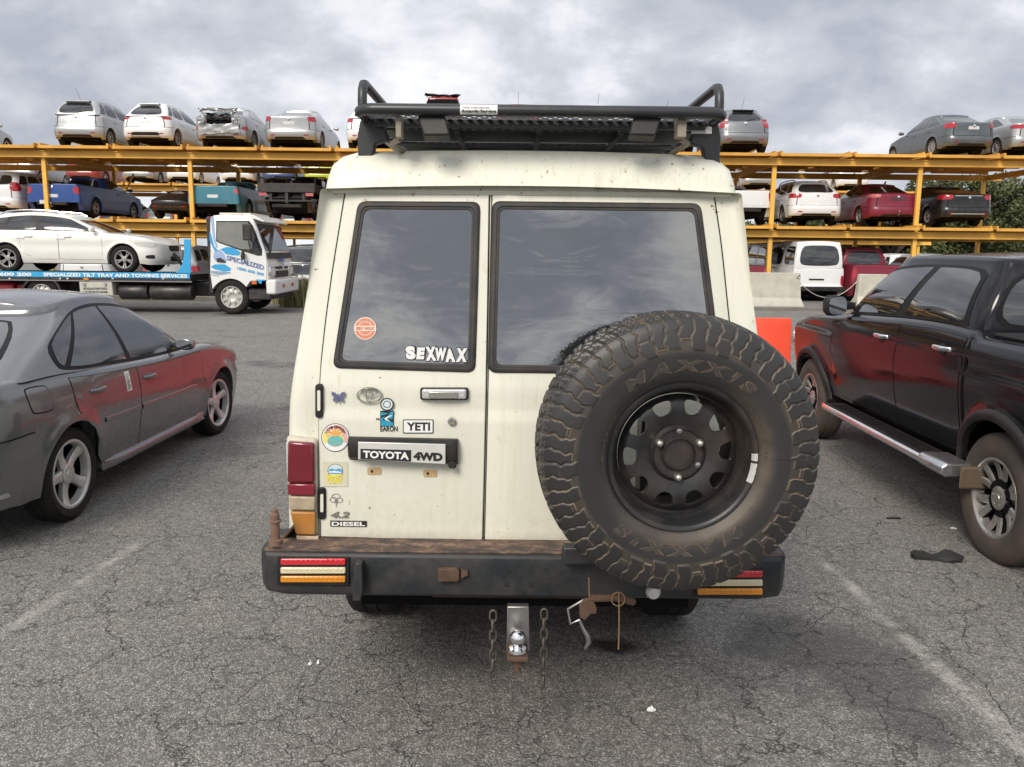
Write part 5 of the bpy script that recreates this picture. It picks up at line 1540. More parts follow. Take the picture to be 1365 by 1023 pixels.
        # lamps
        patch(c.B, [(.82, .82), (.745, .88), (.75, 1.0), (.84, .98)], 10, 5, .006, sg, rnd=.3).build('headlight', M['clear'], root, smooth=50)
        patch(c.B, [(.12, .80), (.262, .80), (.262, 1.18), (.12, 1.18)], 8, 5, .008, sg).build('taillight', M['red'], root, smooth=50)
        # mirror
        p, n = c.G(.672, .08, sg)
        m = MB(); rows = []
        for dx, a, b in ((-.03, .03, .03), (.05, .035, .035), (.07, .075, .075), (.14, .085, .09), (.20, .08, .088), (.23, .05, .06)):
            rows.append([p+Vector((sg*dx, .02+a*(1 if math.cos(q) > 0 else .4)*abs(math.cos(q))**.6*(1 if math.cos(q) > 0 else -1), .055+b*abs(math.sin(q))**.7*(1 if math.sin(q) > 0 else -1))) for q in [2*PI*j/16 for j in range(16)]])
        m.grid(rows, False, True); m.f += [tuple(range(16)), tuple(range(80, 96))]; m.mi += [0, 0]
        mm = m.build('mirror', blk, root, weld=True, smooth=60)
        MB().prism([p+Vector((sg*(.135+.075*abs(math.cos(q))**.6*(1 if math.cos(q) > 0 else -1)), -.020, .055+.074*abs(math.sin(q))**.6*(1 if math.sin(q) > 0 else -1))) for q in [2*PI*j/24 for j in range(24)]], (0, -.012, 0)).build('mirror_glass', plain('mirror_silver', (.6, .62, .63), .04, 1.0), mm)
    t = patch(c.G, [(-.262, .08), (.262, .08), (.257, .92), (-.257, .92)], 18, 6, .003, rnd=.2, mir=True).build('rear_window_seal', trim, root, smooth=50)
    patch(c.G, [(-.248, .12), (.248, .12), (.244, .87), (-.244, .87)], 18, 6, .006, rnd=.2, mir=True).build('rear_window', gl, t, smooth=50)
    patch(lambda a, b, g: c.G(1-a, b, g), [(-.24, .08), (.24, .08), (.235, .93), (-.235, .93)], 18, 6, .004, rnd=.15, mir=True).build('windscreen', gl, root, smooth=50)
    MB().box(-.80, .80, -2.60, -1.08, 1.268, 1.30).build('tub_liner', blk, root, bevel=.02)
    MB().box(-.70, .70, -2.78, -2.60, .52, .66).build('rear_bumper', M['chrome'], root, bevel=.03)
    u1 = c.u_of_x(.72)
    patch(c.B, [(-u1, .72), (u1, .72), (u1, 1.22), (-u1, 1.22)], 10, 6, .008, mir=True, rnd=.05).build('tailgate', pm, root, smooth=50)
    tb = plain('brown_dusty_tyre', (.060, .050, .042), .8, dirt=.6, dirtcol=(.14, .10, .07), scale=10)
    vr = plain('two_tone_rim', (.42, .41, .39), .3, .7, dirt=.4, dirtcol=(.10, .07, .05), scale=14)
    for i, (sg, y) in enumerate(((1, c.yr), (-1, c.yr), (1, c.yf), (-1, c.yf))):
        w = put_wheel(root, sg*(.93-.02-.12), y, .385, .385, .235, .235, 'vee', vr, sg, 0.0, 0, tb)
        if i == 1:
            w.location.z = .365
    return root
grey_sedan(); black_ute()
# ================================================================ tilt tray tow truck with the white wagon on it
TY = 19.5
GZ = 0.22
def tow_truck():
    p0 = at(180, 400, TY)
    O = Vector((p0.x, TY+1.05, GZ))
    root = thing('tow_truck', 'white and blue tilt tray tow truck parked side on behind the grey sedan', 'tow truck', O)
    def T(px, py, d=0.0): 
        p = at(px, py, TY); return Vector((p.x, TY+d, p.z))-O
    white = paint('truck_white', (.74, .74, .72), .3, 0, .6, .15)
    sky = plain('truck_blue', (.035, .33, .62), .35, coat=.4)
    dk = plain('chassis_black', (.015, .015, .016), .6, dirt=.4)
    WD = 2.1
    # cab: side outline swept across, with rounded shoulders
    side = [(279.8, 365), (279.4, 330), (279.3, 300), (280, 291), (284, 287.2), (300, 286), (327, 287.5), (337, 292), (342, 304), (348, 322), (354, 337), (357, 350), (358, 372), (358, 374), (330, 374), (328, 368), (322, 366)]
    arch = [(306.5+27.5*math.cos(R_(a)), 401-29*math.sin(R_(a))) for a in range(38, 150, 10)]
    outline = side[:14]+[(334, 375)]+[(a, b) for a, b in arch]+[(281, 372)]
    rows = []
    for d, k in ((0.06, .955), (.012, .985), (0.0, 1.0), (WD, 1.0), (WD+.0-.012+.012, 1.0), (WD+.06-.06, 1.0)):
        pass
    cx, cy = 318, 340
    for d, k in ((.05, .965), (.012, .99), (.0, 1.0)):
        pass
    for d, ins in ((.0, 2.2), (.02, .7), (.06, 0), (WD-.06, 0), (WD-.02, .7), (WD, 2.2)):
        row = []
        for a, b in outline:
            v = Vector((cx-a, cy-b)); l = v.length
            up = 1.0 if b < 340 else .25
            q = Vector((a, b))+v.normalized()*ins*up
            row.append(T(q.x, q.y, d))
        rows.append(row)
    m = MB(); m.grid(rows, False, True); n = len(outline)
    m.f += [tuple(range(n)), tuple(range(5*n, 6*n))]; m.mi += [0, 0]
    cab = m.build('cab', white, root, smooth=40)
    def decal(name, pts, mat, off=.006, th=.008, par=None, bev=0.0):
        return MB().prism([T(a, b, -off) for a, b in pts], (0, th, 0)).build(name, mat, par or cab, bevel=bev)
    S = .1564
    def Z(pts): return [(240+x*S, 270+y*S) for x, y in pts]
    decal('window_trim', Z([(308, 155), (590, 158), (622, 200), (700, 400), (700, 455), (660, 455), (520, 412), (330, 345), (308, 330)]), dk, .004)
    decal('side_window', Z([(318, 168), (575, 170), (600, 210), (640, 290), (612, 402), (520, 398), (335, 335), (318, 320)]), plain('truck_side_glass', (.20, .205, .185), .05, coat=.6, var=.3, scale=3), .008)
    decal('side_window', Z([(650, 300), (690, 405), (690, 445), (660, 443), (622, 410)]), M['glass'], .008)
    # blue livery
    decal('livery', Z([(345, 398), (400, 380), (460, 388), (515, 425), (505, 452), (450, 452), (390, 440)]), sky, .0045)
    decal('livery', Z([(262, 548), (300, 528), (380, 528), (432, 560), (432, 583), (380, 590), (300, 572)]), sky, .0045)
    decal('livery', Z([(252, 250), (266, 270), (290, 370), (325, 415), (300, 420), (262, 350), (252, 320)]), sky, .0045)
    decal('livery', Z([(262, 120), (290, 122), (300, 300), (322, 380), (310, 390), (285, 320), (270, 220)]), plain('truck_pale_blue', (.32, .42, .62), .35), .0043)
    decal('livery', Z([(290, 420), (340, 400), (380, 445), (400, 500), (350, 512), (300, 500), (285, 470)]), plain('truck_pale_blue', (.32, .42, .62), .35), .0042)
    decal('livery', Z([(262, 583), (430, 594), (430, 606), (330, 622), (260, 600)]), plain('truck_steel_blue', (.25, .33, .45), .4), .0042)
    ink = plain('livery_ink_blue', (.05, .10, .30), .45)
    m = MB()
    def wt(s, x0, y0, x1, y1, hgt, off=.02, d=-.0075):
        a, b = Z([(x0, y0), (x1, y1)]); o = T(*a, d); ex = T(*b, d)-o; ey = Vector((0, 0, hgt)); m.text(s, o, ex, ey, (0, -.002, 0), off)
    wt('SPECIALIZED', 400, 492, 718, 578, .115, .03)
    m.build('lettering', plain('livery_letter_blue', (.10, .16, .36), .45), cab, smooth=0)
    m = MB(); wt('1800 600 200', 490, 572, 715, 628, .07, .03); m.build('lettering', sky, cab, smooth=0)
    m = MB(); m.prism([T(*q, -.009) for q in Z([(650, 656), (725, 660), (725, 668), (700, 668), (695, 692), (675, 692), (670, 674), (652, 668)])], (0, .004, 0)); m.build('emblem', sky, cab)
    decal('door_handle', Z([(312, 478), (345, 472), (392, 505), (380, 512), (318, 508)]), dk, .03, .03, None, .004)
    decal('side_marker', Z([(612, 672), (655, 672), (655, 698), (612, 698)]), plain('marker_orange', (.60, .13, .02), .3), .02, .03, None, .004)
    for a, b in (((700, 410), (742, 735)), ((748, 400), (750, 735))):
        pass
    seam = MB(); 
    for pts in ([(738, 420), (741, 420), (742, 740), (739, 740)], [(590, 738), (745, 738), (745, 742), (590, 742)], [(250, 612), (330, 628), (330, 632), (250, 616)]):
        seam.prism([T(*q, -.0035) for q in Z(pts)], (0, .004, 0))
    seam.build('door_seam', dk, cab)
    # windscreen on the sloping front: between the A pillar and the far side
    def F(px, py, d, fwd=.012): p = T(px, py, d); p.x += fwd; return p
    m = MB(); m.add([F(339.5, 298, .10), F(339.5, 298, WD-.10), F(353.5, 334, WD-.07), F(353.5, 334, .07)], [(0, 1, 2, 3)]); m.build('windscreen', M['glass'], cab, smooth=0)
    m = MB(); m.add([F(354.5, 337, .03, .016), F(354.5, 337, WD-.03, .016), F(357.6, 345, WD-.03, .016), F(357.6, 345, .03, .016)], [(0, 1, 2, 3)])
    m.build('cowl', dk, cab, smooth=0)
    MB().box(F(352, 330, 0).x-.02, F(352, 330, 0).x+.05, .28-1.05, .34-1.05, F(352, 336, 0).z, F(352, 336, 0).z+.62, rot=Matrix.Rotation(R_(-32), 3, 'X'), org=(F(352, 330, 0).x, -.75, F(352, 336, 0).z)).build('wiper', dk, cab)
    # sun visor
    m = MB(); m.grid([[T(324, 285.5, d), T(338, 287, d), T(351, 294.5, d), T(351, 296.5, d), T(338, 292, d), T(324, 292, d)] for d in (.03, WD-.03)], False, True); m.f += [tuple(range(6)), tuple(range(6, 12))]; m.mi += [0, 0]
    m.build('sun_visor', white, cab, bevel=.01)
    # roof light bar
    MB().box(T(287, 286, 0).x, T(330, 286, 0).x, .25-1.05, 1.75-1.05, T(287, 286.5, 0).z, T(287, 283, 0).z).build('light_bar', plain('beacon_dull', (.55, .50, .42), .4), cab, bevel=.02)
    # front: headlamps, grille, bumper
    fx = T(358, 360, 0).x
    for d0, d1 in ((.03, .48), (WD-.48, WD-.03)):
        MB().box(fx-.12, fx+.035, d0-1.05, d1-1.05, T(357, 370.5, 0).z, T(357, 356, 0).z).build('headlight', M['chrome'], cab, bevel=.03)
        MB().box(fx-.10, fx+.042, d0+.05-1.05, d1-.06-1.05, T(357, 368.5, 0).z, T(357, 358, 0).z).build('headlight_lens', M['clear'], cab, bevel=.02)
    MB().box(fx-.05, fx+.03, .50-1.05, WD-.50-1.05, T(357, 371, 0).z, T(357, 356, 0).z).build('grille', dk, cab, bevel=.01)
    m = MB(); m.box(fx+.02, fx+.05, .50-1.05, WD-.50-1.05, T(357, 362, 0).z, T(357, 359.5, 0).z); m.lathe([(.09, 0), (.09, .02), (.001, .02)], 20, 'X', (fx+.04, 0, T(357, 356, 0).z)); m.build('grille_bar', M['chrome'], cab)
    m = MB(); m.text('HINO', (fx+.022, -.28, T(357, 350, 0).z), (0, .56, 0), (0, 0, .11), (.004, 0, 0), .02); m.build('lettering', ink, cab, smooth=0)
    b = MB().box(T(357, 380, 0).x-.05, fx+.16, -.01-1.05, WD+.01-1.05, T(357, 393, 0).z, T(357, 373, 0).z).build('front_bumper', white, root, bevel=.05, seg=3)
    for d in (.55, WD-.75): MB().box(fx+.10, fx+.168, d-1.05, d+.22-1.05, T(357, 385, 0).z, T(357, 380, 0).z).build('fog_lamp', M['redbright'], b, bevel=.01)
    MB().box(fx+.1, fx+.166, .85-1.05, 1.22-1.05, T(357, 386, 0).z, T(357, 380, 0).z).build('number_plate', M['plate'], b)
    MB().box(T(331, 390, 0).x, fx+.02, .02-1.05, WD-.02-1.05, T(357, 400, 0).z, T(357, 387, 0).z).build('step', dk, root, bevel=.02)
    # mirrors on arms
    for sg, y in ((-1, -1.05), (1, 1.05)):
        x = T(333, 310, 0).x
        m = MB(); m.box(x-.10, x+.10, y+sg*.20-.05, y+sg*.20+.05, T(333, 321, 0).z, T(333, 299, 0).z).build('mirror', dk, cab, bevel=.03)
        m = MB(); m.tube([(x+.25, y+sg*.02, T(340, 335, 0).z), (x+.06, y+sg*.2, T(333, 319, 0).z)], .014, 6).tube([(x+.02, y+sg*.02, T(340, 336, 0).z), (x+.02, y+sg*.2, T(333, 322, 0).z)], .012, 6)
        if sg < 0: m.lathe([(.001, -.02), (.10, -.02), (.10, .02), (.001, .03)], 12, 'X', (T(325.5, 340, 0).x, y-.1, T(325.5, 341, 0).z))
        m.build('mirror_arm', dk, cab)
    # engine stack and bulkhead behind the cab
    MB().box(T(272.5, 300, 0).x, T(279, 300, 0).x, .1-1.05, WD-.1-1.05, T(272, 392, 0).z, T(276, 291, 0).z).build('stack', dk, root, bevel=.03)
    # chassis, tray
    x0 = T(-150, 370, 0).x
    MB().box(x0+.5, T(330, 390, 0).x, .55-1.05, WD-.55-1.05, T(300, 397, 0).z, T(300, 378, 0).z).build('chassis', dk, root, bevel=.01)
    xt0, xt1 = T(-140, 366, 0).x, T(254, 366, 0).x
    zt0, zt1 = T(120, 370, 0).z, T(120, 364, 0).z
    tray = MB().box(xt0, xt1, -.05-1.05, WD+.05-1.05, T(120, 373.5, 0).z, zt1-.01).build('tray', dk, root, bevel=.01)
    MB().box(xt0, xt1, -.062-1.05, -.045-1.05, zt0, zt1+.02).build('side_board', sky, tray)
    # lettering on the side board
    m = MB(); hz_ = (zt1-zt0)*.78; zb = zt0+(zt1-zt0)*.16
    def tt(s, xa, xb): 
        m.text(s, (T(xa, 366, 0).x, -1.1135, zb), (T(xb, 366, 0).x-T(xa, 366, 0).x, 0, 0), (0, 0, hz_), (0, -.003, 0), .04)
    tt('600 200', 1.5, 44); tt('SPECIALIZED TILT TRAY AND TOWING SERVICES', 60, 251)
    m.build('lettering', M['white'], tray, smooth=0)
    # headboard with its curved foot
    hb = [(255, 319.5), (255, 366)] + [(235+18*math.sin(R_(a))*1.0, 364-22+22*(1-0)-(22-22*math.cos(R_(90-a)))*0) for a in ()]
    pts = [(246.5, 319.5), (255.5, 319.5), (255.5, 365), (231, 365)] + [(231+(246.5-231)*math.sin(R_(a)), 365-(365-338)*(1-math.cos(R_(a)))) for a in range(15, 91, 15)]
    MB().prism([T(a, b, -.062) for a, b in pts], (0, .02, 0)).build('headboard_side', sky, tray)
    MB().prism([T(a, b, WD+.04) for a, b in pts], (0, .02, 0)).build('headboard_side', sky, tray)
    # rail with marker lamps, tool locker, tanks, guard, rear wheel
    MB().box(xt0, T(256, 372, 0).x, -.03-1.05, .02-1.05, T(120, 375.2, 0).z, T(120, 373.4, 0).z).build('tray_rail', M['steel'], root)
    for px, mt in ((15, 'clear'), (82, 'clear'), (92, 'clear'), (116.5, 'amber'), (152, 'clear'), (219, 'clear')):
        w = 3.4 if mt == 'amber' else 1.3
        MB().prism([T(a, b, -.05) for a, b in rr(px-w, 370.6, px+w, 370.6+(3 if mt == 'amber' else 2), .6)], (0, -.02, 0)).build('marker_lamp', M[mt], root, bevel=.004)
    lk = MB().prism([T(a, b, -.02) for a, b in ((106, 375.5), (149, 375), (151.5, 394), (107.5, 394))], (0, .5, 0)).build('tool_locker', plain('locker_cream', (.50, .49, .42), .5, dirt=.3), root, bevel=.01)
    m = MB()
    for s, ya, yb in (('VIC ROADS TOW TRUCK', 383.5, 386.5), ('LICENCE 0448', 388, 391)):
        a, b_ = T(112, yb, -.026), T(144, yb, -.026); m.text(s, a, b_-a, Vector((0, 0, (T(112, ya, 0)-T(112, yb, 0)).z)), (0, -.002, 0), .01)
    m.build('lettering', M['ink'], lk, smooth=0)
    for px in (113, 141): MB().prism([T(a, b, -.022) for a, b in rr(px-1.5, 377.5, px+1.5, 381, .5)], (0, -.03, 0)).build('locker_latch', M['chrome'], lk)
    for a, b_ in ((156, 194), (197.5, 253)):
        m = MB(); 
        ya, yb = T(a, 390, 0).x, T(b_, 390, 0).x; zc = T(180, 389.5, 0).z; r = .19
        m.lathe([(.001, ya), (r*.92, ya), (r, ya+.02), (r, yb-.02), (r*.92, yb), (.001, yb)], 24, 'X', (0, -.82, zc)); m.build('fuel_tank', plain('tank_black', (.03, .03, .031), .35, .3, dirt=.4), root, smooth=40)
    m = MB()
    rows = [[T(55+r*math.cos(R_(a)), 396-r*math.sin(R_(a)), d) for r, d in ((26, -.02), (28.5, -.02), (28.5, .3), (26, .3))] for a in range(10, 171, 10)]
    m.grid(rows, False, True); m.build('mudguard', dk, root, smooth=40)
    for px, st, w_ in ((55, 'cap', .27), (308, 'cap', .27)):
        for d in (0, 1):
            q = T(px, 397, 0)
            w = put_wheel(root, q.x, (-1.05+.03+w_/2) if d == 0 else (1.05-.03-w_/2), .405, .405, w_, .255, st, plain('truck_rim', (.55, .54, .50), .4, .4, dirt=.4, scale=12), 1, 0)
            w.rotation_euler = (0, 0, -PI/2 if d == 0 else PI/2)
    red = plain('red_straps', (.30, .02, .03), .6, var=.4)
    m = MB(); m.lathe([(.001, -.2), (.14, -.2), (.15, .0), (.1, .12), (.001, .14)], 12, 'X', T(4, 384, .3)).build('winch_drum', red, root)
    MB().box(T(14, 390, 0).x, T(31, 390, 0).x, -.8, -.5, T(20, 388, 0).z, T(20, 380, 0).z).build('strap_box', red, root, bevel=.03)
    # ---- the car on the tray
    deck = zt1+GZ-.005
    xr, xf = at(8.6, 348, TY+.25).x, at(164, 347, TY+.25).x
    pm = paint('pearl_white', (.76, .745, .69), .28, 0, .8, .15)
    sp = dict(L=4.62, W=.885, ro=.96, wb=xf-xr, wr=.325, arch=.375, sill=.22,
              top=[(-2.31, .98), (-1.4, .97), (.6, .95), (1.0, .93), (1.5, .89), (1.95, .82), (2.2, .76), (2.31, .70)], front=[(.2, .04), (.35, 0), (.6, .01), (.8, .06)], fc=.5, fcy=.40, gr0=-2.15, gr1=-1.75, gf0=1.02, gf1=.12, gw1=.57, roof=1.42, rdrop=.09, flare=.02, acol=17,
              side=[(.2, .05), (.35, .01), (.5, .0), (.62, .012), (.78, .0), (.85, .015), (1.0, .05)])
    r2, c2 = build_car('wagon', 'loaded_wagon', 'pearl white station wagon carried on the tow truck tray', 'car', ((xr+xf)/2-(c_mid(sp)), TY+.25+.885, deck), -PI/2, pm, over=sp, rim='twin', rimmat=M['alloyd'], roofrails=True, detail=2, plate=None)
    for sg in (1, -1):
        stripp(c2.G, resamp([(.34, .10, .80), (.40, .08, .90), (.5, .08, .93), (.62, .08, .92), (.675, .09, .86)], 20), 6, .002, sg).build('window_trim', M['black'], r2)
        for y0, y1 in ((-1.0, -.10), (-.085, .93)):
            zt = lambda y: c2.topf(y)-.055
            door_panel(r2, c2, pm, [(y0, .34 if y0 > -.5 else .6, zt(y0)), (y0+.12, .32 if y0 > -.5 else .42, zt(y0+.12)), (lerp(y0, y1, .5), .315, zt(lerp(y0, y1, .5))), (y1, .315, zt(y1))], sg)
            handle(c2, y0+.22, .84, sg, pm, r2)
        patch(c2.B, [(.775, .60), (c2.u_of_y(1.72), .66), (c2.u_of_y(1.70), .74), (.80, .72)], 10, 5, .006, sg, rnd=.3).build('headlight', M['clear'], r2)
        patch(c2.B, [(.78, .34), (.742, .35), (.742, .42), (.78, .44)], 6, 4, .004, sg, rnd=.3).build('air_intake', M['black'], r2)
    patch(lambda a, b, g: c2.B(1-a, b, g), [(-.11, .52), (.11, .52), (.13, .66), (-.13, .66)], 12, 4, .005, mir=True, rnd=.2).build('grille', M['black'], r2)
    patch(lambda a, b, g: c2.B(1-a, b, g), [(-.10, .28), (.10, .28), (.12, .40), (-.12, .40)], 12, 4, .005, mir=True, rnd=.2).build('air_intake', M['black'], r2)
    fr = at(232, 352, TY+.9)
    tag(MB().tube([fr+Vector((0, 0, .25)), fr+Vector((.12, 0, .1)), fr+Vector((.22, .1, -.12)), fr+Vector((.1, .1, -.2))], .045, 8).build('loose_bumper_strip', M['black'], None), 'black strip of torn bumper hanging in front of the white wagon on the tow truck', 'car part')
def c_mid(sp):
    yr = -sp['L']/2+sp['ro']; return yr+sp['wb']/2
tow_truck()
# ================================================================ yellow car storage racks and the cars on them
yel = plain('rack_yellow', (.82, .46, .075), .5, var=.2, scale=1.5, dirt=.4, dirtcol=(.48, .25, .09))
yeld = plain('tray_yellow', (.74, .39, .065), .65, var=.25, scale=1.2, dirt=.6, dirtcol=(.30, .13, .04))
YR = 28.3
ZM = (at(150, 293, YR+1).z+at(1150, 301, YR+1).z)/2
ZT = (at(150, 200.5, YR+1).z+at(1150, 208.5, YR+1).z)/2
def rack(name, label, Y, xs, depth=4.9, zs=(ZM, ZT)):
    root = thing(name, label, 'storage rack', ((xs[0]+xs[-1])/2, Y, GZ))
    O = root.location
    z1 = zs[-1]
    for x in xs:
        for y, jig in ((0, 0), (depth, .0)):
            m = MB(); m.box(x-.07-O.x, x+.07-O.x, y-.06, y+.06, 0, z1-.20-GZ); m.box(x-.16-O.x, x+.16-O.x, y-.16, y+.16, -.2, .02)
            m.build('post', yel, root, bevel=.008, seg=1)
    for z in zs:
        for y in (0.0, depth):
            m = MB()   # I-section
            zc = z-.20-GZ
            x0, x1 = xs[0]-O.x-.6, xs[-1]-O.x+.6
            m.box(x0, x1, y-.175, y-.075, zc-.215, zc-.19).box(x0, x1, y-.135, y-.115, zc-.19, zc-.025).box(x0, x1, y-.175, y-.075, zc-.025, zc)
            m.build('beam', yel, root, smooth=0)
        for x in xs:
            MB().box(x-.05-O.x, x+.05-O.x, .08, depth-.2, z-.42-GZ, z-.22-GZ).build('cross_beam', yel, root, smooth=0)
        # two wheel trays for each car
        for i in range(len(xs)-1):
            w = xs[i+1]-xs[i]
            for k in range(2):
                xa = xs[i]+.06+k*(w/2); xb = xa+w/2-.12
                t = MB()
                tilt = .05
                a, b = xa-O.x, xb-O.x; zz = z-.10-GZ
                t.box(a, b, -.42, depth+.1, zz, zz+.035)
                t.box(a, b, -.44, -.42, zz-.05, zz+.045)
                for s in (a+.02, b-.08): t.box(s, s+.06, -.40, depth+.1, zz+.03, zz+.12)
                for q in range(5): t.box(a+.08, b-.08, .4+q*1.0, .52+q*1.0, zz-.08, zz)
                t.build('wheel_tray', yeld, root, smooth=0)
    for i in (1, len(xs)-2):
        for z0, z2 in ((ZM+.05, ZT-.5),):
            x = xs[i]-O.x
            MB().tube([(x+.0, depth-.3, z0-GZ), (x+.9, depth-.3, z2-GZ)], .035, 6).build('brace', yel, root)
    return root
x00 = at(60, 250, YR-.06).x
B = (at(1226, 250, YR-.06).x-x00)/6
XS = [x00+B*k for k in range(-1, 8)]
rack('storage_rack', 'front yellow steel car rack with two decks behind the tow truck', YR, XS)
rack('storage_rack', 'second yellow car rack further back behind the front one', 44.0, [x00-2+B*k for k in range(-1, 9)])

def P_(n, c, **k): return paint(n, c, **k)
silver = P_('silver_paint', (.42, .43, .43), rough=.32, metal=.6, dust=.3)
white = P_('white_paint', (.74, .74, .73), rough=.3, dust=.25)
grey = P_('grey_paint', (.20, .21, .225), rough=.3, metal=.5, dust=.3)
dgrey = P_('green_grey_paint', (.085, .105, .115), rough=.3, metal=.4, dust=.3)
blue = P_('dark_blue_paint', (.010, .055, .24), rough=.38, dust=.05, coat=.2)
teal = P_('teal_paint', (.022, .17, .23), rough=.35, dust=.2, coat=.4)
maroon = P_('maroon_paint', (.19, .008, .028), rough=.38, dust=.1, coat=.2)
blackp = P_('black_paint', (.007, .007, .008), rough=.25, dust=.1, coat=.25)
redp = P_('red_paint', (.30, .02, .02), rough=.3, dust=.2)
navy = P_('navy_paint', (.02, .05, .16), rough=.3, dust=.2)
YC = YR+.05
def rackcar(kind, name, label, px, z, pm, Y=YC, yaw=0.0, cat='car', group=None, **k):
    """px: photo column of the middle of the rear face, standing on the rack deck at height z"""
    sp = fam(kind, **k.get('over', {}))
    x = at(px, 240, Y+.40).x
    d = Vector((-math.sin(yaw), math.cos(yaw), 0))
    loc = Vector((x, Y, z+.0))+d*(sp['L']/2)
    return build_car(kind, name, label, cat, loc, yaw, pm, group=group, **k)
zt, zm = ZT+.03, ZM+.03
# ---- upper deck, left
rackcar('hatch', 'parked_hatchback', 'silver tall hatchback on the top deck at left with a clear-lens tail lamp', 113, zt, silver, over=dict(W=.86, roof=1.52, gr0=-1.88, gr1=-1.62, gw1=.60, top=[(-1.95, 1.0), (-1.2, 1.0), (.9, .96), (1.3, .86), (1.95, .66)], gbul=.03), tail=(.84, 1.0, .16, .80), tailmat=plain('smoky_lens', (.45, .40, .40), .2, coat=.5), antenna=True, rim='seven', rimmat=M['alloyd'], spoiler=True)
rackcar('hatch', 'parked_hatchback', 'white small hatchback with black lower bumper on the top deck beside the silver hatchback', 203, zt, white, over=dict(roof=1.48, gw1=.52, gr1=-1.42, side=[(.2, .06), (.35, .0), (.6, .0), (.8, .03), (.98, .08)]), tail=(.83, .98, .10, .70, .02), bumperdark=True, rim='ten', rimmat=M['alloyd'], spoiler=True, yaw=R_(-1.5))
dam, cd = rackcar('sedan', 'wrecked_sedan', 'silver sedan with crushed boot on the top deck', 300, zt, silver, over=dict(roof=1.45), tail=(.50, .66, .05, .86), badge=False, plate=None, rim='ten', rimmat=M['alloyd'])
# crushed boot: a dark cavity framed by buckled sheet
def crumple(seed, n, m, w, h, amp):
    rs = random.Random(seed); g = []
    for i in range(n+1):
        r = []
        for j in range(m+1):
            p = Vector((w*(i/n-.5), 0, h*(j/m-.5)))
            q = noise.noise_vector(Vector((i*.8+seed, j*.9, seed)))*amp
            r.append(p+q)
        g.append(r)
    return MB().grid(g)
y0 = -cd.L/2
patch(cd.B, [(-.135, .66), (.135, .66), (.12, .995), (-.12, .995)], 10, 6, .012, mir=True, rnd=.3).build('boot_cavity', M['under'], dam, smooth=0)
for s, w, h, x, z, yy, rx, rz in ((3, 1.10, .10, 0, 1.17, .04, 20, 2), (5, .40, .09, -.52, 1.06, -.02, 30, 50), (8, .40, .09, .52, 1.06, -.02, 30, -50), (11, 1.35, .30, 0, .56, -.05, 4, -3), (14, .26, .20, .58, .82, -.03, 0, 12), (15, .26, .20, -.60, .82, -.03, 0, -12)):
    crumple(s, 12, 5, w, h, .05).xform(Matrix.Translation((x, y0+yy, z))@Matrix.Rotation(R_(rz), 4, 'Y')@Matrix.Rotation(R_(rx), 4, 'X')).build('torn_panel', silver, dam, smooth=60)
crumple(31, 8, 5, .8, .2, .08).xform(Matrix.Translation((0, y0-.03, .93))).build('torn_panel', M['black'], dam, smooth=25)
rackcar('sedan', 'parked_sedan', 'silver sedan with red tail lamps on the top deck next to the wrecked one', 391, zt, silver, over=dict(L=4.5, W=.885, roof=1.43, gr1=-.85), tail=(.80, .99, .16, .74), rim='twin', rimmat=M['alloyd'])
rackcar('sedan', 'parked_sedan', 'silver car at the far left of the top deck with only its nose showing', -88, zt, silver, yaw=R_(4), over=dict(roof=1.42))
rackcar('hatch', 'parked_hatchback', 'white hatchback on the top deck mostly hidden by the left leg of the roof rack', 497, zt, white, over=dict(roof=1.46), tail=(.80, .97, .12, .74))
vw, cv = rackcar('van', 'wrecked_van', 'black and red wreck with torn open tailgate on the top deck above the roof rack', 592, zt, redp, over=dict(L=4.2, W=.60, gw1=.50, roof=1.66, ro=.9, wb=2.4), plate=None)
patch(cv.G, [(-.30, .05), (.30, .05), (.30, .95), (-.30, .95)], 14, 6, .02, mir=True, rnd=.1).build('open_tailgate', M['under'], vw)
crumple(4, 10, 3, 1.15, .12, .10).xform(Matrix.Translation((0, -2.15, 1.68))@Matrix.Rotation(R_(60), 4, 'X')).build('torn_panel', M['black'], vw, smooth=25)
rackcar('hatch', 'parked_hatchback', 'red hatchback on the top deck with only its dark roof edge above the roof rack', 690, zt, redp, over=dict(roof=1.56), spoiler='dark', antenna=True)
rackcar('hatch', 'parked_hatchback', 'white hatchback on the top deck with its roof just above the roof rack', 795, zt, white, over=dict(roof=1.56, L=3.9), antenna=True)
rackcar('sedan', 'parked_sedan', 'silver sedan on the top deck hidden behind the right half of the roof rack', 892, zt, silver, over=dict(roof=1.50), antenna=True)
# ---- upper deck, right
rackcar('hatch', 'parked_hatchback', 'grey hatchback on the top deck just right of the roof rack', 987, zt+.02, grey, over=dict(L=4.1, W=.855, roof=1.47, gw1=.53, gr1=-1.5), tail=(.84, 1.06, .14, .72, -.06), spoiler='dark', antenna=True, plate=None)
rackcar('sedan', 'parked_sedan', 'dark green grey small sedan on the top deck at right', 1284, zt+.02, dgrey, over=dict(L=4.3, W=.85, roof=1.46, gr0=-1.65, gr1=-.98), tail=(.80, 1.0, .14, .72, .03), plate=.78, rim='cap', rimmat=M['alloyd'], yaw=R_(3))
rackcar('sedan', 'parked_sedan', 'silver sedan cut by the right edge on the top deck beside the dark sedan', 1372, zt+.02, silver, over=dict(L=4.5, roof=1.45), tail=(.80, .97, .10, .66), rim='ten', rimmat=M['alloyd'], yaw=R_(3))
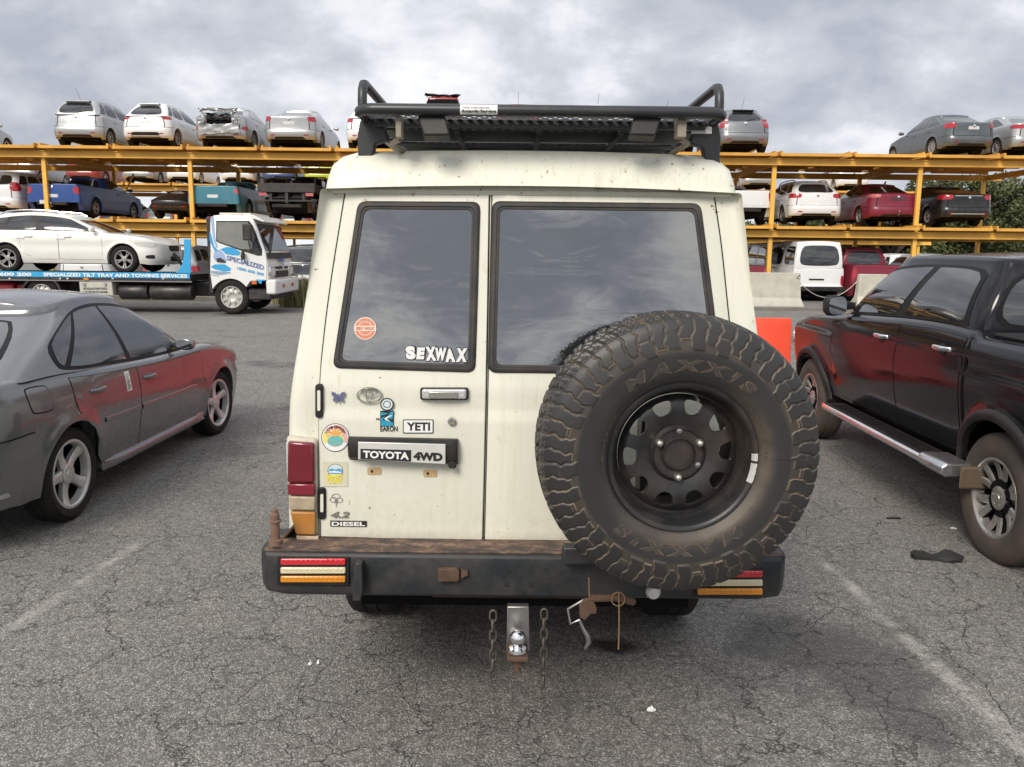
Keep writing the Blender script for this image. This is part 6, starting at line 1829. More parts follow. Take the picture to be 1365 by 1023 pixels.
# ---- middle deck, left
rackcar('wagon', 'parked_wagon', 'white wagon with tall red tail lamps at the left end of the middle deck', -6, zm, white, over=dict(W=.90, roof=1.52), tail=(.78, 1.12, .12, .74))
ub, cu = rackcar('ute', 'parked_ute', 'royal blue ute on the middle deck above the white wagon of the tow truck', 77, zm, blue, over=dict(L=5.05, W=.92, roof=1.47), tail=(.70, .98, .06, .80), rim='five', rimmat=M['alloyd'], tow=True)
patch(cu.B, [(.02, .40), (.075, .40), (.075, .52), (.02, .52)], 4, 2, .10, -1, deep=.0).build('number_plate', M['plate'], ub)
rackcar('sedan', 'wrecked_car', 'stripped black wreck between the blue ute and the teal ute on the middle deck', 228, zm-.02, blackp, over=dict(L=3.6, W=.70, roof=.98, wb=2.2, ro=.7, top=[(-1.8, .62), (1.8, .6)], gw1=.40, rear=[(.25, .10), (.5, 0), (.7, .05)], side=[(.2, .03), (.6, .02)]), plate=None, badge=False, tail=(.45, .52, .05, .8))
rackcar('ute', 'parked_ute', 'dull teal ute on the middle deck above the tow truck', 288, zm, teal, over=dict(L=4.9, W=.90, roof=1.36), tail=(.76, .98, .06, .84), plate=.66, badge=False, tailmat=plain('pale_red_lens', (.45, .12, .12), .25))
# dropside work ute with a black steel tray
wu, cw = rackcar('ute', 'work_ute', 'dark work ute with black dropside tray on the middle deck', 386, zm, blackp, over=dict(L=5.0, W=.80, rb=.55, top=[(-2.5, .70), (-.9, .70), (-.6, 1.0), (1.2, 1.0), (2.5, .85)], roof=1.55, rear=[(.5, .3), (.7, .3)]), plate=None, tail=(.60, .66, .05, .7), badge=False)
tb = MB(); h = 2.5
tb.box(-.95, .95, -h-.05, -.62, .86, .93)
for s in (-1, 1): tb.box(s*.95-.02, s*.95+.02, -h-.05, -.62, .90, 1.14)
tb.box(-.95, .95, -h-.07, -h-.03, .86, 1.16).box(-.9, .9, -h-.04, -h, .56, .62).box(-.05, .05, -h-.05, -.7, .5, .86).box(-.6, -.5, -h, -.7, .6, .86).box(.5, .6, -h, -.7, .6, .86)
tb.build('tray', plain('tray_black', (.022, .024, .024), .6, dirt=.4), wu, bevel=.008)
hb = MB()
for x in (-.9, -.45, 0, .45, .9): hb.tube([(x, -.66, .9), (x, -.66, 1.52)], .02, 6)
hb.tube([(-.9, -.66, 1.52), (.9, -.66, 1.52)], .02, 6).tube([(-.94, -2.4, 1.14), (-.94, -2.4, 1.36), (-.94, -.66, 1.36)], .018, 6).tube([(.94, -2.4, 1.14), (.94, -2.4, 1.36), (.94, -.66, 1.36)], .018, 6)
hb.build('headboard', M['black'], wu)
for s in (-1, 1): MB().box(s*.78-.13, s*.78+.13, -h-.10, -h-.07, .74, .84).build('tray_lamp', plain('pale_red_lens', (.45, .12, .12), .25), wu)
rackcar('sedan', 'parked_sedan', 'red sedan on the middle deck hidden by the cream four wheel drive', 480, zm, redp)
# ---- middle deck, right
rackcar('ute', 'parked_ute', 'white ute on the middle deck just right of the cream four wheel drive', 992, zm+.03, white, over=dict(L=5.0, W=.91, roof=1.40, rb=.50), tail=(.62, 1.0, .05, .88), badge=False, plate=None)
rackcar('wagon', 'parked_wagon', 'white wagon with red lamps on the middle deck beside the maroon sedan', 1087, zm+.03, white, over=dict(L=4.75, W=.905, roof=1.47, gw1=.57), tail=(.82, .99, .22, .62, .02), plate=None, roofrails='dark', rim='twin', rimmat=M['alloyd'])
mr, cm_ = rackcar('sedan', 'parked_sedan', 'maroon sedan with tow bar on the middle deck', 1193, zm+.03, maroon, over=dict(L=4.8, W=.91, roof=1.45), tail=(.84, 1.0, .16, .66), plate=None, tow=True, rim='five', rimmat=M['alloyd'], tailmat=plain('pale_red_lens', (.45, .12, .12), .25))
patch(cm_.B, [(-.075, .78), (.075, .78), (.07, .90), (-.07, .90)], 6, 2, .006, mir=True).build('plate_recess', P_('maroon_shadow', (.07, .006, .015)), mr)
bk, cb = rackcar('sedan', 'parked_sedan', 'black fastback sedan with bracket shaped tail lamps on the middle deck', 1287, zm+.03, blackp, over=dict(L=4.6, W=.90, roof=1.40, gr0=-2.0, gr1=-.7), tail=(.84, 1.0, .18, .62, .0), plate=None, rim='twin', rimmat=M['alloyd'])
up = cb.u_of_x(.5)
patch(cb.B, [(-up, .955), (up, .955), (up, .97), (-up, .97)], 10, 2, .01, mir=True).build('boot_strip', M['chrome'], bk)
up = cb.u_of_x(.6)
patch(cb.B, [(-up, .35), (up, .35), (up*.9, .39), (-up*.9, .39)], 10, 2, .012, mir=True).build('bumper_strip', M['alloy'], bk)
# ---- ground floor under the rack
gf = GZ
def floorcar(kind, name, label, px, Y, pm, yaw=0.0, cat='car', **k):
    sp = fam(kind, **k.get('over', {})); x = at(px, 380, Y).x
    d = Vector((-math.sin(yaw), math.cos(yaw), 0))
    return build_car(kind, name, label, cat, Vector((x, Y, gf))+d*(sp['L']/2), yaw, pm, **k)
floorcar('suv', 'parked_wagon', 'silver wagon on the ground behind the blue headboard of the tow truck', 224, 26.6, silver, over=dict(W=.95, roof=1.62), tail=(.75, .98, .1, .8), plate=.62)
floorcar('suv', 'parked_car', 'dark blue car on the ground behind the grass beside the cab of the tow truck', 404, 26.8, P_('midnight_paint', (.012, .02, .035), dust=.3), over=dict(W=.92, roof=1.68, gw1=.70), tail=(.7, .9, .05, .8))
floorcar('sedan', 'parked_sedan', 'white sedan on the ground under the rack behind the tow truck tray', 110, 27.0, white)
floorcar('wagon', 'parked_wagon', 'grey wagon on the ground under the rack behind the tow truck cab', 320, 27.2, grey)
mu, cmu = floorcar('ute', 'parked_ute', 'maroon ute on the ground behind the left concrete barrier', 985, 26.5, maroon, over=dict(L=5.0, W=.93, roof=1.72, rb=.55, top=[(-2.5, 1.17), (1.2, 1.15), (2.5, .9)]), tail=(.75, 1.1, .05, .88), cat='ute')
floorcar('van', 'parked_van', 'cream older van on the ground left of the white van', 1050, 29.5, P_('van_cream', (.60, .58, .50), dust=.3), cat='van', over=dict(roof=1.95, L=4.6), plate=None)
vn, cvn = floorcar('van', 'parked_van', 'white van with its rear window to the camera beside the maroon pickup', 1092, 27.6, white, cat='van', over=dict(roof=1.99, W=.855), plate=None, tail=(.48, .86, .06, .88), rim='steel', rimmat=M['alloyd'], yaw=R_(1))
up = cvn.u_of_x(.36)
patch(cvn.B, [(-up*.9, .70), (up*.5, .70), (up*.5, .755), (-up*.9, .755)], 6, 2, .006, mir=True).build('plate_garnish', M['black'], vn)
MB().box(-.86, .86, -cvn.L/2-.10, -cvn.L/2+.1, .34, .50).build('rear_bumper', M['black'], vn, bevel=.03)
floorcar('ute', 'parked_ute', 'maroon pickup with canopy window on the ground right of the white van', 1172, 27.4, maroon, cat='ute', over=dict(L=5.0, W=.93, roof=1.80, rb=.6, top=[(-2.5, 1.22), (1.2, 1.2), (2.5, .95)], gr0=-1.2, gr1=-1.1, gw1=.66, wr=.37, arch=.43), tail=(.72, 1.12, .05, .88), badge=False, plate=None)
for i, (px, Y, kd, pm, lb) in enumerate(((1255, 34, 'suv', white, 'white wagon far back on the ground left of the right hand post'), (1305, 37, 'wagon', white, 'white wagon roof far back showing over the black ute'), (1350, 35, 'suv', silver, 'silver car far back at the right edge on the ground'), (1210, 38, 'suv', white, 'white car farthest back behind the maroon pickup'))):
    floorcar(kd, 'parked_car', lb, px, Y, pm, over=dict(roof=1.62), detail=1)
YB = 44.05
for px, kd, pm, lb in ((152, 'sedan', blackp, 'black sedan on the lower deck of the rear rack behind the blue ute'), (214, 'hatch', dgrey, 'dark grey hatchback on the lower rear deck behind the black wreck'), (262, 'sedan', navy, 'navy sedan on the lower rear deck behind the front post by the teal ute'), (330, 'hatch', blackp, 'black hatchback on the lower rear deck behind the teal ute'), (392, 'sedan', dgrey, 'dark grey sedan on the lower rear deck behind the work ute')):
    rackcar(kd, 'parked_car', lb, px, ZM, pm, Y=YB, detail=1)
# ---- cars on the rack further back, seen through the gap
YB = 44.05
for px, kd, pm, lb in ((30, 'hatch', silver, 'silver hatchback on the rear rack above the white wagon at far left'), (112, 'sedan', redp, 'red sedan on the rear rack behind the blue ute'), (186, 'sedan', silver, 'silver sedan on the rear rack seen through the gap over the blue ute'), (245, 'hatch', white, 'white hatchback on the rear rack seen through the gap over the black wreck'), (318, 'sedan', white, 'white sedan on the rear rack seen over the teal ute'), (372, 'hatch', navy, 'navy hatchback on the rear rack seen over the work ute'), (428, 'hatch', P_('lime_paint', (.50, .55, .03)), 'lime yellow hatchback on the rear rack beside the cream four wheel drive'), (1010, 'sedan', silver, 'silver sedan on the rear rack seen over the white ute'), (1135, 'hatch', white, 'white hatchback on the rear rack seen between the white wagon and the maroon sedan')):
    rackcar(kd, 'parked_car', lb, px, ZT, pm, Y=YB, detail=1, over=dict(roof=1.5 if kd == 'hatch' else 1.42))
# ================================================================ barriers, trees, grass, litter
def barriers():
    org = plain('barrier_orange', (.78, .060, .018), .45, var=.12, scale=3, dirt=.2)
    prof = [(-.28, 0), (-.28, .12), (-.15, .34), (-.09, .95), (-.07, 1.02), (.07, 1.02), (.09, .95), (.15, .34), (.28, .12), (.28, 0)]
    x1 = at(1052, 440, 9.6).x
    for i, (xa, xb, lab) in enumerate(((x1-.92, x1, 'orange red plastic barrier whose end shows beside the black ute'), (x1-2.45, x1-1.25, 'short red plastic barrier in front of the right half of the cream four wheel drive'), (x1-5.5, x1-3.3, 'long red plastic barrier in front of the left half of the cream four wheel drive'))):
        h = (xb-xa)/2
        r = thing('road_barrier', lab, 'barrier', (xa+h, 9.6, ground_z(0, 9.6)), 0, 'plastic barriers in a row')
        xs = [-h, -h+.02] + [q for c_ in ((-.38, .38) if h > .7 else (0,)) for q in (c_-.04, c_-.02, c_+.02, c_+.04)] + [h-.02, h]
        ks = [.95, 1] + [1, .93, .93, 1]*((len(xs)-4)//4) + [1, .95]
        n = len(xs)
        m = MB(); m.grid([[Vector((x, y*k, z)) for y, z in prof] for x, k in zip(xs, ks)], False, True)
        m.f += [tuple(range(10)), tuple(range(10*(n-1), 10*n))]; m.mi += [0, 0]
        m.build('body', org if i == 0 else plain('barrier_red', (.50, .022, .022), .45, var=.12, scale=3, dirt=.2), r, bevel=.01)
        for s in ((-.78, .78) if h > 1 else (-.28, .28)): MB().box(s-.14, s+.14, -.30, .30, .10, .20).build('fork_slot', M['under'], r, bevel=.02)
    con = plain('barrier_concrete', (.50, .48, .40), .85, var=.14, scale=4, dirt=.4, dirtcol=(.17, .155, .13), bmp=.2, bscale=60)
    for px0, px1, Y, h, lab in ((930, 1064, 24.0, 1.02, 'weathered concrete barrier block left of the white van'), (1143, 1180, 25.2, .98, 'weathered concrete barrier block right of the white van behind the black ute')):
        xa, xb = at(px0, 390, Y).x, at(px1, 390, Y).x
        r = thing('concrete_barrier', lab, 'barrier', ((xa+xb)/2, Y, GZ), 0, 'concrete barrier blocks')
        w = (xb-xa)/2
        sec = [(-.30, 0), (-.29, .10), (-.13, .30), (-.10, h), (.10, h), (.13, .30), (.29, .10), (.30, 0)]
        m = MB(); m.grid([[Vector((s*(w+(.10 if z < .15 else .05 if z < .35 else 0)), y, z)) for y, z in sec] for s in (-1, 1)], False, True); m.f += [tuple(range(8)), tuple(range(8, 16))]; m.mi += [0, 0]
        m.build('block', con, r, bevel=.02)
        MB().tube([(s*.02+w-.03, -.02, h-.08) if False else (w-.06+.04*math.cos(t), -.14, h-.10+.05*math.sin(t)) for s, t in [(1, 2*PI*k/12) for k in range(12)]], .012, 6, closed=True).build('lifting_eye', M['steel'], r)
    a = at(1064, 374, 24.0); b = at(1143, 375, 25.2)
    pts = [a.lerp(b, t)-Vector((0, 0, .62*4*t*(1-t)*.8)) for t in [k/16 for k in range(17)]]
    tag(MB().tube(pts, .010, 6).build('barrier_rope', plain('pale_rope', (.55, .52, .45), .8)), 'pale rope slung between the two concrete barrier blocks', 'rope')
    # kerb behind the truck
    kb = MB(); kb.box(-34, -2.2, 24.2, 24.45, GZ-.2, GZ+.14).box(at(1000, 400, 23).x-1, 30, 22.9, 23.1, GZ-.2, GZ+.10)
    tag(kb.build('kerb', plain('kerb_grey', (.17, .16, .14), .9, var=.3, scale=3, dirt=.5), bevel=.02), kind='structure')

def leafmat(name, c0, c1, c2):
    m, nt, b = nmat(name)
    an = nt.nodes.new('ShaderNodeAttribute'); an.attribute_name = 'tone'
    nt.links.new(ramp(nt, an.outputs['Fac'], [(0, c0), (.5, c1), (1, c2)]), b.inputs['Base Color'])
    b.inputs['Roughness'].default_value = .6
    return m
LEAF = None
def leaves(name, cents, n, size, mat, parent, seed=1, flat=.0, up=.3):
    rs = np.random.RandomState(seed)
    tot = len(cents)
    wts = np.array([c[1] for c in cents]); wts = wts**2/np.sum(wts**2)
    idx = rs.choice(tot, n, p=wts)
    cc = np.array([c[0] for c in cents])[idx]; rr_ = np.array([c[1] for c in cents])[idx]
    d = rs.normal(size=(n, 3)); d /= np.linalg.norm(d, axis=1)[:, None]
    rad = rr_*rs.uniform(.35, 1.08, n)**.6
    P = cc+d*rad[:, None]*np.array([1, 1, .8])
    a = rs.normal(size=(n, 3)); a[:, 2] += up; a /= np.linalg.norm(a, axis=1)[:, None]
    b = np.cross(a, rs.normal(size=(n, 3))); b /= np.linalg.norm(b, axis=1)[:, None]
    c = np.cross(a, b)
    s = size*rs.uniform(.6, 1.5, n)[:, None]
    V = np.stack([P-b*s-c*s*.05, P-c*s*.5+a*s*.1, P+b*s, P+c*s*.5+a*s*.1], 1).reshape(-1, 3)
    me = bpy.data.meshes.new(name)
    me.vertices.add(4*n); me.vertices.foreach_set('co', V.ravel())
    me.loops.add(4*n); me.loops.foreach_set('vertex_index', np.arange(4*n, dtype=np.int32))
    me.polygons.add(n); me.polygons.foreach_set('loop_start', np.arange(0, 4*n, 4, dtype=np.int32)); me.polygons.foreach_set('loop_total', np.full(n, 4, np.int32))
    me.update(calc_edges=True)
    tone = np.clip(rs.normal(.5, .2, tot)[idx]+rs.normal(0, .16, n), 0, 1)
    at_ = me.attributes.new('tone', 'FLOAT', 'POINT'); at_.data.foreach_set('value', np.repeat(tone, 4).astype(np.float32))
    me.materials.append(mat)
    o = bpy.data.objects.new(name, me); C.objects.link(o); o.parent = parent
    return o

def tree(px, Y, top_py, w, label, seed, tone=0, group='trees behind the racks', name='tree'):
    x = at(px, 330, Y).x; H = at(px, top_py, Y).z-GZ
    rs = random.Random(seed)
    r = thing(name, label, name, (x, Y, GZ), 0, group)
    bark = plain('bark', (.10, .08, .06), .9, var=.3, scale=6)
    m = MB(); tips = []
    th = H*.30
    m.tube([(0, 0, -.2), (.05, 0, th*.5), (.0, .05, th)], [.20, .16, .13], 8)
    for k in range(7):
        a = 2*PI*k/7+rs.uniform(-.3, .3); l = w*rs.uniform(.35, .55); z = H*rs.uniform(.45, .85)
        e = Vector((math.cos(a)*l, math.sin(a)*l, z)); mid = Vector((e.x*.4, e.y*.4, lerp(th, z, .6)))
        m.tube([(0, .03, th*.9), mid, e], [.09, .06, .03], 6); tips.append(e)
    m.build('trunk', bark, r)
    cents = []
    for k in range(34):
        a = rs.uniform(0, 2*PI); q = rs.uniform(0, 1)**.6; z = H*rs.uniform(.22, .95)
        env = math.sin(PI*min(1, max(.05, (z/H-.05)/.98)))**.6
        cents.append(((math.cos(a)*w*.5*q*env, math.sin(a)*w*.5*q*env, z), rs.uniform(.35, .75)*w*.20))
    mt = LEAFS[tone]
    leaves('crown', cents, 13000, .10, mt, r, seed)
    return r
LEAFS = [leafmat('leaf_olive', (.030, .040, .012), (.075, .090, .026), (.14, .155, .055)), leafmat('leaf_dark', (.022, .033, .011), (.055, .072, .022), (.10, .12, .04))]

def vegetation():
    for i, (px, Y, ty, w, lab) in enumerate(((1190, 50, 262, 5.5, 'bushy green tree behind the maroon sedan'), (1248, 52, 242, 6.5, 'dense green tree behind the black fastback sedan'), (1305, 51, 236, 6.5, 'tall olive tree right of the black fastback sedan'), (1362, 53, 228, 7, 'tall olive tree at the right edge of the picture'), (1420, 52, 230, 7, 'olive tree beyond the right edge'), (1150, 54, 290, 5, 'low green tree behind the white wagon'))):
        tree(px, Y, ty, w, lab, 20+i, i % 2)
    for k in range(7):
        tree(1000+k*66, 58, 300-(k%3)*6, 7, 'low green bush in the far row behind the right hand racks', 50+k, k % 2, 'bushes behind the racks', 'bush')
    # rank grass beside the truck
    def tussock(px, py, Y, h, n, lab, seed, w=.5):
        g = at(px, py, Y); rs = random.Random(seed)
        r = thing('grass_tussock', lab, 'grass', (g.x, Y, GZ), 0, 'dry grass tussocks by the tow truck')
        m = MB(); tn = []
        for k in range(n):
            a = rs.uniform(0, 2*PI); b0 = Vector((rs.uniform(-w, w)*.5, rs.uniform(-.4, .4), -.02)); l = h*rs.uniform(.5, 1.1); ln = rs.uniform(.15, .65)
            d = Vector((math.cos(a), math.sin(a), 0)); t_ = Vector((-d.y, d.x, 0))*.012
            p1 = b0+d*l*ln*.35+Vector((0, 0, l*.6)); p2 = b0+d*l*ln+Vector((0, 0, l*(1-.3*ln)))
            m.add([b0-t_, b0+t_, p1+t_*.8, p1-t_*.8, p2], [(0, 1, 2, 3), (3, 2, 4)]); tn += [rs.random()]*5
        o = m.build('blades', GRASS, r, smooth=0)
        at_ = o.data.attributes.new('tone', 'FLOAT', 'POINT'); at_.data.foreach_set('value', tn)
    tussock(398, 402, 22.4, 1.05, 420, 'dry green grass tussock in front of the tow truck beside the cream four wheel drive', 3, .9)
    tussock(383, 404, 23.6, .8, 260, 'smaller dry grass tussock just right of the tow truck bumper', 4, .8)
    tussock(420, 400, 23.0, .9, 260, 'dry grass tussock half hidden by the cream four wheel drive', 5, .9)
GRASS = leafmat('dry_grass', (.13, .13, .045), (.27, .25, .11), (.46, .41, .23))

def litter():
    wl = plain('paper_white', (.75, .75, .73), .6)
    def scrap(name, label, cat, px, py, mat, pts, seed, hgt=.012, sub=3):
        g = on_ground(px, py); rs = random.Random(seed)
        n = len(pts); m = MB()
        ring = [Vector((x, y, .006+rs.uniform(0, hgt))) for x, y in pts]
        mid = [p*.55+Vector((0, 0, rs.uniform(0, hgt*1.6))) for p in ring]
        m.grid([ring, mid], False, True); c = Vector((0, 0, hgt*.9)); m.v.append(tuple(c)); k = len(m.v)-1
        for i in range(n): m.f.append((n+i, n+(i+1) % n, k)); m.mi.append(0)
        low = [Vector((p.x*.97, p.y*.97, .0045)) for p in ring]
        b0 = len(m.v); m.v += [tuple(p) for p in low]
        for i in range(n): m.f.append((i, (i+1) % n, b0+(i+1) % n, b0+i)); m.mi.append(0)
        o = m.build(name, mat, None, loc=(g.x, g.y, 0)); tag(o, label, cat)
    bl = plain('torn_rubber', (.014, .014, .014), .7)
    scrap('rubber_scrap', 'torn black rubber flap lying on the asphalt in front of the flat tyre', 'scrap', 1247, 747, bl, [(-.13, .04), (-.09, .075), (-.02, .06), (.03, .03), (.10, .025), (.16, -.01), (.13, -.045), (.05, -.05), (.01, -.02), (-.06, -.005), (-.12, .0)], 2, .03)
    scrap('paper_scrap', 'small white paper scrap on the asphalt left of the tow hitch', 'litter', 414, 887, wl, [(-.010, -.006), (.004, -.010), (.010, .003), (-.002, .010)], 3, .01)
    scrap('paper_scrap', 'tiny white scrap touching the paper scrap left of the hitch', 'litter', 424, 886, wl, [(-.006, -.006), (.006, -.004), (.004, .008), (-.004, .008)], 4, .01)
    scrap('foil_scrap', 'white foil scrap on the asphalt below the spare wheel', 'litter', 868, 949, wl, [(-.018, -.004), (.0, -.008), (.018, -.002), (.006, .006), (-.004, .010)], 5, .01)
    scrap('paper_scrap', 'small white scrap beside the flat tyre of the black ute', 'litter', 1271, 706, wl, [(-.018, .006), (.016, -.010), (.022, -.004), (-.010, .014)], 6, .008)
    scrap('rubber_scrap', 'small black strip on the asphalt near the black ute step', 'scrap', 1190, 692, bl, [(-.05, -.01), (.05, -.012), (.05, .008), (-.04, .012)], 7, .008)
    scrap('rubber_scrap', 'small black strip on the asphalt ahead of the grey sedan', 'scrap', 310, 470, bl, [(-.12, -.03), (.12, -.02), (.10, .03), (-.10, .03)], 8, .02)
    # oil under the hitch
    g = on_ground(818, 862)
    m, nt, b = nmat('oil_stain'); co = obj_co(nt)
    b.inputs['Base Color'].default_value = (.012, .012, .013, 1); b.inputs['Roughness'].default_value = .45
    an = nt.nodes.new('ShaderNodeAttribute'); an.attribute_name = 'edge'
    f = mth(nt, 'SUBTRACT', mth(nt, 'ADD', noise_fac(nt, co, 9, 5, .65), .28), an.outputs['Fac'])
    nt.links.new(ramp(nt, f, [(.0, 0.), (.45, .62)]), b.inputs['Alpha'])
    mb = MB(); ev = []; rows = []
    for i in range(11):
        rows.append([Vector((.20*(i/10)*math.cos(2*PI*j/32), .11*(i/10)*math.sin(2*PI*j/32), .004)) for j in range(32)]); ev += [i/10]*32
    mb.grid(rows, False, True); o = mb.build('oil_stain', m, None, smooth=0, loc=(g.x, g.y, 0)); tag(o, kind='structure')
    a_ = o.data.attributes.new('edge', 'FLOAT', 'POINT'); a_.data.foreach_set('value', ev)
barriers(); vegetation(); litter()
# ================================================================ ground, sky, light
def build_world():
    w = bpy.data.worlds.new('World'); SC.world = w; w.use_nodes = True
    nt = w.node_tree; nt.nodes.clear()
    out = nt.nodes.new('ShaderNodeOutputWorld')
    sky = nd(nt, 'ShaderNodeTexSky', _sky_type='NISHITA', _sun_disc=False)
    sky.sun_elevation = SUN_EL; sky.sun_rotation = SUN_ROT; sky.air_density = 1.0; sky.dust_density = 2.0
    b1 = nd(nt, 'ShaderNodeBackground', Strength=0.10); nt.links.new(sky.outputs[0], b1.inputs[0])
    # cloud deck: the view direction projected on a flat layer
    tc = nt.nodes.new('ShaderNodeTexCoord'); sx = nd(nt, 'ShaderNodeSeparateXYZ'); nt.links.new(tc.outputs['Generated'], sx.inputs[0])
    z = mth(nt, 'ADD', mth(nt, 'MAXIMUM', sx.outputs[2], 0.0), .50)
    u = mth(nt, 'DIVIDE', sx.outputs[0], z); v = mth(nt, 'DIVIDE', sx.outputs[1], z)
    cv = nd(nt, 'ShaderNodeCombineXYZ'); nt.links.new(u, cv.inputs[0]); nt.links.new(v, cv.inputs[1])
    cvs = vscale(nt, cv.outputs[0], (2.0, 2.2, 1))
    def n2(s, d, r, di):
        n = nd(nt, 'ShaderNodeTexNoise', _noise_dimensions='2D', Scale=s, Detail=d, Roughness=r, Distortion=di); nt.links.new(cvs, n.inputs['Vector']); return n.outputs[0]
    big = n2(.9, 2., .5, .1); mid_ = n2(2.6, 6., .56, .12)
    f = mth(nt, 'ADD', mth(nt, 'MULTIPLY', big, .50), mth(nt, 'MULTIPLY', mid_, .50))
    kb = ramp(nt, mth(nt, 'MULTIPLY_ADD', sx.outputs[1], .5, .5), [(.35, .9), (.55, 0.)])
    f = mth(nt, 'ADD', f, mth(nt, 'MULTIPLY', mth(nt, 'SUBTRACT', f, .5), kb))
    c = ramp(nt, f, [(.36, (.38, .405, .46)), (.44, (.45, .475, .53)), (.50, (.52, .545, .595)), (.555, (.64, .66, .70)), (.64, (.78, .785, .785)), (.72, (.90, .89, .86))])
    b2 = nd(nt, 'ShaderNodeBackground', Strength=CLOUD); nt.links.new(c, b2.inputs[0])
    # overhead and behind the camera the layer is thinner and brighter
    up = ramp(nt, sx.outputs[2], [(0.0, 1.0), (.35, 1.0), (.75, 1.25)])
    bk = ramp(nt, mth(nt, 'MULTIPLY_ADD', sx.outputs[1], -.5, .5), [(0.25, 1.0), (.85, 1.25)])
    nt.links.new(mth(nt, 'MULTIPLY', mth(nt, 'MULTIPLY', up, bk), CLOUD), b2.inputs[1])
    cov = ramp(nt, f, [(.30, .86), (.42, 1.0)])
    ms = nt.nodes.new('ShaderNodeMixShader'); nt.links.new(cov, ms.inputs[0]); nt.links.new(b1.outputs[0], ms.inputs[1]); nt.links.new(b2.outputs[0], ms.inputs[2])
    nt.links.new(ms.outputs[0], out.inputs[0])
    s = bpy.data.lights.new('sun', 'SUN'); so = bpy.data.objects.new('sun', s); C.objects.link(so)
    s.energy = SUN_E; s.angle = R_(22); s.color = (1.0, .93, .82)
    d = Vector((math.sin(SUN_ROT)*math.cos(SUN_EL), math.cos(SUN_ROT)*math.cos(SUN_EL), math.sin(SUN_EL)))
    so.rotation_euler = d.to_track_quat('Z', 'Y').to_euler()
    SC.view_settings.view_transform = 'Standard'; SC.view_settings.look = 'None'; SC.view_settings.gamma = 1.0; SC.view_settings.use_curve_mapping = False
    SC.view_settings.exposure = EXPO

SUN_EL, SUN_ROT = R_(38), R_(205)     # behind the camera, a little to the left
SUN_E, CLOUD, EXPO = 2.9, 1.26, 0.04

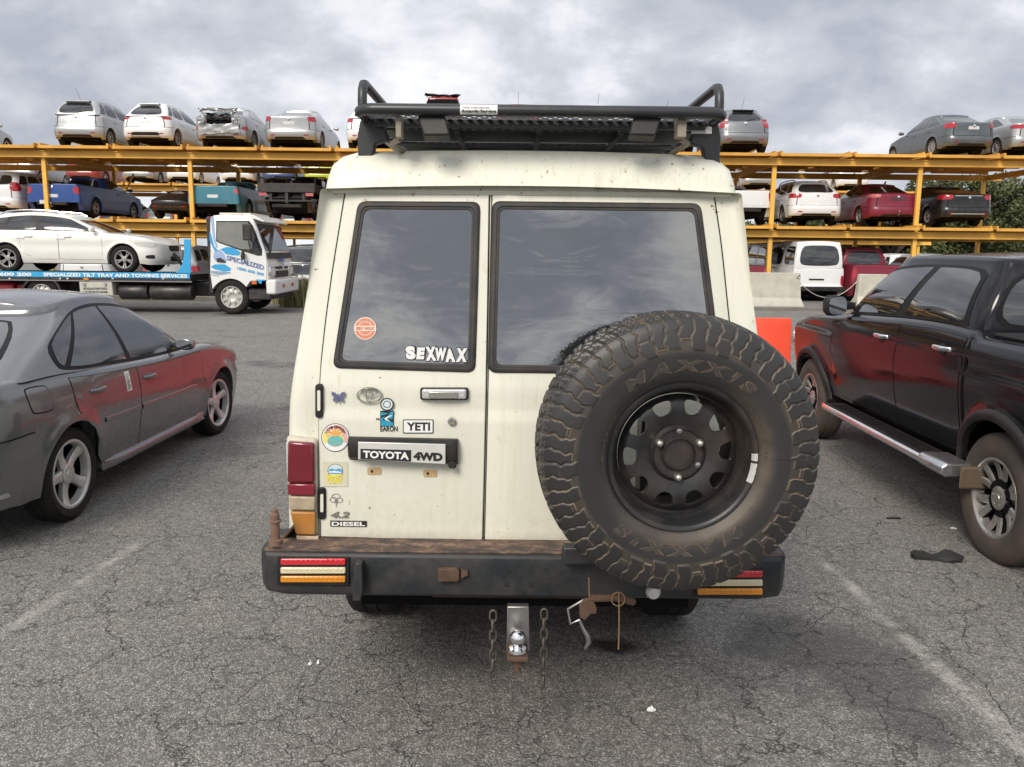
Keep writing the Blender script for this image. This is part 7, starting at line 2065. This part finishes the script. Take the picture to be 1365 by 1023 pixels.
def build_ground():
    m, nt, b = nmat('old_asphalt')
    p = pos_co(nt)
    def n3(scale, detail, rough=.6, dist=0.):
        n = nd(nt, 'ShaderNodeTexNoise', _noise_dimensions='2D', Scale=scale, Detail=detail, Roughness=rough, Distortion=dist); nt.links.new(p, n.inputs['Vector'])
        s = nd(nt, 'ShaderNodeSeparateColor'); nt.links.new(n.outputs['Color'], s.inputs[0]); return n, s.outputs
    _, A = n3(.55, 4.); _, B = n3(1.6, 5., .65, .3); D, _d = n3(3.4, 4., .62)
    vo = nd(nt, 'ShaderNodeTexVoronoi', _voronoi_dimensions='2D', Scale=170.0); nt.links.new(p, vo.inputs['Vector'])
    vcol = nd(nt, 'ShaderNodeSeparateColor'); nt.links.new(vo.outputs['Color'], vcol.inputs[0])
    base = mix(nt, A[0], (.145, .138, .125), (.25, .235, .207))
    base = mix(nt, ramp(nt, B[0], [(.42, 0.), (.66, .65)]), base, (.115, .109, .10))
    base = mix(nt, ramp(nt, B[1], [(.52, 0.), (.72, .5)]), base, (.30, .27, .225))
    # aggregate: single pale stones in dark binder
    stone = ramp(nt, vcol.outputs[0], [(.0, (.065, .062, .058)), (.5, (.17, .163, .15)), (.80, (.34, .325, .295)), (.95, (.58, .56, .51)), (1., (.75, .73, .67))])
    gap = ramp(nt, vo.outputs['Distance'], [(.25, 1.), (.62, .15)])
    base = mix(nt, .58, base, stone)
    base = mix(nt, mth(nt, 'MULTIPLY_ADD', gap, -.42, .42), base, (.045, .044, .042))
    gr, G_ = n3(24., 4., .7)
    base = mix(nt, ramp(nt, G_[0], [(.36, .40), (.50, 0.)]), base, (.06, .057, .053))
    base = mix(nt, ramp(nt, G_[1], [(.54, 0.), (.70, .32)]), base, (.40, .38, .33))
    # cracks: two scales of distorted cells
    def cracks(scale, wdt, dist):
        va = nt.nodes.new('ShaderNodeVectorMath'); va.operation = 'MULTIPLY_ADD'; nt.links.new(D.outputs['Color'], va.inputs[0]); va.inputs[1].default_value = (dist, dist, 0); nt.links.new(p, va.inputs[2])
        ve = nd(nt, 'ShaderNodeTexVoronoi', _feature='DISTANCE_TO_EDGE', _voronoi_dimensions='2D', Scale=scale); nt.links.new(va.outputs[0], ve.inputs['Vector'])
        return ramp(nt, ve.outputs['Distance'], [(wdt*.35, 1.), (wdt, 0.)])
    c1 = mth(nt, 'MULTIPLY', cracks(2.0, .012, .36), ramp(nt, A[1], [(.38, .15), (.52, 1.)])); c2 = mth(nt, 'MULTIPLY', cracks(5.5, .020, .16), ramp(nt, B[2], [(.46, .0), (.60, .8)]))
    ck = mth(nt, 'MAXIMUM', c1, c2)
    base = mix(nt, mth(nt, 'MULTIPLY', ck, .55), base, (.014, .014, .014))
    # oil stains
    base = mix(nt, ramp(nt, A[2], [(.60, 0.), (.70, .6)]), base, (.035, .035, .036))
    nt.links.new(base, b.inputs['Base Color'])
    nt.links.new(mth(nt, 'MULTIPLY_ADD', B[0], .2, .68), b.inputs['Roughness'])
    hgt = mth(nt, 'ADD', mth(nt, 'MULTIPLY', vo.outputs['Distance'], -.5), mth(nt, 'MULTIPLY', ck, -2.5))
    bump(nt, b, hgt, .8, .006)
    xs = [-600, -200, -80, -40] + [x for x in range(-30, 31, 2)] + [40, 80, 200, 600]
    ys = [-300, -60, -20, -8] + [y for y in range(-4, 42, 2)] + [60, 100, 200, 600, 1500]
    MB().grid([[(x, y, ground_z(x, y)) for y in ys] for x in xs]).build('ground', m, smooth=80)
    tag(bpy.data.objects['ground'], kind='structure')
    # worn paint: thin sheets, the paint itself is broken up
    pm, nt, b = nmat('worn_line_paint')
    p = pos_co(nt)
    f = mth(nt, 'ADD', mth(nt, 'MULTIPLY', noise_fac(nt, p, 5, 7, .75), .6), mth(nt, 'MULTIPLY', noise_fac(nt, p, 130, 3, .7), .4))
    uvx = nt.nodes.new('ShaderNodeAttribute'); uvx.attribute_name = 'edge'
    f = mth(nt, 'ADD', f, mth(nt, 'MULTIPLY', uvx.outputs['Fac'], -.22))
    al = ramp(nt, f, [(.41, 0.), (.56, .62)])
    nt.links.new(mix(nt, noise_fac(nt, p, 60, 4, .7), (.44, .42, .37), (.66, .64, .58)), b.inputs['Base Color']); b.inputs['Roughness'].default_value = .85
    nt.links.new(al, b.inputs['Alpha'])
    def line(pa, pb, w0, w1):
        a, c = on_ground(*pa), on_ground(*pb); d = (c-a).normalized(); n = Vector((-d.y, d.x, 0)); rows = []; ev = []
        for k in range(13):
            q = a.lerp(c, k/12)
            for j in range(5):
                t = -1+2*j/4; rows.append(q+n*t*lerp(w0, w1, k/12)*.5+Vector((0, 0, .004))); ev.append(abs(t)**2 if 0 < k < 12 else 1.)
        m_ = MB(); m_.grid([rows[i*5:i*5+5] for i in range(13)])
        o = m_.build('parking_line', pm, smooth=0); tag(o, kind='structure')
        at_ = o.data.attributes.new('edge', 'FLOAT', 'POINT'); at_.data.foreach_set('value', ev)
    line((195, 718), (-60, 890), .14, .16); line((1085, 738), (1420, 1050), .13, .17)

cy = SC.cycles
cy.max_bounces = 6; cy.diffuse_bounces = 2; cy.glossy_bounces = 3; cy.transmission_bounces = 3; cy.transparent_max_bounces = 6
cy.caustics_reflective = False; cy.caustics_refractive = False; cy.use_adaptive_sampling = True; cy.adaptive_threshold = 0.02
build_world(); build_ground()
